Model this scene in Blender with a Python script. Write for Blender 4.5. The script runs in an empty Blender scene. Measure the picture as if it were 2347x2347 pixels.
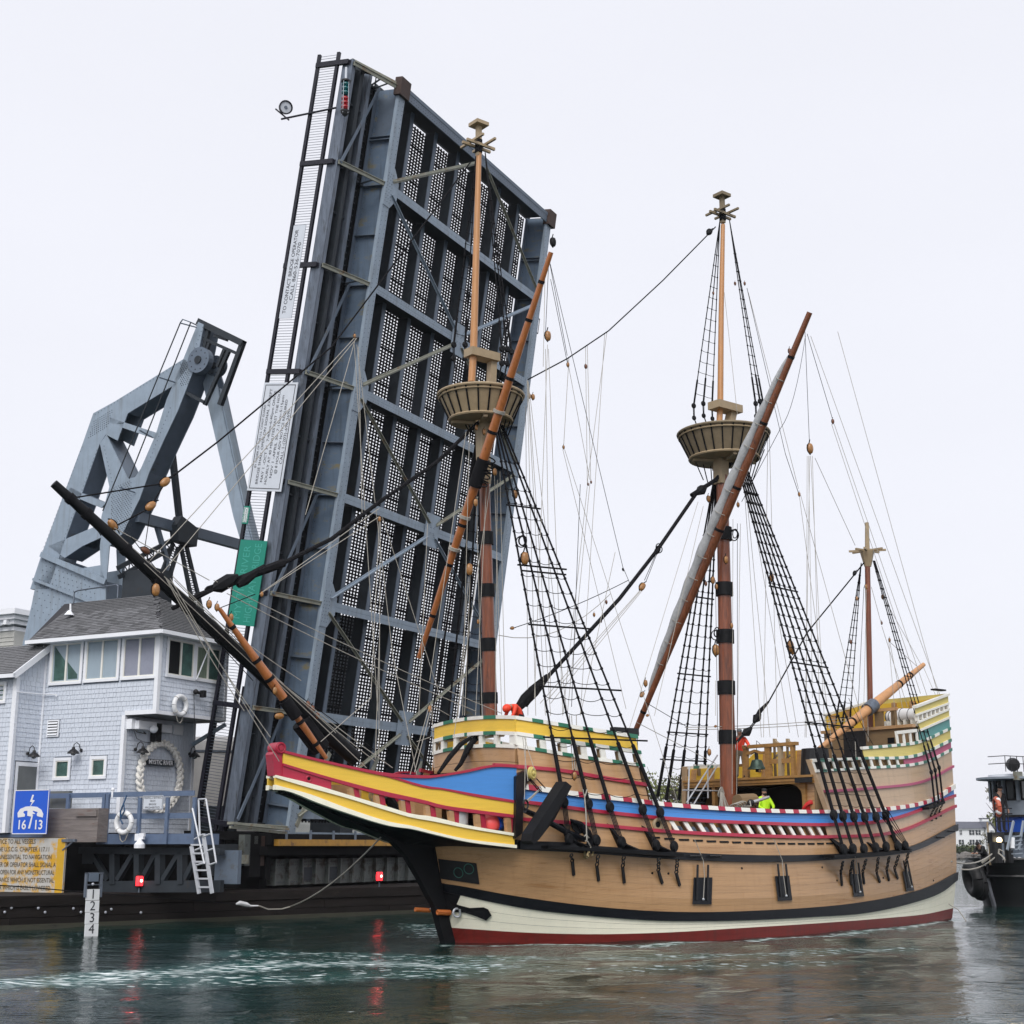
import bpy, math, random
from mathutils import Vector, Matrix
R_=math.radians
random.seed(7)
scene=bpy.context.scene
# ---------------------------------------------------------------- camera, world, sun, exposure
EYE=2.8; FPX=3280.; CXP=1173.5; HORY=1939.
PIT=math.atan((HORY-CXP)/FPX)
cam=bpy.data.cameras.new("camera"); camo=bpy.data.objects.new("camera",cam)
scene.collection.objects.link(camo); scene.camera=camo
camo.location=(0,0,EYE); camo.rotation_euler=(math.pi/2+PIT,0,0)
cam.sensor_width=36; cam.lens=36*FPX/2347; cam.clip_end=6000; cam.clip_start=.5
world=bpy.data.worlds.new("World"); scene.world=world; world.use_nodes=True
wn=world.node_tree.nodes; wl=world.node_tree.links; wn.clear()
SUN_EL=R_(45); SUN_AZ=R_(188)     # azimuth from +Y clockwise: behind the camera, a little to the left
sky=wn.new("ShaderNodeTexSky"); sky.sky_type='NISHITA'; sky.sun_disc=False
sky.sun_elevation=SUN_EL; sky.sun_rotation=SUN_AZ; sky.dust_density=4
mixn=wn.new("ShaderNodeMixRGB"); mixn.inputs[0].default_value=.93
mixn.inputs[2].default_value=(7.05,7.12,7.65,1)     # the cloud layer that covers the sky
tcw=wn.new("ShaderNodeTexCoord"); cn=wn.new("ShaderNodeTexNoise"); cn.inputs['Scale'].default_value=1.6; cn.inputs['Detail'].default_value=5
mpw=wn.new("ShaderNodeMapping"); mpw.inputs['Scale'].default_value=(1,1,3)
cr=wn.new("ShaderNodeMapRange"); cr.inputs[3].default_value=.94; cr.inputs[4].default_value=1.05
mulw=wn.new("ShaderNodeMixRGB"); mulw.blend_type='MULTIPLY'; mulw.inputs[0].default_value=1
bg=wn.new("ShaderNodeBackground"); bg.inputs[1].default_value=.1
wo=wn.new("ShaderNodeOutputWorld")
wl.new(tcw.outputs['Generated'],mpw.inputs[0]); wl.new(mpw.outputs[0],cn.inputs['Vector']); wl.new(cn.outputs[0],cr.inputs[0])
wl.new(sky.outputs[0],mixn.inputs[1]); wl.new(mixn.outputs[0],mulw.inputs[1]); wl.new(cr.outputs[0],mulw.inputs[2])
wl.new(mulw.outputs[0],bg.inputs[0]); wl.new(bg.outputs[0],wo.inputs[0])
sl=bpy.data.lights.new("sun",'SUN'); sl.energy=1.5; sl.angle=R_(35); sl.color=(1,.97,.93)
so=bpy.data.objects.new("sun",sl); scene.collection.objects.link(so)
sd=Vector((math.sin(SUN_AZ)*math.cos(SUN_EL),math.cos(SUN_AZ)*math.cos(SUN_EL),math.sin(SUN_EL)))
so.rotation_euler=sd.to_track_quat('Z','Y').to_euler(); so.location=(0,-20,60)
vs=scene.view_settings; vs.view_transform='Standard'; vs.look='None'; vs.exposure=0.42; vs.gamma=1; vs.use_curve_mapping=False
# ---------------------------------------------------------------- measuring: photo pixel -> place in a thing's own frame
CP,SP=math.cos(PIT),math.sin(PIT)
def ray(u,v):
    x=(u-CXP)/FPX; y=-(v-CXP)/FPX
    return Vector((x,CP-SP*y,SP+CP*y))
EYEV=Vector((0,0,EYE))
class Frame:
    def __init__(s,org,rz):
        s.o=Vector(org); s.rz=rz; s.c=math.cos(rz); s.s=math.sin(rz)
    def vin(s,P): return Vector((P[0]*s.c+P[1]*s.s,-P[0]*s.s+P[1]*s.c,P[2]))
    def inv(s,P): return s.vin(Vector(P)-s.o)
    def to(s,P): return s.o+Vector((P[0]*s.c-P[1]*s.s,P[0]*s.s+P[1]*s.c,P[2]))
    def on(s,u,v,ax,val):      # where the sight line meets the local plane  axis=val
        e=s.inv(EYEV); r=s.vin(ray(u,v)); k=(val-e[ax])/r[ax]; return e+r*k
    def onp(s,u,v,P,n):
        e=s.inv(EYEV); r=s.vin(ray(u,v)); n=Vector(n); k=(Vector(P)-e).dot(n)/r.dot(n); return e+r*k
V=Vector
GF=Frame((0,0,0),0)
# ---------------------------------------------------------------- mesh building
class MB:
    def __init__(s): s.v=[]; s.f=[]; s.m=[]; s.cm=0
    def add(s,vs,fs):
        n=len(s.v); s.v+=[tuple(p) for p in vs]; s.f+=[tuple(i+n for i in f) for f in fs]; s.m+=[s.cm]*len(fs); return s
    def obox(s,o,X,Y,Z):
        o=V(o);X=V(X);Y=V(Y);Z=V(Z)
        if X.cross(Y).dot(Z)<0: X,Y=Y,X
        return s.add([o,o+X,o+X+Y,o+Y,o+Z,o+X+Z,o+X+Y+Z,o+Y+Z],[(3,2,1,0),(4,5,6,7),(0,1,5,4),(1,2,6,5),(2,3,7,6),(3,0,4,7)])
    def box(s,a,b):
        return s.obox([min(a[i],b[i]) for i in range(3)],(abs(b[0]-a[0]),0,0),(0,abs(b[1]-a[1]),0),(0,0,abs(b[2]-a[2])))
    def beam(s,a,b,w,h,up=(0,0,1)):
        a=V(a);b=V(b);d=b-a
        if d.length<1e-6: return s
        x=d.cross(V(up))
        if x.length<1e-5: x=d.cross(V((1,0,0)))
        x.normalize(); y=x.cross(d).normalized()
        return s.obox(a-x*w/2-y*h/2,x*w,y*h,d)
    def tube(s,pts,r,n=8,cap=True):
        pts=[V(p) for p in pts]; k=len(pts)
        rr=list(r) if isinstance(r,(list,tuple)) else [r]*k
        t0=(pts[1]-pts[0]).normalized(); ref=V((0,0,1)) if abs(t0.z)<.9 else V((1,0,0))
        x=t0.cross(ref).normalized(); vs=[]
        for i,p in enumerate(pts):
            if i==0: t=pts[1]-pts[0]
            elif i==k-1: t=pts[-1]-pts[-2]
            else: t=(pts[i+1]-p).normalized()+(p-pts[i-1]).normalized()
            t.normalize(); x=(x-t*x.dot(t)).normalized(); y=t.cross(x)
            for j in range(n):
                a=2*math.pi*j/n; vs.append(p+(x*math.cos(a)+y*math.sin(a))*rr[i])
        fs=[]
        for i in range(k-1):
            for j in range(n):
                a=i*n+j; b=i*n+(j+1)%n; fs.append((a,b,b+n,a+n))
        if cap: fs.append(tuple(range(n-1,-1,-1))); fs.append(tuple((k-1)*n+j for j in range(n)))
        return s.add(vs,fs)
    def ring(s,c,ax,R,r,n=20,m=6,arc=(0,2*math.pi)):
        ax=V(ax).normalized(); ref=V((0,0,1)) if abs(ax.z)<.9 else V((1,0,0)); x=ax.cross(ref).normalized(); y=ax.cross(x)
        full=arc[1]-arc[0]>6.28
        P=[V(c)+(x*math.cos(arc[0]+(arc[1]-arc[0])*i/n)+y*math.sin(arc[0]+(arc[1]-arc[0])*i/n))*R for i in range(n+1)]
        return s.tube(P,r,m,not full)
    def lathe(s,c,prof,n=24,ax=(0,0,1),cap=True):
        ax=V(ax).normalized(); pts=[V(c)+ax*h for _,h in prof]
        x=ax.cross(V((0,1,0)) if abs(ax.y)<.9 else V((1,0,0))).normalized(); y=ax.cross(x); vs=[]
        for (r,h) in prof:
            for j in range(n):
                a=2*math.pi*j/n; vs.append(V(c)+ax*h+(x*math.cos(a)+y*math.sin(a))*max(r,.0005))
        fs=[]
        for i in range(len(prof)-1):
            for j in range(n):
                a=i*n+j;b=i*n+(j+1)%n; fs.append((a,b,b+n,a+n))
        if cap: fs.append(tuple(range(n-1,-1,-1))); fs.append(tuple((len(prof)-1)*n+j for j in range(n)))
        return s.add(vs,fs)
    def prism(s,poly,ext):
        P=[V(p) for p in poly]; e=V(ext); n=len(P)
        return s.add(P+[p+e for p in P],[tuple(range(n-1,-1,-1)),tuple(range(n,2*n))]+[(i,(i+1)%n,(i+1)%n+n,i+n) for i in range(n)])
    def grid(s,rows,flip=False):
        n=len(rows[0]); vs=[p for r in rows for p in r]; fs=[]
        for i in range(len(rows)-1):
            for j in range(n-1):
                a=i*n+j; q=(a,a+1,a+n+1,a+n); fs.append(q[::-1] if flip else q)
        return s.add(vs,fs)
    def slab(s,A,B,C,D):   # four rows of points = ring of a swept rectangle section
        n=len(A); vs=list(A)+list(B)+list(C)+list(D); fs=[]
        for k in range(4):
            o=k*n; o2=((k+1)%4)*n
            for j in range(n-1): fs.append((o+j,o+j+1,o2+j+1,o2+j))
        fs.append((0,n,2*n,3*n)); fs.append((4*n-1,3*n-1,2*n-1,n-1))
        return s.add(vs,fs)
    def ball(s,c,r,n=10,m=7,sc=(1,1,1)):
        prof=[(math.sin(math.pi*i/m)*r,-math.cos(math.pi*i/m)*r) for i in range(m+1)]
        k=len(s.v); s.lathe((0,0,0),prof,n); 
        for i in range(k,len(s.v)): p=s.v[i]; s.v[i]=(p[0]*sc[0]+c[0],p[1]*sc[1]+c[1],p[2]*sc[2]+c[2])
        return s
    def mesh(s,name,mats,smooth=False,fix=True):
        me=bpy.data.meshes.new(name); me.from_pydata(s.v,[],s.f)
        for m in (mats if isinstance(mats,(list,tuple)) else [mats]): me.materials.append(m)
        if isinstance(mats,(list,tuple)) and len(mats)>1: me.polygons.foreach_set('material_index',s.m)
        if smooth:
            me.polygons.foreach_set('use_smooth',[True]*len(me.polygons))
            try: me.set_sharp_from_angle(angle=R_(40))
            except Exception: pass
        me.update(); return me
    def build(s,name,mats,parent=None,smooth=False,kind=None,label=None):
        if not s.v: return None
        o=bpy.data.objects.new(name,s.mesh(name,mats,smooth)); scene.collection.objects.link(o)
        if parent: o.parent=parent
        if kind: o['kind']=kind
        if label: o['label']=label
        return o
def thing(name,label,cat,frame=None,loc=(0,0,0),rz=0,group=None):
    o=bpy.data.objects.new(name,None); scene.collection.objects.link(o); o.empty_display_size=.3
    if frame: o.location=frame.o; o.rotation_euler=(0,0,frame.rz)
    else: o.location=loc; o.rotation_euler=(0,0,rz)
    o['label']=label; o['category']=cat
    if group: o['group']=group
    return o
def tag(o,label,cat,group=None):
    o['label']=label; o['category']=cat
    if group: o['group']=group
    return o
def inst(name,me,parent,mat4):
    o=bpy.data.objects.new(name,me); scene.collection.objects.link(o); o.parent=parent; o.matrix_local=mat4; return o
def copy_tree(o,parent=None):
    c=o.copy(); scene.collection.objects.link(c)
    if parent: c.parent=parent; c.matrix_local=o.matrix_local.copy()
    for ch in list(o.children): copy_tree(ch,c)
    return c
def basis(X,Y,Z,o):
    X=V(X);Y=V(Y);Z=V(Z)
    return Matrix(((X.x,Y.x,Z.x,o[0]),(X.y,Y.y,Z.y,o[1]),(X.z,Y.z,Z.z,o[2]),(0,0,0,1)))
_tc={}
def text(parent,name,s,mat,o,X,Y,size,align='CENTER',fitw=None,thick=.012,bold=.0):
    """flat lettering standing a few mm proud; o=anchor, X=reading direction, Y=up"""
    key=(s,align,bold)
    if key not in _tc:
        cu=bpy.data.curves.new('t','FONT'); cu.body=s; cu.align_x=align; cu.align_y='CENTER'; cu.size=1; cu.resolution_u=3; cu.offset=bold
        t=bpy.data.objects.new('t',cu); scene.collection.objects.link(t); bpy.context.view_layer.update()
        dg=bpy.context.evaluated_depsgraph_get(); me=bpy.data.meshes.new_from_object(t.evaluated_get(dg))
        bpy.data.objects.remove(t); _tc[key]=([v.co.copy() for v in me.vertices],[tuple(p.vertices) for p in me.polygons])
    vs,fs=_tc[key]; w=max(v.x for v in vs)-min(v.x for v in vs)
    k=size; kx=size if not fitw else fitw/w
    X=V(X).normalized(); Y=V(Y).normalized(); Z=X.cross(Y)
    mb=MB(); mb.add([V(o)+X*v.x*kx+Y*v.y*k+Z*thick for v in vs],fs)
    return mb.build(name,mat,parent)
# ---------------------------------------------------------------- materials
def mk(name,col,rough=.6,metal=0,var=.12,vscale=3,stretch=(1,1,1),bump=0,bscale=40,spec=.5,dirt=None,dscale=1.2,dth=.55,emit=None,rand=0,coat=0,detail=4,drip=None):
    m=bpy.data.materials.new(name); m.use_nodes=True; nt=m.node_tree; b=nt.nodes['Principled BSDF']; L=nt.links.new; N=nt.nodes.new
    b.inputs['Roughness'].default_value=rough; b.inputs['Metallic'].default_value=metal; b.inputs['Specular IOR Level'].default_value=spec
    if coat: b.inputs['Coat Weight'].default_value=coat; b.inputs['Coat Roughness'].default_value=.15
    c=(*col,1); b.inputs['Base Color'].default_value=c
    tc=N('ShaderNodeTexCoord'); mp=N('ShaderNodeMapping'); mp.inputs['Scale'].default_value=stretch; L(tc.outputs['Object'],mp.inputs[0])
    out=None
    if var:
        n=N('ShaderNodeTexNoise'); n.inputs['Scale'].default_value=vscale; n.inputs['Detail'].default_value=detail; n.inputs['Roughness'].default_value=.65; L(mp.outputs[0],n.inputs['Vector'])
        mr=N('ShaderNodeMapRange'); mr.inputs[1].default_value=.3; mr.inputs[2].default_value=.7; mr.inputs[3].default_value=1-var; mr.inputs[4].default_value=1+var; L(n.outputs[0],mr.inputs[0])
        mx=N('ShaderNodeMixRGB'); mx.blend_type='MULTIPLY'; mx.inputs[0].default_value=1; mx.inputs[1].default_value=c; L(mr.outputs[0],mx.inputs[2]); out=mx.outputs[0]
        mr2=N('ShaderNodeMapRange'); mr2.inputs[3].default_value=max(rough-.12,.02); mr2.inputs[4].default_value=min(rough+.14,1); L(n.outputs[0],mr2.inputs[0]); L(mr2.outputs[0],b.inputs['Roughness'])
    if rand:
        oi=N('ShaderNodeObjectInfo'); mr=N('ShaderNodeMapRange'); mr.inputs[3].default_value=1-rand; mr.inputs[4].default_value=1+rand; L(oi.outputs['Random'],mr.inputs[0])
        mx=N('ShaderNodeMixRGB'); mx.blend_type='MULTIPLY'; mx.inputs[0].default_value=1; mx.inputs[1].default_value=c
        if out: L(out,mx.inputs[1])
        L(mr.outputs[0],mx.inputs[2]); out=mx.outputs[0]
    if dirt:
        n=N('ShaderNodeTexNoise'); n.inputs['Scale'].default_value=dscale; n.inputs['Detail'].default_value=7; n.inputs['Roughness'].default_value=.7; L(mp.outputs[0],n.inputs['Vector'])
        cr=N('ShaderNodeMapRange'); cr.inputs[1].default_value=dth; cr.inputs[2].default_value=dth+.12; L(n.outputs[0],cr.inputs[0])
        mx=N('ShaderNodeMixRGB'); L(cr.outputs[0],mx.inputs[0]); mx.inputs[1].default_value=c; mx.inputs[2].default_value=(*dirt,1)
        if out: L(out,mx.inputs[1])
        out=mx.outputs[0]
    if drip:      # run-off stains
        mp2=N('ShaderNodeMapping'); mp2.inputs['Scale'].default_value=(3.2,3.2,.28); L(tc.outputs['Object'],mp2.inputs[0]); n=N('ShaderNodeTexNoise'); n.inputs['Scale'].default_value=1.6; n.inputs['Detail'].default_value=6; n.inputs['Roughness'].default_value=.6; L(mp2.outputs[0],n.inputs['Vector'])
        cr=N('ShaderNodeMapRange'); cr.inputs[1].default_value=.5; cr.inputs[2].default_value=.72; cr.inputs[4].default_value=drip[1]; L(n.outputs[0],cr.inputs[0]); mx=N('ShaderNodeMixRGB'); L(cr.outputs[0],mx.inputs[0]); mx.inputs[1].default_value=c; mx.inputs[2].default_value=(*drip[0],1)
        if out: L(out,mx.inputs[1])
        out=mx.outputs[0]
    if out: L(out,b.inputs['Base Color'])
    if bump:
        n=N('ShaderNodeTexNoise'); n.inputs['Scale'].default_value=bscale; n.inputs['Detail'].default_value=4; L(mp.outputs[0],n.inputs['Vector'])
        bp=N('ShaderNodeBump'); bp.inputs['Strength'].default_value=bump; bp.inputs['Distance'].default_value=.02; L(n.outputs[0],bp.inputs['Height']); L(bp.outputs[0],b.inputs['Normal'])
    if emit: b.inputs['Emission Color'].default_value=(*emit[0],1); b.inputs['Emission Strength'].default_value=emit[1]
    return m
GR=(.25,1,6)   # grain along the ship's length
M={}
M['tan']=mk('tan hull paint',(.465,.275,.135),.30,coat=.25,drip=((.27,.13,.05),.2),var=.1,vscale=2.2,stretch=GR,bump=.25,bscale=9,rand=.035,dirt=(.34,.17,.065),dscale=.7,dth=.58,spec=.4)
M['tan2']=mk('pale tan paint',(.50,.355,.225),.36,coat=.2,drip=((.25,.19,.13),.3),var=.07,vscale=2.2,stretch=GR,bump=.2,bscale=9,rand=.035)  # paler copy of the tan; water reflection and gloss put into the colour
M['tand']=mk('inner tan paint',(.22,.145,.075),.6,var=.12,vscale=2,stretch=GR)
M['cream']=mk('cream paint',(.92,.89,.72),.35,drip=((.6,.62,.52),.15),var=.05,vscale=1.5,stretch=GR,dirt=(.5,.5,.42),dscale=1.1,dth=.66)
M['white']=mk('white paint',(.80,.79,.73),.45,var=.05,vscale=4)
M['black']=mk('black tar paint',(.006,.0065,.008),.6,var=.3,vscale=3,bump=.2,bscale=15,spec=.2)
M['wale']=mk('black wale paint',(.006,.007,.010),.36,var=.3,vscale=3,stretch=GR,spec=.3)
M['boot']=mk('dark red bottom paint',(.17,.016,.012),.45,drip=((.07,.02,.015),.5),var=.2,vscale=2,stretch=GR,dirt=(.09,.012,.012),dscale=1.5,dth=.6)
M['red']=mk('crimson paint',(.40,.018,.05),.4,var=.1,vscale=4,stretch=GR)
M['yellow']=mk('ochre yellow paint',(.80,.52,.055),.45,var=.06,vscale=3,stretch=GR)
M['lyellow']=mk('pale yellow paint',(.66,.55,.17),.5,var=.06,vscale=3,stretch=GR)
M['blue']=mk('sky blue paint',(.06,.25,.64),.4,var=.07,vscale=2,stretch=GR)
M['green']=mk('green paint',(.02,.16,.09),.45,var=.1,vscale=4)
M['green2']=mk('weathered green paint',(.07,.21,.16),.5,var=.15,vscale=4)
M['teal']=mk('teal paint',(.10,.29,.28),.5,var=.08,vscale=3,stretch=GR)
M['pink']=mk('faded magenta paint',(.42,.09,.17),.5,var=.08,vscale=3,stretch=GR)
M['mast']=mk('oiled mast wood',(.20,.055,.02),.34,var=.35,vscale=3,stretch=(5,5,.5),dirt=(.08,.022,.01),dscale=1.2,dth=.55,bump=.3,bscale=20,coat=.3)
M['topmast']=mk('orange pine spar',(.50,.235,.085),.4,var=.14,vscale=4,stretch=(5,5,.4),dirt=(.3,.12,.04),dscale=2.4,dth=.68,coat=.2)
M['yard']=mk('orange varnished yard',(.38,.125,.032),.32,var=.2,vscale=3,stretch=(3,3,1),dirt=(.16,.045,.015),dscale=1.5,dth=.62,coat=.4)
M['yardd']=mk('dark red brown yard',(.20,.065,.026),.42,var=.35,vscale=3,stretch=(3,3,1),dirt=(.07,.03,.02),dscale=1.5,dth=.55,coat=.2)
M['spar']=mk('pale orange spar',(.56,.29,.13),.45,var=.12,vscale=3)
M['timber']=mk('golden timber',(.34,.18,.055),.5,var=.2,vscale=4,stretch=(1,1,3))
M['mtan2']=mk('weathered brown top planking',(.22,.17,.105),.6,var=.15,vscale=4)
M['mtan']=mk('tan painted spar wood',(.37,.28,.17),.5,var=.12,vscale=4)
M['rope']=mk('tarred rope',(.008,.008,.010),.85,spec=.2,var=.3,vscale=20,bump=.5,bscale=60)
M['rope_w']=mk('pale hemp rope',(.36,.34,.30),.8,var=.2,vscale=20)
M['block']=mk('varnished block wood',(.33,.15,.04),.4,var=.35,vscale=14,coat=.3)
M['blockd']=mk('dark block wood',(.15,.055,.025),.45,var=.25,vscale=14)
M['sail']=mk('furled canvas',(.44,.45,.46),.8,var=.12,vscale=6,bump=.8,bscale=10)
M['deck']=mk('deck timber',(.20,.15,.10),.7,var=.15,vscale=3,stretch=(.3,4,1))
M['iron']=mk('black iron',(.018,.018,.02),.5,.3,var=.3,vscale=8)
M['steelw']=mk('galvanised tube',(.55,.57,.6),.4,.5,var=.1,vscale=8)
# ---------------------------------------------------------------- THE SHIP: frame x=aft from the stem at the waterline, y=starboard, z up
SF=Frame((-1.976,44.733,0),R_(38.5))
ship=thing('sailing_ship','large wooden three masted sailing ship with blue, yellow and tan hull passing the raised bridge','sailing ship',SF)
def lerp(a,b,k): return a+(b-a)*k
def tab(T,x):
    if x<=T[0][0]: return T[0][1]
    for (a,b),(c,d) in zip(T,T[1:]):
        if x<=c: return lerp(b,d,(x-a)/(c-a))
    return T[-1][1]
WM=[(-1.5,3.9),(0,4.3),(1.2,4.36),(2.7,4.2),(4.2,3.75),(5.5,3.35),(7,2.95),(9.5,2.5)]
WT=[(-1.5,.2),(0,1.47),(1,1.68),(2,1.84),(4,1.95),(9.5,2.0)]
S0=[(-1.5,.5),(0,.22),(1,-.12),(2,-.42),(3,-.7),(4,-.9),(9.5,-1.1)]
SEND=23.3
QB=[(-1.5,.8),(0,.7),(2,.56),(4,.44),(9,.4)]
def hw(s,z):
    wm=tab(WM,z); wt=tab(WT,z); s0=tab(S0,z)
    if s<=s0: return 0.
    if s<8.6:
        x=(s-s0)/(8.6-s0); return wm*(1-(1-x)**2)**tab(QB,z)
    x=min((s-8.6)/(SEND-8.6),1); return wm-(wm-wt)*x**1.75
def hullp(u,v,off=0):
    """where the sight line through (u,v) meets the port side of the hull"""
    e=SF.inv(EYEV); r=SF.vin(ray(u,v))
    def F(k):
        P=e+r*k; return -P.y-hw(min(P.x,SEND),P.z)-off
    k0=(-7-e.y)/r.y; k1=(1.-e.y)/r.y; n=80; pk=k0
    for i in range(1,n+1):
        k=lerp(k0,k1,i/n)
        if F(k)<0:
            a,b=pk,k
            for _ in range(25):
                m=(a+b)/2
                if F(m)<0: b=m
                else: a=m
            P=e+r*b; return P
        pk=k
    return e+r*k1
def hline(pts):
    """pixel polyline -> z as a smooth function of s on the hull"""
    T=[]
    for u,v in pts:
        P=hullp(u,v); T.append((min(P.x,SEND),P.z))
    T.sort(); TT=[T[0]]
    for t in T[1:]:
        if t[0]-TT[-1][0]>.15: TT.append(t)
    T=TT; n=len(T)
    sl=[(T[i+1][1]-T[i][1])/(T[i+1][0]-T[i][0]) for i in range(n-1)]
    m=[sl[0]]+[(sl[i]+sl[i-1])/2 for i in range(1,n-1)]+[sl[-1]]
    def f(s):
        if s<=T[0][0]: return T[0][1]+m[0]*(s-T[0][0])
        if s>=T[-1][0]: return T[-1][1]+m[-1]*(s-T[-1][0])
        for i in range(n-1):
            if s<=T[i+1][0]:
                h=T[i+1][0]-T[i][0]; t=(s-T[i][0])/h
                return (2*t**3-3*t*t+1)*T[i][1]+(t**3-2*t*t+t)*h*m[i]+(-2*t**3+3*t*t)*T[i+1][1]+(t**3-t*t)*h*m[i+1]
    return f
H0=lambda s:-1.0
H1=hline([(1039,2126.6),(1198,2137),(1343,2141),(1505,2138),(1686,2127.6),(1850,2117.5),(2030,2104),(2120,2095),(2176,2083)])
H2=hline([(1016,2045),(1099,2062.4),(1219,2085),(1350,2099),(1479,2109),(1609,2111),(1738,2108),(1850,2102),(1978,2092.7),(2081,2071),(2158,2042.6),(2190,2018)])
H3=hline([(1010,2025),(1150,2049),(1336,2075),(1522,2089),(1750,2086),(1964,2068.6),(2119,2034.5),(2190,1999)])
H4=hline([(1003,1931),(1100,1938),(1190,1947),(1300,1953),(1553,1970),(1750,1975.5),(1964,1966),(2088,1950.6),(2185,1906)])
H5=hline([(1197,1926),(1380,1940),(1563,1953.5),(1750,1960),(1908,1957),(2082,1940),(2185,1891)])
H6=hline([(1230,1880.7),(1336,1889),(1522,1905.6),(1750,1916.5),(1902,1918),(2057,1905.6),(2183,1850)])
H7=hline([(1209,1840),(1350,1858),(1522,1876),(1750,1887.5),(1908,1890),(2036,1879),(2183,1825)])
H8=hline([(1209,1811),(1300,1824),(1429,1837.5),(1522,1848.5),(1750,1862.5),(1902,1864),(2026,1859),(2135,1837),(2182,1809)])
H9=hline([(1212,1799),(1300,1812),(1429,1827),(1522,1838.8),(1750,1853.5),(1902,1856),(2026,1850),(2135,1828),(2182,1798)])
def side(s,z,off,sg=1): return V((s,-sg*(hw(s,z)+off),z))
def sts(s0,s1,st=.5):
    n=max(2,int((s1-s0)/st)+1); R=[lerp(s0,s1,i/n) for i in range(n+1)]
    if s0<2.4 and st<.9: R=sorted(R+[s for s in [-1.1+.1*k for k in range(18)]+[.75+.25*k for k in range(9)] if s0+.03<s<s1-.03 and all(abs(s-r)>.03 for r in R)])
    return R
def srange(fz,s0,s1):
    # keep clear of the stem, where the half breadth is nothing
    return s0
def strake(mb,s0,s1,fa,fb,o0,o1,sg=1,st=.5,slant=0):
    """a bent plank on the hull side: from z=fa(s) to fb(s), inner face at offset o0, outer at o1"""
    ss=sts(s0,s1,st); A=[];B=[];C=[];D=[]
    for s in ss:
        za,zb=fa(s),fb(s)
        sa=max(s,tab(S0,za)+.02); sb=max(s+slant*(zb-za),tab(S0,zb)+.02)
        A.append(side(sa,za,o0,sg)); B.append(side(sa,za,o1,sg)); C.append(side(sb,zb,o1,sg)); D.append(side(sb,zb,o0,sg))
    mb.slab(A,B,C,D)
hull=MB()
ss=[-1.2,-1.0,-.8,-.6,-.4,-.2,0,.3,.7,1.1,1.6,2.2,3]+sts(3.5,SEND,.7)
zz=[-1,-.4,0,.5,1,1.5,2,2.4,2.8,3.1]
for sg in (1,-1):
    rows=[]
    for k in range(12):
        row=[]
        for s in ss:
            zt=H6(max(s,.3))-.02; z=lerp(-1,zt,k/11); s2=max(s,tab(S0,z)+.005); row.append(side(s2,z,-.035,sg))
        rows.append(row)
    hull.grid(rows,flip=(sg<0))
# flat stern
zs=[-1,0,1,2,3,4.2]
hull.grid([[side(SEND,z,-.03,1),side(SEND,z,-.03,-1)] for z in zs])
HULL=hull.build('hull',M['black'],ship)
def planks(name,f0,f1,n,s0,s1,mat,parent,t=.03,seg=1,gap=.0028,mir=True,st=.5,slant=0):
    """n strakes between two lines, each cut into `seg` lengths; the seams stay open by a finger"""
    for i in range(n):
        fa=lambda s,i=i:lerp(f0(s),f1(s),i/n)+(gap/2 if i else 0)
        fb=lambda s,i=i:lerp(f0(s),f1(s),(i+1)/n)-(gap/2 if i<n-1 else 0)
        cuts=[s0]+sorted(s0+(s1-s0)*((k+.5*(i%2)+.25*random.random())/seg) for k in range(1,seg))+[s1]
        for a,b in zip(cuts,cuts[1:]):
            mb=MB(); strake(mb,a+(.002 if a>s0 else 0),b-.002,fa,fb,-.01,t,1,st,slant); mb.build(name,mat,parent,smooth=False)
    if mir:
        mb=MB(); strake(mb,s0,s1,f0,f1,-.03,t,-1,.8); mb.build(name,mat,parent,label='whole run of starboard planking')
def rail(name,f0,f1,s0,s1,mat,parent,o0=-.02,o1=.1,mir=True,st=.5,label=None,both=False):
    mb=MB(); strake(mb,s0,s1,f0,f1,o0,o1,1,st); o=mb.build(name,mat,parent,label=label)
    if mir: mb=MB(); strake(mb,s0,s1,f0,f1,o0,o1,-1,.8); mb.build(name,mat,parent)
    return o
# below and above water, from the keel up
B0=-1.15
planks('hull_plank',H0,H1,4,.0,SEND,M['boot'],HULL,gap=.0)
planks('hull_plank',H1,H2,3,.0,SEND,M['cream'],HULL,gap=.006)
rail('wale',H2,H3,-.35,SEND+.05,M['wale'],HULL,o1=.10)
planks('hull_plank',H3,H4,8,-.75,SEND,M['tan'],HULL,seg=3)
rail('wale',H4,H5,-.7,SEND+.05,M['wale'],HULL,o1=.12)
planks('hull_plank',H5,H6,3,.2,SEND,M['tan'],HULL,seg=3)
thin=lambda f,h:(lambda s:f(s)+h)
rail('rail',thin(H6,-.045),thin(H6,.06),.3,SEND+.03,M['red'],HULL,o1=.11)
rail('rail',thin(H7,-.045),thin(H7,.06),.4,SEND+.03,M['red'],HULL,o1=.11)
G0=hullp(1536,1890).x; G1=hullp(1893,1900).x          # the open bulwark of the waist
planks('hull_plank',thin(H6,.06),thin(H7,-.045),1,.4,G0,M['tan'],HULL)
planks('hull_plank',thin(H6,.06),thin(H7,-.045),1,G1,SEND,M['tan2'],HULL)
n=14
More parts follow.
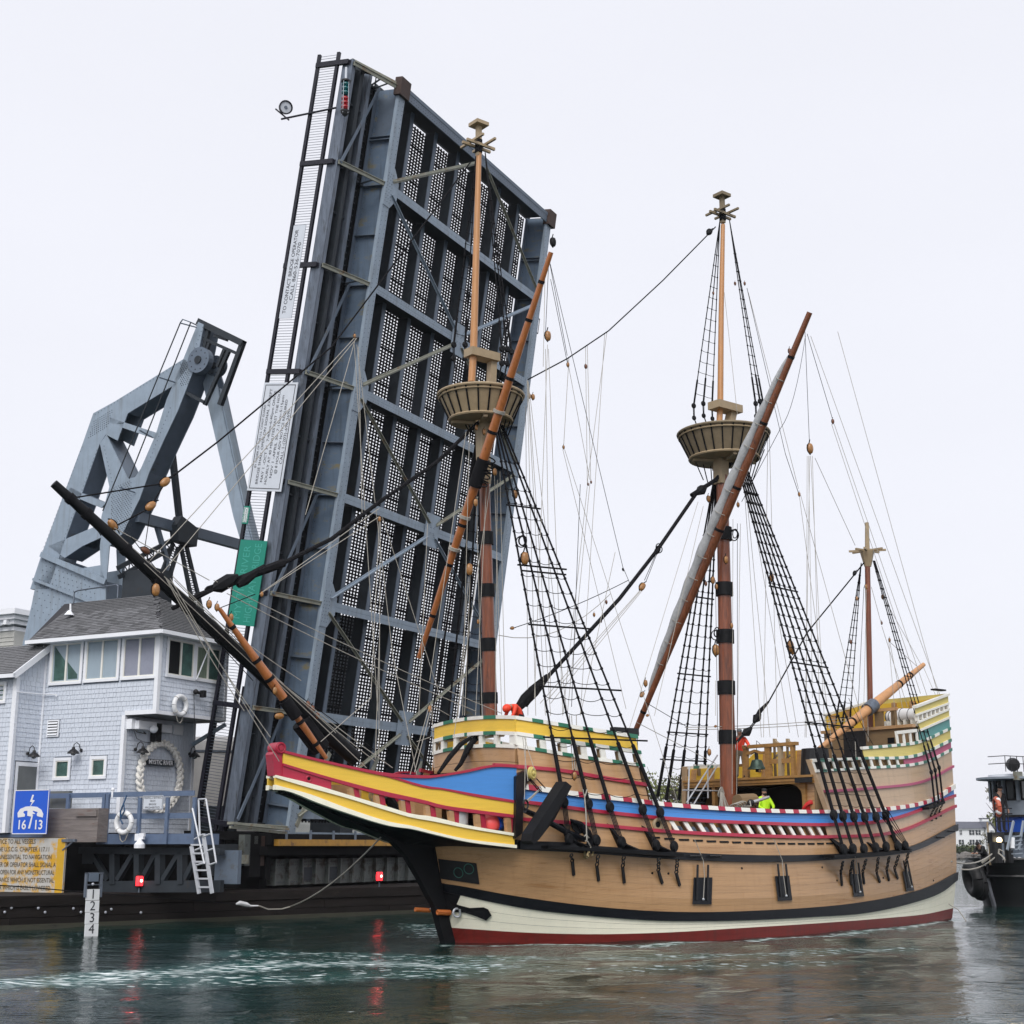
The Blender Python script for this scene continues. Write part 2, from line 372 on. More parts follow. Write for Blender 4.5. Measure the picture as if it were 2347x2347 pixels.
for i in range(n):
    for sg in (1,-1):
        s=lerp(G0,G1,(i+.35)/n); mb=MB(); w=.085
        for k,(mt) in enumerate((0,1)):
            mb.cm=k; a0,a1=((-.16,-.0) if k==0 else (0,.05))
            za,zb=H6(s)+.06,H7(s)-.045; tilt=-.16
            A=[side(s-w,za,a0,sg),side(s+w,za,a0,sg)];B_=[side(s-w,za,a1,sg),side(s+w,za,a1,sg)]
            C=[side(s-w+tilt,zb,a1,sg),side(s+w+tilt,zb,a1,sg)];D_=[side(s-w+tilt,zb,a0,sg),side(s+w+tilt,zb,a0,sg)]
            mb.slab(A,B_,C,D_)
        mb.build('bulwark_post',[M['tand'],M['white']],HULL)
planks('hull_plank',thin(H7,.06),H8,2,.45,SEND,M['blue'],HULL,gap=.006)
def checks(name,f0,f1,s0,s1,n,ca,cb,parent,o0=-.06,o1=.13,frac=.58,mir=True,phase=0):
    """a painted rail in two alternating colours"""
    L=(s1-s0)/n
    for sg in ((1,-1) if mir else (1,)):
        mb=MB()
        for i in range(n):
            a=s0+i*L
            mb.cm=phase; strake(mb,a,a+L*frac,f0,f1,o0,o1,sg,.6)
            mb.cm=1-phase; strake(mb,a+L*frac,a+L,f0,f1,o0,o1,sg,.6)
        mb.build(name,[M[ca],M[cb]],parent)
checks('check_rail',H8,H9,.4,SEND,31,'red','white',HULL,frac=.42)
sc=MB(); 
for i in range(17):
    s=lerp(G0-.9,G1+.3,i/16); z=lerp(H5(s),H6(s),.58); sc.slab([side(s,z,.03),side(s+.38,z,.03)],[side(s,z,.056),side(s+.38,z,.056)],[side(s,z+.055,.056),side(s+.38,z+.055,.056)],[side(s,z+.055,.03),side(s+.38,z+.055,.03)])
sc.build('scupper_slot',M['black'],HULL,kind='stuff')
# decks
dk=MB()
def deckz(s): return H6(s)-.15
for (a,b,dz) in ((.9,G0+.3,-.1),(G0,SEND,-.1)):
    ss=sts(a,b,.7); dk.grid([[side(s,deckz(s)+dz,-.05,1) for s in ss],[side(s,deckz(s)+dz,-.05,-1) for s in ss]])
dk.build('deck',M['deck'],ship)
print('gap',G0,G1,'w(.5,4)',hw(.5,4))
# ---------------- stem, knee and beakhead
rb=[(0,1050,2158),(0,1040,2126),(0,1016,2045),(0,1008,2016),(0,991,1932)]
kn=[(640,1817),(704,1839),(797,1879),(878,1913),(902,1930),(934,1963),(965,2016),(984,2053),(999,2080),(1010,2125),(1020,2158)]
back=[(1060,2158),(1050,2100),(1030,2050),(1015,2010),(1005,1960),(1000,1925),(960,1895),(860,1865),(760,1835),(680,1805)]
mb=MB(); poly=[SF.on(u,v,1,-.14) for u,v in kn]; poly.append(V((.1,-.14,-1))); poly.append(V((.8,-.14,-1))); poly+=[SF.on(u,v,1,-.14) for u,v in back]
mb.prism([(p.x,-.14,p.z) for p in poly],(0,.28,0)); mb.build('stem_post',M['black'],ship)
BT0=-6.05
def bt(s): x=max(0,min(1,(s-BT0)/6.6)); return .16+2.45*x**1.15
def beakp(u,v):
    e=SF.inv(EYEV); r=SF.vin(ray(u,v)); a=(-5-e.y)/r.y; b=(1.-e.y)/r.y
    F=lambda k:(-(e+r*k).y)-bt((e+r*k).x)
    for _ in range(40):
        m=(a+b)/2
        if F(m)>0: a=m
        else: b=m
    return e+r*b
def bline(pts):
    T=[(beakp(u,v).x,beakp(u,v).z) for u,v in pts]; T.sort()
    return lambda s:tab(T,s) if len(T)<3 else smooth(T,s)
def smooth(T,s):
    n=len(T); sl=[(T[i+1][1]-T[i][1])/(T[i+1][0]-T[i][0]) for i in range(n-1)]; m=[sl[0]]+[(sl[i]+sl[i-1])/2 for i in range(1,n-1)]+[sl[-1]]
    if s<=T[0][0]: return T[0][1]+m[0]*(s-T[0][0])
    if s>=T[-1][0]: return T[-1][1]+m[-1]*(s-T[-1][0])
    for i in range(n-1):
        if s<=T[i+1][0]:
            h=T[i+1][0]-T[i][0]; t=(s-T[i][0])/h
            return (2*t**3-3*t*t+1)*T[i][1]+(t**3-2*t*t+t)*h*m[i]+(-2*t**3+3*t*t)*T[i+1][1]+(t**3-t*t)*h*m[i+1]
BEAK=thing('tmp','x','x') if False else None
c5=lambda x,y:(580+x*.20704,1700+y*.20704); c6=lambda x,y:(940+x*.20704,1600+y*.20704)
Ltop=bline([c5(325,95),c5(600,165),c5(1060,270),c5(1500,350),c5(1932,372),c6(300,850),c6(600,800),c6(900,740),c6(1170,745)])
Lred=bline([c5(325,125),c5(600,195),c5(1060,300),c5(1500,390),c5(1750,402),c5(1932,405),c6(300,873),c6(600,825),c6(900,765),c6(1170,772)])
Lym=bline([c5(1500,375),c5(1932,495),c6(300,990),c6(700,1060),c6(1165,1135)])      # blue bottom
Lyt=bline([c5(325,130),c5(900,255),c5(1500,400),c5(1932,520),c6(300,1010),c6(700,1090),c6(1165,1165)])      # yellow top
Lyb=bline([c5(340,245),c5(860,400),c5(1400,540),c5(1932,660),c6(300,1175),c6(700,1235),c6(1165,1295)])
Lrb=bline([c5(340,275),c5(860,435),c5(1400,590),c5(1932,700),c6(300,1215),c6(700,1275),c6(1165,1330)])
Lwa=bline([c5(225,368),c5(600,460),c5(1000,580),c5(1500,730),c5(1932,825),c6(0,1285),c6(600,1405),c6(1150,1500)])
Lwb=bline([c5(235,400),c5(600,510),c5(1000,620),c5(1500,775),c5(1932,875),c6(0,1325),c6(600,1440),c6(1150,1530)])
Lya=Lwb
Lyc=bline([c5(250,485),c5(600,580),c5(1000,730),c5(1500,890),c5(1932,985),c6(0,1415),c6(600,1560),c6(1140,1625)])
Lbb=bline([c5(255,535),c5(330,540),c5(700,680),c5(1000,785),c5(1500,935),c5(1932,1015),c6(0,1450),c6(600,1590),c6(1140,1660)])
bk=MB().obox((-2.2,-.1,3.2),(1,0,0),(0,.2,0),(0,0,.3)); BEAK=bk.build('beakhead',M['black'],ship)
def bstrip(name,fa,fb,s0,s1,o0,o1,mat,lab=None,mir=True,st=.25):
    for sg in ((-1,1) if mir else (1,)):
        mb=MB(); ss=sts(s0,s1,st); A=[V((s,-sg*(bt(s)+o0),fa(s))) for s in ss];B=[V((s,-sg*(bt(s)+o1),fa(s))) for s in ss];C=[V((s,-sg*(bt(s)+o1),fb(s))) for s in ss];D=[V((s,-sg*(bt(s)+o0),fb(s))) for s in ss]
        mb.slab(A,B,C,D); o=mb.build(name,M[mat],BEAK,label=lab)
    return o
sA=beakp(*c5(325,200)).x; sE=beakp(*c6(1168,1000)).x; sB=beakp(*c5(1500,385)).x; s860=beakp(*c5(860,500)).x; sT=beakp(*c5(230,450)).x
print('beak s',sA,sE,bt(sE),sB)
bstrip('rail',Lred,Ltop,sA,sE,-.05,.1,'red')
bstrip('panel',Lyt,Lred,sA,sB,.0,.04,'red')
bstrip('panel',Lym,Lred,sB,sE,.0,.04,'blue')
bstrip('rail',Lyt,Lym,sB-.3,sE,-.03,.08,'red')
bstrip('panel',Lyb,Lyt,sA,sE,.0,.045,'yellow')
bstrip('rail',Lrb,Lyb,sA,sE,-.03,.08,'red')
bstrip('panel',Lwa,Lrb,sA,s860,-.02,.035,'red')
bstrip('rail',Lwb,Lwa,sT,sE-.08,-.05,.13,'cream')
bstrip('panel',Lyc,Lwb,sT,sE-.08,.0,.07,'yellow')
bstrip('rail',Lbb,Lyc,sT,sE-.05,-.05,.13,'cream')
# cheek under the beak and its grating floor
kpts=sorted([(SF.on(u,v,1,-.14).x,SF.on(u,v,1,-.14).z) for u,v in kn[:8]])
kz=lambda s:lerp(max(tab(kpts,s)+.1,2.15),Lbb(s)-.12,max(0,min(1,(s+2.5)/1.3)))
mb=MB(); ss=sts(sT,sE,.3)
mb.grid([[V((s,-bt(s)-.02,Lbb(s)+.02)) for s in ss],[V((s,bt(s)+.02,Lbb(s)+.02)) for s in ss]])
mb.grid([[V((s,-bt(s)*.96,Lbb(s))) for s in ss],[V((s,-max(.1,bt(s)*.55-.2),lerp(Lbb(s),kz(s),.45))) for s in ss],[V((s,-.12,min(kz(s),Lbb(s)))) for s in ss]])
mb.grid([[V((s,bt(s)*.96,Lbb(s))) for s in ss],[V((s,max(.1,bt(s)*.55-.2),lerp(Lbb(s),kz(s),.45))) for s in ss],[V((s,.12,min(kz(s),Lbb(s)))) for s in ss]])
mb.build('cheek',M['black'],BEAK)
mb=MB(); mb.grid([[V((s,-bt(s)+.08,Lwa(s)-.12)) for s in ss],[V((s,bt(s)-.08,Lwa(s)-.12)) for s in ss]]); mb.build('grating_floor',M['tand'],BEAK)
for x,y,w in ((1110,590,1),(1395,660,1),(1680,720,1)):
    s=beakp(*c5(x+20,y)).x
    for sg in (1,-1):
        mb=MB(); mb.cm=0; mb.obox((s,-sg*(bt(s)+.02),Lwa(s)),(.16,0,0),(0,sg*.1,0),(-.06,0,Lrb(s)-Lwa(s))); mb.cm=1; mb.obox((s-.15,-sg*(bt(s)+.0),Lwa(s)),(.145,0,0),(0,sg*.14,0),(-.06,0,Lrb(s)-Lwa(s))); mb.build('post',[M['red'],M['tan']],BEAK)
for x,y in ((215,1260),(480,1310),(770,1370),(1110,1400)):
    s=beakp(*c6(x+20,y)).x
    for sg in (1,-1):
        mb=MB(); mb.cm=0; mb.obox((s,-sg*(bt(s)+.02),Lwa(s)),(.17,0,0),(0,sg*.1,0),(-.05,0,Lrb(s)-Lwa(s))); mb.cm=1; mb.obox((s-.17,-sg*(bt(s)+.0),Lwa(s)),(.165,0,0),(0,sg*.14,0),(-.05,0,Lrb(s)-Lwa(s))); mb.build('post',[M['red'],M['tan']],BEAK)
# scroll head
a=SF.on(*c5(290,385),1,-.2); b=SF.on(*c5(262,130),1,-.2); w=.19
mb=MB(); mb.prism([SF.on(*c5(x,y),1,-.2) for x,y in ((237,375),(225,230),(215,140),(230,110),(318,110),(325,230),(350,385))],(0,.4,0))
mb.build('figurehead_post',M['red'],BEAK)
mb=MB(); c=SF.on(*c5(262,75),1,-.0); mb.tube([c+V((0,-.24,0)),c+V((0,.24,0))],.17,18); mb.tube([c+V((0,-.27,0)),c+V((0,.27,0))],.07,12)
mb.ring(c+V((0,-.24,0)),(0,1,0),.13,.03,16,6); mb.build('scroll',M['red'],BEAK,smooth=True)
hc=beakp(*c5(610,410)); mb=MB(); mb.ring(hc+V((0,-.04,0)),(.25,1,0),.07,.025,14,6); mb.build('hole_rim',M['red'],BEAK)
mb=MB(); mb.tube([hc+V((0,.02,0)),hc+V((0,-.05,0))],.05,12); mb.build('hole',M['black'],BEAK)
# ---------------- forecastle
def planeS(u,v,s0): return SF.on(u,v,0,s0)
FS=.75
fcl=MB(); fcl.box((FS+.2,-1.6,3.2),(4.6,1.6,3.4)); FC=fcl.build('forecastle',M['tand'],ship)
F1=hline([(1173,1757),(1280,1766),(1386,1784),(1473,1798)])
F2=hline([(1173,1713),(1324,1738),(1463,1756.5)]); F3=hline([(1173,1705),(1324,1730),(1460,1749)])
F4=hline([(1173,1684),(1324,1708.4),(1457,1727)]); F5=hline([(1173,1676),(1324,1699),(1456,1719)])
F6=hline([(1173,1648),(1324,1672.7),(1456,1693)]); F7=hline([(1173,1640),(1324,1664),(1456,1684)])
fs0=hullp(1180,1660).x; fs1=hullp(1457,1700).x; fs2=hullp(1480,1800).x
print('fc',fs0,fs1,fs2,hw(fs0,6),F7(fs0),F7(fs1))
planks('plank',H9,thin(F1,-.05),1,.5,fs2-.05,M['tan'],FC)
rail('rail',thin(F1,-.05),thin(F1,.06),.3,fs2+.05,M['red'],FC,o1=.11)
planks('plank',thin(F1,.06),F2,2,fs0,fs2-.15,M['tan'],FC)
checks('check_rail',F2,F3,fs0,fs1+.12,5,'white','green',FC,o1=.08)
checks('check_rail',F4,F5,fs0,fs1+.08,5,'white','green',FC,o1=.08)
planks('plank',F5,F6,1,fs0,fs1,M['yellow'],FC,t=.045)
checks('check_rail',F6,F7,fs0,fs1+.05,5,'white','green',FC,o1=.1)
for i in range(7):
    s=lerp(fs0+.12,fs1-.02,i/6.)
    for sg in (1,-1):
        mb=MB(); w=.09 if i else .16
        mb.cm=0; mb.slab([side(s-w,F3(s),.0,sg),side(s+w,F3(s),.0,sg)],[side(s-w,F3(s),.05,sg),side(s+w,F3(s),.05,sg)],[side(s-w,F4(s),.05,sg),side(s+w,F4(s),.05,sg)],[side(s-w,F4(s),.0,sg),side(s+w,F4(s),.0,sg)])
        mb.cm=1; mb.slab([side(s-w,F3(s),-.14,sg),side(s+w,F3(s),-.14,sg)],[side(s-w,F3(s),-.0,sg),side(s+w,F3(s),-.0,sg)],[side(s-w,F4(s),-.0,sg),side(s+w,F4(s),-.0,sg)],[side(s-w,F4(s),-.14,sg),side(s+w,F4(s),-.14,sg)])
        mb.build('post',[M['white'],M['tand']],FC)
# bulging front bulkhead: y from -w to w, s bows forward in the middle
wf=hw(fs0,6.2)+.02
def fr(y): return fs0-.12*(1-(y/wf)**2)
def zf(f,y): return f(fs0)+.10*(1-(y/wf)**2)+.0*(y+wf)
def fstrip(name,fa,fb,o,mat,cols=None,n=1,parent=FC,ya=-1,yb=1):
    ys=[lerp(ya*wf,yb*wf,i/12) for i in range(13)]
    A=[V((fr(y)+.1,y,zf(fa,y))) for y in ys];B=[V((fr(y)-o,y,zf(fa,y))) for y in ys];C=[V((fr(y)-o,y,zf(fb,y))) for y in ys];D=[V((fr(y)+.1,y,zf(fb,y))) for y in ys]
    mb=MB(); mb.slab(A,B,C,D); return mb.build(name,M[mat] if isinstance(mat,str) else mat,parent)
def fchecks(fa,fb):
    mb=MB(); cuts=[(-1,-.62,0),(-.62,-.34,1),(-.34,.05,0),(.05,.12,1),(.12,.42,0),(.42,.7,1),(.7,1.03,0)]
    for a,b,c in cuts:
        ys=[lerp(a*wf,b*wf,i/3) for i in range(4)]; mb.cm=c
        mb.slab([V((fr(y)+.1,y,zf(fa,y))) for y in ys],[V((fr(y)-.08,y,zf(fa,y))) for y in ys],[V((fr(y)-.08,y,zf(fb,y))) for y in ys],[V((fr(y)+.1,y,zf(fb,y))) for y in ys])
    mb.build('check_rail',[M['white'],M['green']],FC)
base=lambda s:4.0
m1=lambda k:(lambda s:lerp(base(s),F2(s),k))
for k in range(4): fstrip('plank',(lambda s,k=k:lerp(base(s),F2(s),k/4)+.006),(lambda s,k=k:lerp(base(s),F2(s),(k+1)/4)-.006),.02+.004*k,'tan')
fchecks(F2,F3); fchecks(F4,F5); fchecks(F6,F7); fstrip('plank',F5,F6,.04,'yellow')
for y in (-1,-.62,-.28,.0,.36,.72,.97):
    mb=MB(); yy=y*wf+(.05 if y>-.9 else .1); w=.08 if y>-.9 else .14
    mb.obox((fr(yy)-.05,yy-w,zf(F3,yy)),(.14,0,0),(0,2*w,0),(0,0,F4(fs0)-F3(fs0))); mb.build('post',M['white'],FC)
for y0,y1,z in ((-.75,-.1,.62),(.35,.95,.62)):
    mb=MB(); z=lerp(4,F2(fs0),.6); mb.obox((fr(y0*wf)-.17,y0*wf,z),(.16,0,0),(0,(y1-y0)*wf,0),(0,0,.05)); mb.build('ledge',M['black'],FC)
# forecastle deck and aft bulkhead
mb=MB(); ss=sts(fs0-.0,fs1+.2,.5); mb.grid([[side(s,F2(s)+.05,-.04,1) for s in ss],[side(s,F2(s)+.05,-.04,-1) for s in ss]]); mb.build('deck',M['deck'],FC)
mb=MB(); mb.grid([[side(fs1+.1,z,-.03,1),side(fs1+.1,z,-.03,-1)] for z in (3.,4,5,F2(fs1))]); mb.build('bulkhead',M['tand'],FC)
# ---------------- quarterdeck and poop
qd=MB(); qd.box((16.5,-1.4,4.2),(SEND-.3,1.4,4.3)); QD=qd.build('sterncastle',M['tand'],ship)
Q1=hline([(1884,1814),(2000,1806),(2120,1789),(2183,1757)])
Q2=hline([(1868,1770.5),(1964,1764),(2120,1749),(2182,1721)]); Q3=hline([(1867,1764),(1990,1757),(2120,1742.5),(2182,1714.6)])
Q4=hline([(1859,1747),(1977,1741),(2098,1735),(2180,1700)]); Q5=hline([(1859,1739.4),(1977,1735),(2098,1728),(2180,1693)])
Q6=hline([(1978,1717.7),(2051,1711.5),(2104,1704),(2179,1673)]); Q7=hline([(1978,1711),(2051,1705),(2104,1697.5),(2179,1667)])
Q8=hline([(2110,1675),(2178,1647)]); Q9=hline([(2108,1670.5),(2178,1642)])
Q10=hline([(2107,1656),(2176,1628)]); Q11=hline([(2107,1651.5),(2176,1623)])
Q12=hline([(2103,1639),(2175,1614.5)]); Q13=hline([(2102,1635),(2175,1610)])
Q14=hline([(2101,1621.5),(2174,1595)]); Q15=hline([(2100,1616),(2174,1590)])
qs0=hullp(1862,1755).x; qsb=hullp(1898,1845).x; qp=hullp(2070,1738).x; qy=hullp(1978,1725).x; qt=hullp(2106,1680).x
print('qd',qs0,qsb,qp,qy,qt,'z',Q5(qs0),Q15(SEND),hw(qs0,4.5))
planks('plank',H9,thin(Q1,-.045),2,qsb,SEND,M['tan2'],QD)
rail('rail',thin(Q1,-.045),thin(Q1,.045),qsb-.1,SEND+.03,M['pink'],QD,o1=.1)
planks('plank',thin(Q1,.045),Q2,2,lerp(qs0,qsb,.4),SEND,M['tan2'],QD)
checks('check_rail',Q2,Q3,qs0,SEND,14,'white','green2',QD,o1=.08)
checks('check_rail',Q4,Q5,qs0,SEND,14,'white','green2',QD,o1=.08)
planks('plank',Q3,Q4,1,qp,SEND,M['pink'],QD)
for i in range(10):
    s=lerp(qs0+.08,qp-.1,i/9.6)
    for sg in (1,-1):
        mb=MB(); w=.07; zt=Q4(s)
        mb.cm=0; mb.slab([side(s-w,Q3(s),.0,sg),side(s+w,Q3(s),.0,sg)],[side(s-w,Q3(s),.05,sg),side(s+w,Q3(s),.05,sg)],[side(s-w-.06,zt,.05,sg),side(s+w-.06,zt,.05,sg)],[side(s-w-.06,zt,.0,sg),side(s+w-.06,zt,.0,sg)])
        mb.cm=1; mb.slab([side(s-w,Q3(s),-.14,sg),side(s+w,Q3(s),-.14,sg)],[side(s-w,Q3(s),-.0,sg),side(s+w,Q3(s),-.0,sg)],[side(s-w-.06,zt,-.0,sg),side(s+w-.06,zt,-.0,sg)],[side(s-w-.06,zt,-.14,sg),side(s+w-.06,zt,-.14,sg)])
        mb.build('post',[M['white'],M['tand']],QD)
planks('plank',Q5,Q6,1,qy,SEND,M['lyellow'],QD)
checks('check_rail',Q6,Q7,qy-.05,SEND,10,'white','green2',QD,o1=.08)
planks('plank',Q7,Q8,1,qt,SEND,M['teal'],QD)
rail('rail',Q8,Q9,qt,SEND,M['white'],QD,o1=.08)
planks('plank',Q9,Q10,1,qt,SEND,M['lyellow'],QD)
rail('rail',Q10,Q11,qt-.05,SEND,M['white'],QD,o1=.08)
rail('rail',Q12,Q13,qt-.1,SEND,M['white'],QD,o1=.08)
planks('plank',Q13,Q14,1,qt-.1,SEND,M['lyellow'],QD)
rail('rail',Q14,Q15,qt-.15,SEND+.03,M['white'],QD,o1=.1,o0=-.1)
for i in range(8):
    s=lerp(qt,SEND-.08,i/7)
    for sg in (1,-1):
        mb=MB(); w=.05
        mb.slab([side(s-w,Q11(s),-.1,sg),side(s+w,Q11(s),-.1,sg)],[side(s-w,Q11(s),.05,sg),side(s+w,Q11(s),.05,sg)],[side(s-w,Q12(s),.05,sg),side(s+w,Q12(s),.05,sg)],[side(s-w,Q12(s),-.1,sg),side(s+w,Q12(s),-.1,sg)]); mb.build('post',M['white'],QD)
# stern transom, stern window
mb=MB(); zs=[4,5,6,7,8,Q15(SEND)]; mb.grid([[side(SEND-.02,z,.0,1),side(SEND-.02,z,.0,-1)] for z in zs]); mb.build('transom',M['lyellow'],QD)
# ---------------------------------------------------------------- THE BASCULE BRIDGE: frame x=toward the river, y=away along the roadway's width, z up
M['st']=mk('pale blue grey bridge paint',(.27,.335,.41),.5,var=.1,vscale=1.5,dirt=(.15,.12,.09),dscale=1.3,dth=.66,spec=.4,drip=((.16,.17,.17),.45))
M['st2']=mk('mid blue grey bridge paint',(.125,.16,.21),.5,var=.14,vscale=1.2,dirt=(.10,.09,.075),dscale=.9,dth=.62,spec=.4)
M['st3']=mk('dark slate steel',(.028,.035,.043),.55,var=.2,vscale=2,dirt=(.05,.035,.025),dscale=1.4,dth=.62,spec=.3)
M['stweb']=mk('streaked blue girder web',(.125,.175,.245),.5,var=.12,vscale=.9,drip=((.07,.085,.10),.5),dirt=(.21,.19,.12),dscale=.9,dth=.54,stretch=(1,1,2.2),spec=.35)
M['stz']=mk('weathered galvanised steel',(.13,.155,.195),.42,.35,var=.3,vscale=2.2,stretch=(3,3,.5),dirt=(.06,.065,.07),dscale=1.6,dth=.55)
M['grat']=mk('dark deck grating',(.009,.010,.012),.8,spec=.2,var=.2,vscale=4)
M['brk']=mk('mossy cream steel',(.25,.255,.21),.6,var=.2,vscale=3,dirt=(.19,.11,.05),dscale=1.6,dth=.55)
M['rust']=mk('rusty block',(.05,.028,.022),.7,var=.3,vscale=4)
M['railb']=mk('black railing paint',(.010,.010,.018),.4,var=.2,vscale=3,spec=.4)
M['rivet']=mk('rivet heads',(.05,.062,.08),.5,var=0)
M['signw']=mk('white reflective sheet',(.60,.64,.70),.5,var=.05,vscale=2)
M['signg']=mk('green highway sheet',(.0,.22,.155),.4,var=.05,vscale=1)
M['signt']=mk('sign lettering black',(.03,.03,.04),.6,var=0)
M['signgt']=mk('faded green sign lettering',(.04,.34,.27),.5,var=0)
M['wht']=mk('white lettering',(.8,.8,.82),.5,var=0)
KB=60/58.
_r=ray(660,1905); BF=Frame((_r.x/_r.y*60,60,0),R_(-27))
_b=BF.on(660,1905,1,0); _t=BF.on(913,227,1,0)
PHI=math.atan2(_t.z-_b.z,_t.x-_b.x); LL=math.hypot(_t.z-_b.z,_t.x-_b.x)
LQ=V((math.cos(PHI),0,math.sin(PHI))); LN=V((math.sin(PHI),0,-math.cos(PHI))); LM=V((0,1,0))
def LF(l,m,n=0): return _b+LQ*(l*KB)+LM*(m*KB)+LN*(n*KB)
def leafpt(u,v,m):
    P=BF.on(u,v,1,m*KB)-_b; return P.dot(LQ)/KB, P.dot(LN)/KB
bridge=thing('bascule_bridge','raised steel bascule bridge span with open grating deck and tall counterweight frame','bridge',BF)
def lbox(mb,l0,l1,m0,m1,n0,n1): return mb.obox(LF(l0,m0,n0),LF(l1,m0,n0)-LF(l0,m0,n0),LF(l0,m1,n0)-LF(l0,m0,n0),LF(l0,m0,n1)-LF(l0,m0,n0))
def lbeam(mb,a,b,w,h): return mb.beam(LF(*a),LF(*b),w,h,LN)
LT=31.7; BL=[27.2,22.7,18.15,13.6,9.1,4.6]; W0=14.7
def rivet(mb,p,X,Y,Z,r=.03):
    p=V(p); mb.add([p+X*r,p+Y*r,p-X*r,p-Y*r,p+Z*r*.8],[(0,1,4),(1,2,4),(2,3,4),(3,0,4)])
for gi,m0 in enumerate((0,W0-.0)):
    wx=m0+.25
    mb=MB(); lbox(mb,0.,LT,wx-.02,wx+.02,-1.25,-.03); G=mb.build('main_girder',M['stweb'],bridge)
    mb=MB(); lbox(mb,-.3,LT,m0,m0+.5,-.035,0); lbox(mb,-.3,LT,m0,m0+.03,-.15,-.035); mb.build('flange',M['st'],G)
    mb=MB(); lbox(mb,0,LT,m0,m0+.5,-1.29,-1.25); mb.build('flange',M['st2'],G)
    mb=MB()
    for l in [x+2.25 for x in BL]+BL+[LT-2.4,.9]:
        lbox(mb,l,l+.03,m0+.05,wx-.02,-1.25,-.05); lbox(mb,l-.05,l+.09,wx-.04,wx-.02,-1.25,-.05)
    mb.build('stiffener',M['st2'],G,kind='stuff')
    mb=MB()
    for i in range(int(LT/.2)):
        for k,mm in enumerate((m0+.1,m0+.4)): rivet(mb,LF(i*.2+.1*k,mm,0),LQ,LM,LN,.024)
    for i in range(int(LT/.25)):
        rivet(mb,LF(i*.25,wx-.025,-1.17),LQ,LN,-LM,.024); rivet(mb,LF(i*.25,wx-.025,-.12),LQ,LN,-LM,.024)
    mb.build('rivet_row',M['rivet'],G,kind='stuff')
# shoe plates of the near girder
mb=MB(); mb.add([LF(31.3,.22,-1.1),LF(31.3,.22,-.1),LF(30.6,.22,-.1),LF(29.7,.22,-.45),LF(29.2,.22,-.9),LF(29.0,.22,-1.1)],[(0,1,2,3,4,5)]); 
mb.build('cover_plate',M['st2'],bridge)
for i,l in enumerate(BL):
    mb=MB(); lbox(mb,l-.012,l+.012,.5,W0,-1.25,-.03); B=mb.build('floor_beam',M['st3'],bridge)
    mb=MB(); lbox(mb,l-.19,l+.19,.5,W0,-.06,-.03); lbox(mb,l-.025,l+.025,.5,W0,-.19,-.06); mb.build('flange',M['st'],B)
    if i in(1,2):
        mb=MB()
        for k in range(70):
            for q in (-.12,.12): rivet(mb,LF(l+q,.7+k*.205,-.03),LQ,LM,LN,.022)
        mb.build('rivet_row',M['rivet'],B,kind='stuff')
SM=[2.2+2.1*i for i in range(6)]
for a,b in zip([LT-.1]+BL,BL+[.3]):
    for m in SM:
        mb=MB(); lbox(mb,b+.05,a-.05,m-.015,m+.015,-1.25,-.68); S_=mb.build('stringer',M['st3'],bridge)
        mb=MB(); lbox(mb,b+.05,a-.05,m-.12,m+.12,-.68,-.64); mb.build('flange',M['st2'],S_)
mb=MB(); k=0
while k*.24<W0-.7: lbox(mb,.2,LT-.15,.55+k*.24,.55+k*.24+.10,-1.325,-1.30); k+=1
k=0
while k*.145<LT-.5: lbox(mb,.25+k*.145,.25+k*.145+(.068 if k%11 else .11),.55,W0-.1,-1.341,-1.32); k+=1
mb.build('deck_grating',M['grat'],bridge,kind='stuff')
# end beam and the top edge
mb=MB(); lbox(mb,LT-.05,LT,.5,W0,-1.25,-.02); lbox(mb,LT-.05,LT+.25,.0,W0+.5,-1.36,-1.30); EB=mb.build('end_beam',M['st3'],bridge)
mb=MB(); lbox(mb,LT-.35,LT,.5,W0,-.06,-.0); lbox(mb,LT,LT+.16,.3,W0+.3,-.05,.02); mb.build('flange',M['st2'],EB)
mb=MB()
for k in range(74):
    for q in (-.25,-.1): rivet(mb,LF(LT+q,.6+k*.2,0),LQ,LM,LN,.024)
mb.build('rivet_row',M['rivet'],EB,kind='stuff')
for m in (-.05,W0+.05):
    mb=MB(); lbox(mb,LT-.45,LT+.35,m-.1,m+.65,-.2,.15); mb.build('bearing_block',M['rust'],bridge)
# bottom lateral bracing
CM=7.6
def brace(a,b,mat='brk',w=.2):
    A_,B_=LF(*a),LF(*b); mb=MB(); mb.beam(A_,B_,w,.025,LN); d=(B_-A_).normalized(); x=d.cross(LN).normalized()*.0; mb.beam(A_+LN*.05,B_+LN*.05,.03,.1,LN); mb.build('lateral_brace',M[mat],bridge)
cen=[LT,BL[1],BL[3],BL[5]]; odd=[BL[0],BL[2],BL[4],.3]
for i,l in enumerate(cen):
    for j in (i-1,i):
        if j<0: continue
        for m in (.5,W0): brace((l+(-.3 if odd[j]<l else .3),CM+(.3 if m>CM else -.3),.02),(odd[j]+(.3 if odd[j]<l else -.3),m,.02),'st' if (i+j)%3==1 else 'brk',.19)
for l in cen[1:]:
    mb=MB(); lbox(mb,l-.75,l+.75,CM-.6,CM+.6,0,.03); g=mb.build('gusset_plate',M['st'],bridge); mb=MB()
    for k in range(16):
        for sx,sy in ((1,1),(1,-1),(-1,1),(-1,-1)):
            rivet(mb,LF(l+sx*(.12+.07*(k//2)),CM+sy*(.1+.055*(k//2)+.08*(k%2)),.03),LQ,LM,LN,.024)
    mb.build('rivet_row',M['rivet'],g,kind='stuff')
